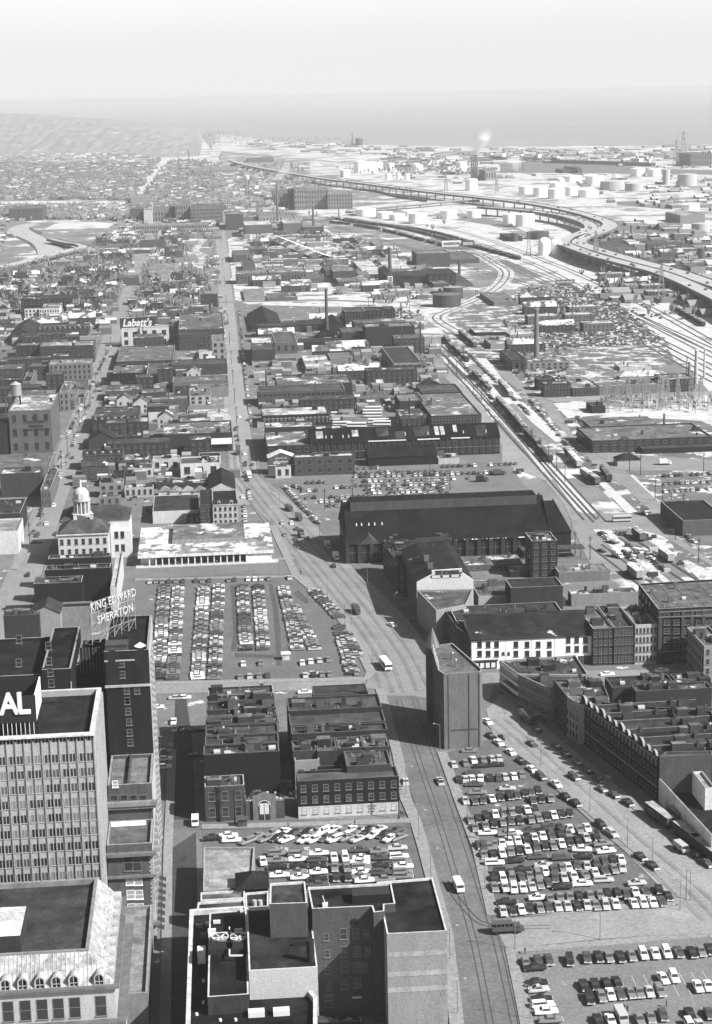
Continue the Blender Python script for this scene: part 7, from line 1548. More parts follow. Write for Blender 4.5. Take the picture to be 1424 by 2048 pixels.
# ---- signs
def panel(label,c,x0,x1,yt,yb,base,tone,txt=None,size=None,col_=None,shear=0,name='billboard',th=.4,txt2=None):
    X0,Y0=G(c,x0,base); z1=onY(c,x0,yt,Y0)[1]; z0=onY(c,x0,yb,Y0)[1]; X1=onY(c,x1,yt,Y0)[0]; W=X1-X0
    t=thing(name,label,'sign',(X0,Y0,0)); m_=MB(); m_.box(0,W,0,th,z0,z1); m_.build('panel',mat(tone,'plain'),t); q=MB()
    n=max(2,int(W//5))
    for k in range(n): x=W*(k+.5)/n; q.box(x-.15,x+.15,th,th+.3,0,z1)
    q.build('support',DARK,t)
    if txt: h=z1-z0; lettering(t,txt,h*(size or .8),(W*.08,-.05,z0+h*.25),col_ or LET,width=W*.84,shear=shear,bold=.03)
    return t
panel('dark rooftop billboard with large white brewery script','E1',718,918,228,292,385,.03,"Labatt's",.95,LET,.25)
panel('pale long billboard with dark lettering beside the railway','E6',108,200,492,520,532,.55,'SANDERSON\'S',.7,INK); panel('dark square billboard with pale lettering beside the railway','E6',206,262,490,518,530,.06,'SIGNS',.6,LET)
panel('low dark billboard with a raised middle beside the tracks','E3',660,755,145,165,172,.1,'ROYAL BANK',.45,LET); panel('white billboard on the big blank grey warehouse','E1',1212,1305,256,280,320,.7); panel('white billboard above the dark fronted market store','D5',1215,1375,290,325,372,.6); panel('white sign board in the old quarter','E4',210,258,563,590,600,.7)
panel('pale painted sign at the gabled warehouse','D3',508,580,478,520,600,.5,name='wall_sign')
for q,wd,lab in [((1040,150,180),'','pale roof billboard of the flat shop by the avenue')]: panel(lab,'E1',1040,1200,522,550,560,.65)
# painted warehouse lettering and white dish
wr=[o for o in col.objects if o.get('label','').startswith('big plain grey warehouse')][0]
Yw=wr.location.y
for s,x0,x1,y,hh,sh in (('The',195,230,166,14,.2),('Northway',145,270,193,22,.3),('Company',165,260,222,20,.3),('CORSETS & GLOVES',135,298,240,12,0)):
    pass
for s,x0,x1,y,hh,sh in (('~',195,225,172,18,.2),):
    pass
def wallscript(root,c,x0,x1,yb,h_px,s,shear):
    X0,Z=onY(c,x0,yb,root.location.y); X1=onY(c,x1,yb,root.location.y)[0]; h=h_px/CR[c][2]/(F/math.hypot(root.location.y,150))
    lettering(root,s,h*1.4,(X0-root.location.x,-.06,Z),INK,width=X1-X0,shear=shear,bold=.02,name='painted_script')
wallscript(wr,'D5',190,225,172,17,'The',.25); wallscript(wr,'D5',142,272,197,20,'Stenographer',.25); wallscript(wr,'D5',170,262,222,18,'Number',.25); wallscript(wr,'D5',135,298,243,11,'SHIRTS & OVERALLS',0)
tk=thing('roof_letters','cut off white rooftop letters at the left edge beside the painted warehouse','sign',(0,0,0)); X,Y=G('D5',0,390); tk.location=(X,Y,0); Z=onY('D5',0,235,Y)[1]; lettering(tk,'V',5,(-2.6,0,Z),LET,name='letter'); Z=onY('D5',0,290,Y)[1]; lettering(tk,'E',3,(-1.2,0,Z),LET,name='letter'); m_=MB(); m_.box(-14,5,.5,15,0,Z+9); m_.build('dark_wall',mat(.02,'wall'),tk)
# gabled billboard house at the avenue
X0,Y0,X1,Y1,z=boxat('D6',343,500,462,448,565); t=thing('gabled_billboard_house','small gabled house front with white framed eaves and painted shop lettering','shop',(X0,Y0,0)); W=X1-X0; m_=MB(); m_.poly([(0,0,0),(W,0,0),(W,0,z),(W*.48,0,z+W*.2),(0,0,z)]); m_.box(0,W,.05,8,0,z-.3); m_.build('wall',mat(.07,'wall'),t)
m_=MB(); m_.bar((0,-.2,z),(W*.48,-.2,z+W*.2),.25); m_.bar((W*.48,-.2,z+W*.2),(W,-.2,z),.12); m_.bar((0,-.2,z-4.3),(W,-.2,z-4.3),.12); m_.quad((-.3,-.3,z),(W*.48,-.3,z+W*.2),(W*.48,9,z+W*.2),(-.3,9,z)); m_.quad((W*.48,-.3,z+W*.2),(W+.3,-.3,z),(W+.3,9,z),(W*.48,9,z+W*.2)); m_.build('gable_trim',mat(.5,'wall'),t)
lettering(t,'ollanders',3.0,(W*.2,-.2,z-3.6),LET,width=W*.58,bold=.02); lettering(t,'CARS BOUGHT SOLD',1.2,(W*.26,-.2,z-.9),LET,width=W*.45)
# picture panel on the square tower
X,Y=G('E5',1070,702); Z=onY('E5',1070,678,Y-1)[1]; Z2=onY('E5',1070,630,Y-1)[1]; t=thing('poster_frame','white framed dark picture panel on the square tower house','sign',(X,Y-.6,0)); m_=MB(); w_=(Z2-Z)*.6; m_.box(-w_/2,w_/2,-.3,0,Z,Z2); m_.build('frame',mat(.6,'plain'),t); m_=MB(); m_.box(-w_*.36,w_*.36,-.4,-.3,Z+(Z2-Z)*.1,Z2-(Z2-Z)*.1); m_.build('picture',mat(.1,'wall'),t); m_=MB(); m_.box(-w_*.22,w_*.22,-.45,-.4,Z+(Z2-Z)*.62,Z+(Z2-Z)*.68); m_.box(-w_*.22,w_*.22,-.45,-.4,Z+(Z2-Z)*.35,Z+(Z2-Z)*.4); m_.build('picture_band',mat(.5,'plain'),t)
# ================================================================ poles
def polemesh():
    m_=MB(); m_.tube(0,0,0,9.5,.13,.08,6); m_.bar((0,0,9.4),(1.9,0,10.0),.05); m_.box(1.7,2.5,-.15,.15,9.9,10.1); return m_
LP=link('street_lamp',None); a=MB(); a.tube(0,0,0,8.3,.11,.07,6); a.build('pole',mat(.14,'plain'),LP); a=MB(); a.bar((0,0,8.2),(1.6,0,8.7),.05); a.build('arm',mat(.14,'plain'),LP); a=MB(); a.box(1.4,2.1,-.14,.14,8.6,8.8); a.build('lamp_head',mat(.3,'plain'),LP)
UP=link('utility_pole',None); a=MB(); a.tube(0,0,0,11,.2,.13,6); a.build('pole',DARK,UP); a=MB(); a.box(-1.2,1.2,-.08,.08,9.8,10); a.box(-.9,.9,-.08,.08,9.0,9.15); a.build('cross_arm',DARK,UP)
us=[0,0]
def pole(kind,c,x,y,place,a=0):
    pr=(LP,UP)[kind]; X,Y=G(c,x,y)
    if not us[kind]: us[kind]=1; o=pr; o.location=(X,Y,.1); o.rotation_euler=(0,0,a)
    else: o=copytree(pr,None,(X,Y,.1),a)
    l=('street lamp with a curved arm ','wooden utility pole with cross arms ')[kind]+place; tag(o,l,('street lamp','utility pole')[kind],l.replace('lamp ','lamps ').replace('pole ','poles '))
for x,y in [(590,1135),(655,1195),(703,1250),(745,1330),(790,1480),(812,1590),(838,1680),(862,1760),(900,1920),(915,2030)]: pole(0,'F',x,y,'on the left kerb of the wide street',0)
for x,y in [(880,1500),(935,1640),(970,1780),(1030,1900),(1060,2040)]: pole(0,'F',x,y,'on the right kerb of the wide street',math.pi)
for x,y in [(1082,1532),(1180,1625),(1255,1695),(1305,1735),(1372,1800),(1200,1880),(1360,1822),(1380,1802)]: pole(0,'F',x,y,'along the diagonal street and its corner',math.pi)
for x,y in [(325,1350),(405,1350),(480,1240),(490,1340),(580,1300),(620,1300),(500,1170),(560,1165),(690,1250),(350,1165),(430,1160),(395,1350),(545,1350)]: pole(0,'F',x,y,'in the great lot south of the modern market',R.uniform(0,6))
for x,y in [(640,1085),(600,1060),(560,1010),(515,955),(735,1170),(790,1230)]: pole(0,'F',x,y,'around the market junction',1)
for k in range(14): t_=k/13; pole(1,'F',60+(222-60)*t_**.8,1090+(700-1090)*t_**.8,'along the shopping street')
for k in range(12): t_=k/11; pole(1,'F',480-38*t_,925-430*t_,'along the long avenue')
for x,y in [(440,1645),(470,1650),(798,1640),(1015,1690),(650,1020),(705,1000),(760,960),(860,950),(900,980),(1150,1110)]: pole(1,'F',x,y,'beside the parking lots and rail land')
for x,y in [(1281,950),(1325,1010),(1366,1032),(1342,1030),(1407,945),(1259,942),(1351,1080),(1397,1125),(1180,1120),(1310,1000)]: pole(1,'F',x,y,'by the right hand rail crossing')
for k in range(16): t_=k/15; pole(1,'F',880+(1130-880)*t_,720+(960-720)*t_+R.uniform(-6,6),'along the freight line')
for k in range(14): pole(1,'F',R.uniform(500,1000),R.uniform(600,860),'scattered through the works district')
# lattice pylons of the substation
def pylonmesh(h,w_,r_=.12):
    m_=MB(); n=6
    P=lambda z:(w_*(1-.8*z/h))
    for sx in(-1,1):
        for sy in(-1,1): m_.bar((sx*w_,sy*w_,0),(sx*w_*.2,sy*w_*.2,h),r_)
    for k in range(n):
        z0=h*k/n;z1=h*(k+1)/n;a=P(z0);b_=P(z1)
        for s in(-1,1): m_.bar((-a,s*a,z0),(b_,s*b_,z1),r_*.6); m_.bar((a,s*a,z0),(-b_,s*b_,z1),r_*.6); m_.bar((s*a,-a,z0),(s*b_,b_,z1),r_*.6)
    return m_
PYM=pylonmesh(26,2.6,.16).mesh('lattice',mat(.2,'plain')); am=MB(); am.bar((-5,0,0),(5,0,0),.18); am.bar((-4,0,-3),(4,0,-3),.15); AMM=am.mesh('cross_arm',mat(.2,'plain'))
def pylon(c,x,y,sc_,place):
    X,Y=G(c,x,y); t=thing('lattice_pylon','lattice steel pylon '+place,'pylon',(X,Y,0),R.uniform(-.2,.2),'lattice steel pylons '+place); t.scale=(sc_,)*3; link('lattice',PYM,t); link('cross_arm',AMM,t,(0,0,24))
for x,y in [(905,255),(960,240),(1015,225),(1060,215),(1110,200),(1165,215),(1205,230),(1255,205),(1320,215),(1370,225),(1095,235),(1180,240)]: pylon('D7',x,y,.75,'in the snowy substation yard')
for c,x,y,s_ in [('G5',215,430,1.4),('G5',895,830,1.3),('G7',940,460,1.2),('G7',1395,470,1.2),('E6',530,560,1.1),('E8',1308,330,3.2),('E8',1280,345,2.6),('E8',1030,420,1.6),('E8',360,440,1.5),('E8',562,455,1.3),('E6',860,600,1.3)]: pylon(c,x,y,s_,'standing over the port lands')
BX=MB(); BX.box(-2.5,2.5,-.3,.3,3.4,3.8)
for s in(-2.3,2.3): BX.box(s-.15,s+.15,-.15,.15,0,3.8)
for s in (-1.5,0,1.5): BX.tube(s,0,2.3,3.4,.3,.3,6)
BXM=BX.mesh('switch_frame',mat(.2,'plain'))
for k in range(46):
    X,Y=G('D7',R.uniform(880,1440),R.uniform(185,262)); o=link('switch_frame',BXM,None,(X,Y,.1),R.choice((0,1.57))); o.scale=(1.3,)*3; tag(o,'small steel switch frame in the snowy substation yard','electrical frame','switch frames in the substation yard')
# ================================================================ elevated roads
CONC=mat(.3,'road',var=.12); CONC2=mat(.34,'wall')
def highway(label,c,pts,w_,z,pier=34,zc=None,name='elevated_road'):
    p=smooth([G(c,*q,z) for q in pts],8); a=offs(p,w_/2);b_=offs(p,-w_/2); x0,y0=p[0]; t=thing(name,label,'elevated road',(x0,y0,0)); occupy([*a,*b_[::-1]])
    m_=MB(); rl=MB(); 
    def Q(q,z): return (q[0]-x0,q[1]-y0,z)
    for i in range(len(p)-1):
        m_.quad(Q(b_[i],z),Q(b_[i+1],z),Q(a[i+1],z),Q(a[i],z)); 
        for s in(a,b_):
            m_.quad(Q(s[i],z-2.6),Q(s[i+1],z-2.6),Q(s[i+1],z),Q(s[i],z),1)
        m_.quad(Q(b_[i],z-2.6),Q(a[i],z-2.6),Q(a[i+1],z-2.6),Q(b_[i+1],z-2.6),1)
        for s,k in((a,-.3),(b_,.3)):
            s2=offs(p,(w_/2-.3)*(1 if k<0 else -1)); rl.quad(Q(s[i],z),Q(s[i+1],z),Q(s[i+1],z+.9),Q(s[i],z+.9)); rl.quad(Q(s2[i],z),Q(s2[i+1],z),Q(s2[i+1],z+.9),Q(s2[i],z+.9)); rl.quad(Q(s[i],z+.9),Q(s[i+1],z+.9),Q(s2[i+1],z+.9),Q(s2[i],z+.9))
    m_.build('deck',[CONC,mat(.1,'wall')],t); rl.build('parapet',mat(.25,'wall'),t)  # deck sides and underside coloured darker to paint in their shade
    if z>5 and pier:
        pm=MB(); pm.box(-.9,.9,-.9,.9,0,z-3); pm.quad((-.9,-.9,z-3),(.9,-.9,z-3),(w_*.36,-.9,z-1.6),(-w_*.36,-.9,z-1.6)); pm.box(-w_*.38,w_*.38,-.8,.8,z-2.6,z-1.6); pme=pm.mesh('pier',CONC2); acc=pier/2;n=0
        for i in range(len(p)-1):
            u_=Vector(p[i]);v_=Vector(p[i+1]);L=(v_-u_).length
            while acc<L and n<98: q=u_.lerp(v_,acc/L); link('pier',pme,t,(q.x-x0,q.y-y0,0),math.atan2(-(v_-u_).x,(v_-u_).y)); acc+=pier;n+=1
            acc-=L
    return p,z
H1=highway('north carriageway of the great elevated expressway','E6',[(1700,900),(1424,755),(1200,655),(1000,600),(850,560),(740,520),(705,505),(720,485),(790,455),(835,432),(825,410),(780,390),(700,368),(600,353),(520,343),(300,325)][::1],19,13)
H2=highway('south carriageway of the great elevated expressway','E6',[(1700,790),(1424,700),(1250,640),(1060,590),(900,545),(800,512),(775,495),(800,470),(880,445),(925,420),(920,402),(870,382),(780,355),(640,325),(500,303),(300,280),(0,246),(-300,207),(-500,182),(-800,130),(-920,100)],21,13,pier=45)
H3=highway('low road viaduct beside the oil tanks','E5',[(820,245),(1000,222),(1200,205),(1424,185),(1600,180)],12,7,pier=60)
H4=highway('expressway curve on the left with two carriageways','E4',[(-60,462),(30,452),(130,430),(200,410),(320,382),(440,352),(495,340),(470,322),(400,312),(300,290)],13,6,pier=40)
def grade(c,pts,w_): strip('expressway_road',c,pts,w_*.72,.25,mat(.28,'road',var=.12))
grade('E4',[(265,400),(262,360),(235,320),(180,290),(110,262),(85,240),(110,218),(180,202),(260,190),(420,180)],26); grade('E4',[(370,372),(300,330),(220,280),(150,240),(150,222),(220,205)],22)
grade('E4',[(30,245),(80,250),(130,225)],14)
# cars on the expressway
hc=MB(); hc.box(-1,1,-2.4,2.4,.2,1.4); hcm=hc.mesh('car',mat(.05,'paint'))
for (p,z),n in((H1,26),(H2,30),(H4,5)):
    for k in range(n):
        i=R.randrange(len(p)-1); u_=Vector(p[i]);v_=Vector(p[i+1]); q=u_.lerp(v_,R.random()); d_=(v_-u_).normalized(); s=R.choice((-3.5,0,3.5)); stuffx=(q.x-d_.y*s,q.y+d_.x*s); lab='car on the elevated expressway'
        o=link('car',hcm,None,(stuffx[0],stuffx[1],z+.05),math.atan2(-d_.x,d_.y)); tag(o,'dark car driving on the elevated expressway','car','cars driving on the expressways')
# ================================================================ ships, smoke
def ship(label,c,x0,x1,yb,ytop,tone=.06):
    X0,Y0=G(c,x0,yb);X1,Y1=G(c,x1,yb+ (x1-x0)*.03); L=math.hypot(X1-X0,Y1-Y0); t=thing('cargo_ship',label,'ship',(X0,Y0,0),math.atan2(Y1-Y0,X1-X0)); h=9
    m_=MB(); P=[(0,0),(L*.03,-8),(L*.95,-8),(L,0),(L*.95,8),(L*.03,8)]; m_.prism(P,0,h); m_.box(0,L*.07,-6,6,h,h+5); m_.build('hull',mat(tone,'wall'),t); q=MB(); q.box(L*.80,L*.88,-6,6,h,h+10); q.box(L*.01,L*.07,-5,5,h+5,h+9); q.build('deck_house',mat(.6,'wall'),t); f=MB(); f.tube(L*.84,0,h+10,h+16,2,1.8); f.build('funnel',DARK,t)
    for k in range(2,10): g=MB(); g.box(L*k/12,L*k/12+6,-5,5,h,h+1.5); g.build('hatch',mat(.15,'wall'),t)
ship('long dark lake freighter laid up in the ship channel','F',1103,1308,326,318); ship('second freighter lying behind the first in the channel','F',1245,1310,331,322,.1); ship('small dark ship beside the power plant basin','E8',540,600,318,310); ship('distant ship moored in front of the power plant','E8',660,745,322,312,.1)
sm=D.materials.new('smoke'); sm.use_nodes=True; n=sm.node_tree.nodes; l=sm.node_tree.links; n.remove(n['Principled BSDF']); pv=n.new('ShaderNodeVolumePrincipled'); pv.inputs['Color'].default_value=(1,1,1,1); l.new(pv.outputs[0],n['Material Output'].inputs['Volume'])
tc=n.new('ShaderNodeTexCoord'); vl=n.new('ShaderNodeVectorMath'); vl.operation='LENGTH'; l.new(tc.outputs['Object'],vl.inputs[0]); f1=n.new('ShaderNodeMapRange'); f1.inputs[1].default_value=.25; f1.inputs[2].default_value=.98; f1.inputs[3].default_value=1; f1.inputs[4].default_value=0; l.new(vl.outputs[1],f1.inputs[0])
ge=n.new('ShaderNodeNewGeometry'); tx=n.new('ShaderNodeTexNoise'); tx.inputs['Scale'].default_value=.05; tx.inputs['Detail'].default_value=3; l.new(ge.outputs['Position'],tx.inputs['Vector']); mr=n.new('ShaderNodeMapRange'); mr.inputs[1].default_value=.3; mr.inputs[2].default_value=.7; mr.inputs[3].default_value=.012; mr.inputs[4].default_value=.035; l.new(tx.outputs[0],mr.inputs[0]); mu=n.new('ShaderNodeMath'); mu.operation='MULTIPLY'; l.new(mr.outputs[0],mu.inputs[0]); l.new(f1.outputs[0],mu.inputs[1]); oi=n.new('ShaderNodeObjectInfo'); m3=n.new('ShaderNodeMath'); m3.operation='MULTIPLY'; l.new(mu.outputs[0],m3.inputs[0]); l.new(oi.outputs['Alpha'],m3.inputs[1]); l.new(m3.outputs[0],pv.inputs['Density'])
q=MB(); rg_=[]
for i in range(7):
    th=math.pi*i/6-math.pi/2; rg_.append([(math.cos(th)*math.cos(6.283*k/14),math.cos(th)*math.sin(6.283*k/14),math.sin(th)) for k in range(14)])
for a_,b_ in zip(rg_,rg_[1:]):
    for k in range(14): q.quad(a_[k],a_[(k+1)%14],b_[(k+1)%14],b_[k])
PUFF=q.mesh('puff',sm)
def smoke(label,c,base,pts,r0_,r1_):
    X,Y=G(c,*base); t=tag(link('smoke_plume',None,None,(X,Y,0)),label,'smoke',None,'stuff'); n=len(pts)
    for i,(x,y) in enumerate(pts):
        xx,z=onY(c,x,y,Y); r_=r0_+(r1_-r0_)*i/(n-1); z=min(z,204-r_*.6); o=link('puff',PUFF,t,(xx-X,R.uniform(-.2,.2)*r_,z)); o.color=(1,1,1,(max(.35,5*(1-i/n)**1.6) if n>6 else .6)); o.scale=(r_*1.15,r_,r_*.9 if z+r_*.9<205 else max(5,205-z))
smoke('white smoke drifting up from the four power plant stacks','E8',(472,400),[(464,299),(466,296),(469,293),(472,290),(475,287),(479,283),(483,279),(487,274),(491,269),(495,263),(499,257),(503,251),(507,244),(510,237),(514,230),(517,222),(520,214)],6,18)
smoke('steam cloud beside the port stack','E8',(650,365),[(640,362),(640,352),(643,342),(640,330),(646,322)],10,18)
smoke('thin smoke rising from the suburb chimney','F',(553,400),[(553,362),(557,356),(562,349),(568,340)],6,18)
# ================================================================ trees, houses, clutter of the farther town
def treemesh(seed):
    r=random.Random(seed); m_=MB()
    def br(p,d,L,r_,k):
        q=p+d*L; m_.bar(p,q,r_)
        if k==0:return
        for i in range(3 if k>1 else 4):
            e=Vector((r.uniform(-1,1),r.uniform(-1,1),r.uniform(.1,.9)))*.75+d*.6; e.normalize(); br(p.lerp(q,r.uniform(.6,1)),e,L*r.uniform(.55,.8),r_*.6,k-1)
    tr=MB(); tr.tube(0,0,0,3.2,.35,.25,7); br(Vector((0,0,3)),Vector((0,0,1)),2.6,.2,3); return tr.mesh('trunk',mat(.05,'wall')),m_.mesh('crown',mat(.06,'plain'))
TM=[treemesh(k) for k in range(4)]; NT=0
def tree(x,y,s,place):
    a,b_=R.choice(TM); t=thing('bare_tree','leafless winter tree '+place,'tree',(x,y,0),R.uniform(0,6),'leafless trees '+place); t.scale=(s,s,s); link('trunk',a,t); link('crown',b_,t)
for c,x0,x1,y0,y1,n,pl in [('E4',0,500,200,240,22,'around the snowy sports field'),('E1',430,720,60,200,26,'in the yards left of the brewery sign'),('E4',560,800,440,600,24,'between the old quarter houses'),('E5',560,740,385,440,22,'beside the boiler works'),('E4',900,1250,300,600,26,'near the brewery lanes'),('E4',70,380,300,400,16,'inside the ramp loop'),('D5',650,920,420,640,8,'among the mid town yards')]:
    for k in range(n):
        X,Y=G(c,R.uniform(x0,x1),R.uniform(y0,y1)); 
        if (int(X//4),int(Y//4)) in OCC: continue
        tree(X,Y,R.uniform(.9,1.7),pl)
# small houses filling the blocks; nearest ones individually, distant suburb as one mass
HT=[]
def housemesh(w_,d,h,kind,wt,rt_,sn):
    m_=MB(); m_.prism([(0,0),(w_,0),(w_,d),(0,d)],0,h,0,cap=False); rb=MB(); e=.3
    if kind=='flat': rb.poly([(0,0,h-.3),(w_,0,h-.3),(w_,d,h-.3),(0,d,h-.3)])
    elif kind=='x':
        for x in(0,w_): m_.poly([(x,0,h),(x,d,h),(x,d/2,h+d*.28)])
        rb.quad((-e,-e,h-.1),(w_+e,-e,h-.1),(w_+e,d/2,h+d*.28),(-e,d/2,h+d*.28)); rb.quad((-e,d/2,h+d*.28),(w_+e,d/2,h+d*.28),(w_+e,d+e,h-.1),(-e,d+e,h-.1))
    else:
        for y in(0,d): m_.poly([(0,y,h),(w_,y,h),(w_/2,y,h+w_*.35)])
        rb.quad((-e,d+e,h-.1),(-e,-e,h-.1),(w_/2,-e,h+w_*.35),(w_/2,d+e,h+w_*.35)); rb.quad((w_/2,d+e,h+w_*.35),(w_/2,-e,h+w_*.35),(w_+e,-e,h-.1),(w_+e,d+e,h-.1))
    cb=MB(); cb.box(w_*.3-.4,w_*.3+.4,d*.5-.4,d*.5+.4,h*.9,h+w_*.25+1.2)
    return m_.mesh('wall',wallm(wt)),rb.mesh('roof',roofm(rt_,sn)),cb.mesh('chimney',wallm(80)),(w_,d,h)
for k,(w_,d,h,kind,wt,rt_,sn,nm) in enumerate([(7,12,7,'y',70,90,.2,'small dark gabled house'),(14,10,8,'x',80,90,.4,'broad house with a dark ridge roof'),(18,12,9,'flat',90,150,.45,'flat roofed brick block'),(26,16,8,'flat',110,165,.6,'wide low shed with a snowy roof'),(10,12,7,'y',190,120,.3,'pale walled gabled house'),(30,14,7,'x',65,130,.5,'long shed with a snow streaked roof'),(12,14,11,'flat',60,110,.3,'dark three storey block'),(22,20,6,'flat',140,190,.6,'low building under deep snow'),(36,16,10,'flat',60,100,.12,'long flat roofed dark commercial block'),(24,24,12,'flat',70,130,.2,'square tar roofed warehouse block')]):
    HT.append((housemesh(w_,d,h,kind,wt,rt_,sn),nm))
NH=0
def house(x,y,k,place,win=True):
    (a,b_,c,(w_,d,h)),nm=HT[k]; t=thing('house' if k in(0,1,4) else 'small_building','%s %s'%(nm,place),'house' if k in(0,1,4) else 'building',(x,y,0),R.gauss(0,.03),'%ss %s'%(nm,place)); link('wall',a,t); link('roof',b_,t); link('chimney',c,t)
    if y<2300:
        n=max(1,int(w_/3.5)); 
        for f in range(1,int(h/3.2)+1):
            for i in range(n): link('window',winmesh(1.2,1.6,'d' if k in(3,4,7) else 'f'),t,(w_*(i+.5)/n,0,f*h/(int(h/3.2)+.4)-2.0))
def free(x,y,w_,d,g_=2):
    for i in range(int((x-g_)//4),int((x+w_+g_)//4)+1):
        for j in range(int((y-g_)//4),int((y+d+g_)//4)+1):
            if (i,j) in OCC: return False
    return True
NHK=[0]
def fill(c,poly_,n,ks,place,cap=500):
    P=ccw([G(c,*q) for q in poly_]); xs=[q[0] for q in P];ys=[q[1] for q in P]; done=0
    for t_ in range(n*7):
        if done>=n or NHK[0]>=330: break
        x=R.uniform(min(xs),max(xs)); y=R.uniform(min(ys),max(ys)); k=R.choice(ks); w_,d,h=HT[k][0][3]
        if not pip(x+w_/2,y+d/2,P) or not free(x,y,w_,d): continue
        occupy([(x,y),(x+w_,y),(x+w_,y+d),(x,y+d)]); house(x,y,k,place); done+=1; NHK[0]+=1
fill('F',[(110,1010),(270,1000),(465,970),(462,900),(150,900)],10,[8,1,6],'in the blocks north of the modern market')
fill('F',[(140,890),(465,890),(450,640),(215,700)],34,[8,9,8,6,2,6,4],'in the blocks between the two long streets')
fill('F',[(0,1020),(70,1000),(215,690),(0,690)],16,[8,9,6],'along the far side of the shopping street')
fill('F',[(500,860),(760,850),(740,640),(480,640)],22,[8,9,3,5,8],'in the works district right of the avenue')
fill('F',[(760,860),(950,850),(880,700),(750,640)],16,[8,3,9],'beside the freight line')
fill('F',[(1000,700),(1040,790),(1070,800),(1040,640)],6,[3,5,7],'near the lone stout chimney')
fill('F',[(0,690),(440,640),(435,530),(0,560)],75,[0,0,1,4,1,2,6,5],'in the snowy old quarter')
fill('F',[(0,560),(200,520),(440,520),(430,440),(200,450),(0,545)],50,[0,1,4,2,3,5],'below the brewery and the ramps')
fill('F',[(450,620),(640,610),(560,440),(450,440)],24,[2,3,5,7],'in the yards right of the far avenue')
fill('F',[(640,600),(860,590),(780,470),(600,470)],18,[2,3,5,7],'around the ribbed works sheds')
fill('F',[(940,690),(1290,680),(1180,600),(1000,580)],8,[3,5],'at the edge of the scrap yard')
fill('F',[(1190,560),(1424,640),(1424,480),(1230,470)],24,[3,5,2],'east of the elevated expressway')
fill('F',[(700,340),(940,360),(940,320),(760,315)],20,[3,5,7],'among the distant oil depots')
# distant suburb mass
mb=MB(); rr=random.Random(3)
def mass(c,poly_,n,hmin,hmax,wmin,wmax,sn=.35,chk=True):
    P=ccw([G(c,*q) for q in poly_]); us=[q[0] for q in poly_];vs=[q[1] for q in poly_]; d=0
    for _ in range(n*3):
        if d>=n:break
        u=rr.uniform(min(us),max(us));v=rr.uniform(min(vs),max(vs)); x,y=G(c,u,v)
        if not pip(x,y,P) or (chk and (int(x//4),int(y//4)) in OCC): continue
        w_=rr.uniform(wmin,wmax);dd=rr.uniform(wmin,wmax);h=rr.uniform(hmin,hmax); m_=rr.choice((0,0,1,2)); tp=3 if rr.random()<sn else rr.choice((4,5))
        if rr.random()<.5 or w_>26: mb.box(x,x+w_,y,y+dd,0,h,m_,tp)
        else:
            mb.box(x,x+w_,y,y+dd,0,h,m_,m_); mb.quad((x,y,h+.05),(x+w_,y,h+.05),(x+w_,y+dd/2,h+dd*.2),(x,y+dd/2,h+dd*.2),tp); mb.quad((x,y+dd/2,h+dd*.2),(x+w_,y+dd/2,h+dd*.2),(x+w_,y+dd,h),(x,y+dd,h),tp)
        d+=1
mass('F',[(-60,545),(250,480),(440,480),(430,400),(250,405),(-60,440)],900,3,7,6,14,.2)
mass('F',[(-60,440),(255,440),(560,400),(500,330),(420,335),(330,330),(-60,330)],3800,3,7,7,17,.14)
mass('F',[(-60,330),(300,330),(180,280),(0,262),(-60,260)],3000,4,8,10,26,.1)
mass('F',[(450,600),(900,600),(780,440),(450,440)],160,2,5,5,16,.3); mass('F',[(450,440),(700,420),(560,340),(430,345)],330,3,7,7,20,.2)
mass('F',[(1190,600),(1424,640),(1424,470),(1240,440)],90,3,6,8,26,.3); mass('F',[(740,350),(1424,430),(1424,335),(900,325),(740,325)],150,2,5,6,22,.5)
mass('F',[(450,300),(900,330),(1424,322),(1424,294),(900,298),(500,280)],260,3,7,12,50,.5); mass('F',[(-60,700),(440,650),(440,520),(-60,540)],500,2.5,6,4,11,.3)
mass('F',[(120,1000),(470,960),(445,640),(200,700)],120,2.5,5,3,8,.2); mass('F',[(500,860),(900,850),(860,640),(490,640)],150,2.5,5,3,10,.2); 
o=mb.build('distant_suburb',[wallm(115),wallm(135),wallm(160),mat(.36,'plain'),mat(.13,'plain'),mat(.2,'plain')]); tag(o,'mass of low houses, sheds and yards filling the distant town','houses',None,'stuff')  # pale tones carry part of the distance haze in the colour
# bare trees of the suburbs as one mass
mb=MB()
def twig(x,y,h):
    for k in range(5): 
        a=rr.uniform(0,6.28);r_=h*rr.uniform(.1,.4); mb.bar((x,y,h*.15),(x+r_*math.cos(a),y+r_*math.sin(a),h*rr.uniform(.6,1)),.45 if y<4000 else .8)
for (x0,x1,y0,y1,n) in [(-60,440,265,440,6500),(-60,440,440,640,1300),(440,640,330,440,500),(360,480,262,282,260),(640,940,325,350,260),(460,740,275,290,240),(1150,1424,470,640,100),(440,900,440,620,160)]:
    for _ in range(n):
        x,y=gp(rr.uniform(x0,x1),rr.uniform(y0,y1)); 
        if (int(x//4),int(y//4)) not in OCC: twig(x,y,rr.uniform(7,13) if y<6500 else rr.uniform(4,7))
o=mb.build('distant_woodland',mat(.16,'plain')); tag(o,'haze of leafless trees across the far suburbs and shore','woodland',None,'stuff')  # paler than the near crowns: distance haze put into the twig colour
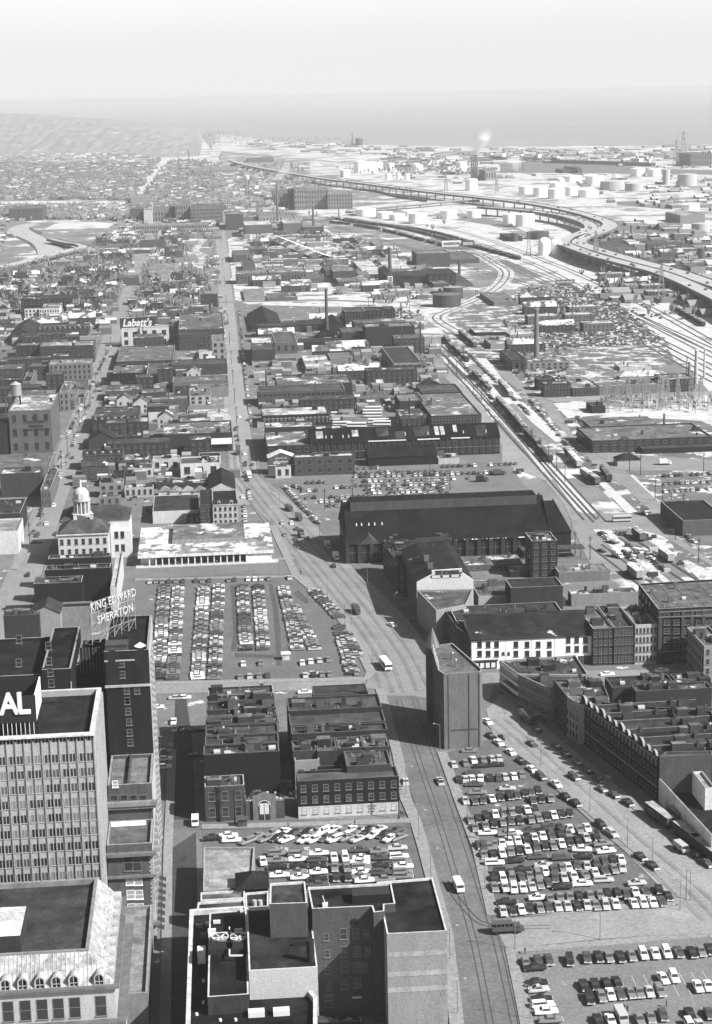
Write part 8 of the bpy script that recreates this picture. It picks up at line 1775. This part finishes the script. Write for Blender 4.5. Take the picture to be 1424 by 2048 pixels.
# scrap heaps
mb=MB(); SP=ccw([G('E3',*q) for q in [(490,190),(700,160),(980,280),(1180,440),(1140,460),(600,480),(560,330)]]); k=0
while k<11000:
    x,y=G('E3',rr.uniform(400,1200),rr.uniform(150,560)); k+=1
    if not pip(x,y,SP): continue
    s=rr.uniform(1.0,2.6);h=rr.uniform(.5,1.7); mb.box(x,x+s*rr.uniform(.5,1.8),y,y+s,0,h,rr.choice((0,0,1,1,2)))
o=mb.build('scrap_heap',[mat(.05,'plain'),mat(.14,'plain'),mat(.45,'plain')]); tag(o,'acres of scrap metal heaps and wrecked cars behind the stout chimney','scrap',None,'stuff')
mb=MB()
for c,x0,x1,y0,y1,n in [('E5',760,1000,390,520,500),('F',1000,1130,640,780,400),('D7',440,1000,200,560,240),('E2',1090,1400,180,300,300),('E2',850,1300,400,640,300),('D6',860,1424,60,180,240),('G6',0,1200,900,1517,60),('F',1180,1424,480,640,420),('D5',640,1300,380,760,260)]:
    for _ in range(n):
        x,y=G(c,rr.uniform(x0,x1),rr.uniform(y0,y1))
        if (int(x//4),int(y//4)) in OCC: continue
        s=rr.uniform(.6,2.2); mb.box(x,x+s*rr.uniform(.6,2.5),y,y+s,0,s*.8,rr.choice((0,0,1,2)))
o=mb.build('yard_clutter',[mat(.04,'plain'),mat(.15,'plain'),mat(.32,'plain')]); tag(o,'crates, drums, timber and junk strewn over the works yards','yard clutter',None,'stuff')
# attendant hut and small lot furniture
for c,x,y,lab in [('D2',888,795,'white roofed attendant kiosk at the entrance of the great lot'),('C5',330,825,'little dark attendant hut at the corner of the lot')]:
    X,Y=G(c,x,y); t=thing('attendant_hut',lab,'kiosk',(X,Y,0)); m_=MB(); m_.box(-1.3,1.3,-1,1,0,2.4); m_.build('wall',mat(.06 if 'dark' in lab else .4,'wall'),t); q=MB(); q.box(-1.7,1.7,-1.4,1.4,2.4,2.6); q.build('roof',mat(.06 if 'dark' in lab else .75,'plain'),t)
# ================================================================ haze
mb=MB(); mb.box(-31000,41000,-700,63000,-1,206); o=mb.build('haze',None if 0 else []); 
hm=D.materials.new('haze_air'); hm.use_nodes=True; n=hm.node_tree.nodes; n.remove(n['Principled BSDF']); pv=n.new('ShaderNodeVolumePrincipled'); pv.inputs['Color'].default_value=(.58,.58,.58,1); pv.inputs['Density'].default_value=6.3e-5; pv.inputs['Anisotropy'].default_value=0
hm.node_tree.links.new(pv.outputs[0],n['Material Output'].inputs['Volume']); o.data.materials.append(hm); tag(o,None,None,None,'stuff'); o['label']='pale winter haze over the town and the lake'; o['category']='haze'
print('OBJECTS',len(D.objects),'houses',NHK,'cars',len(CARS))
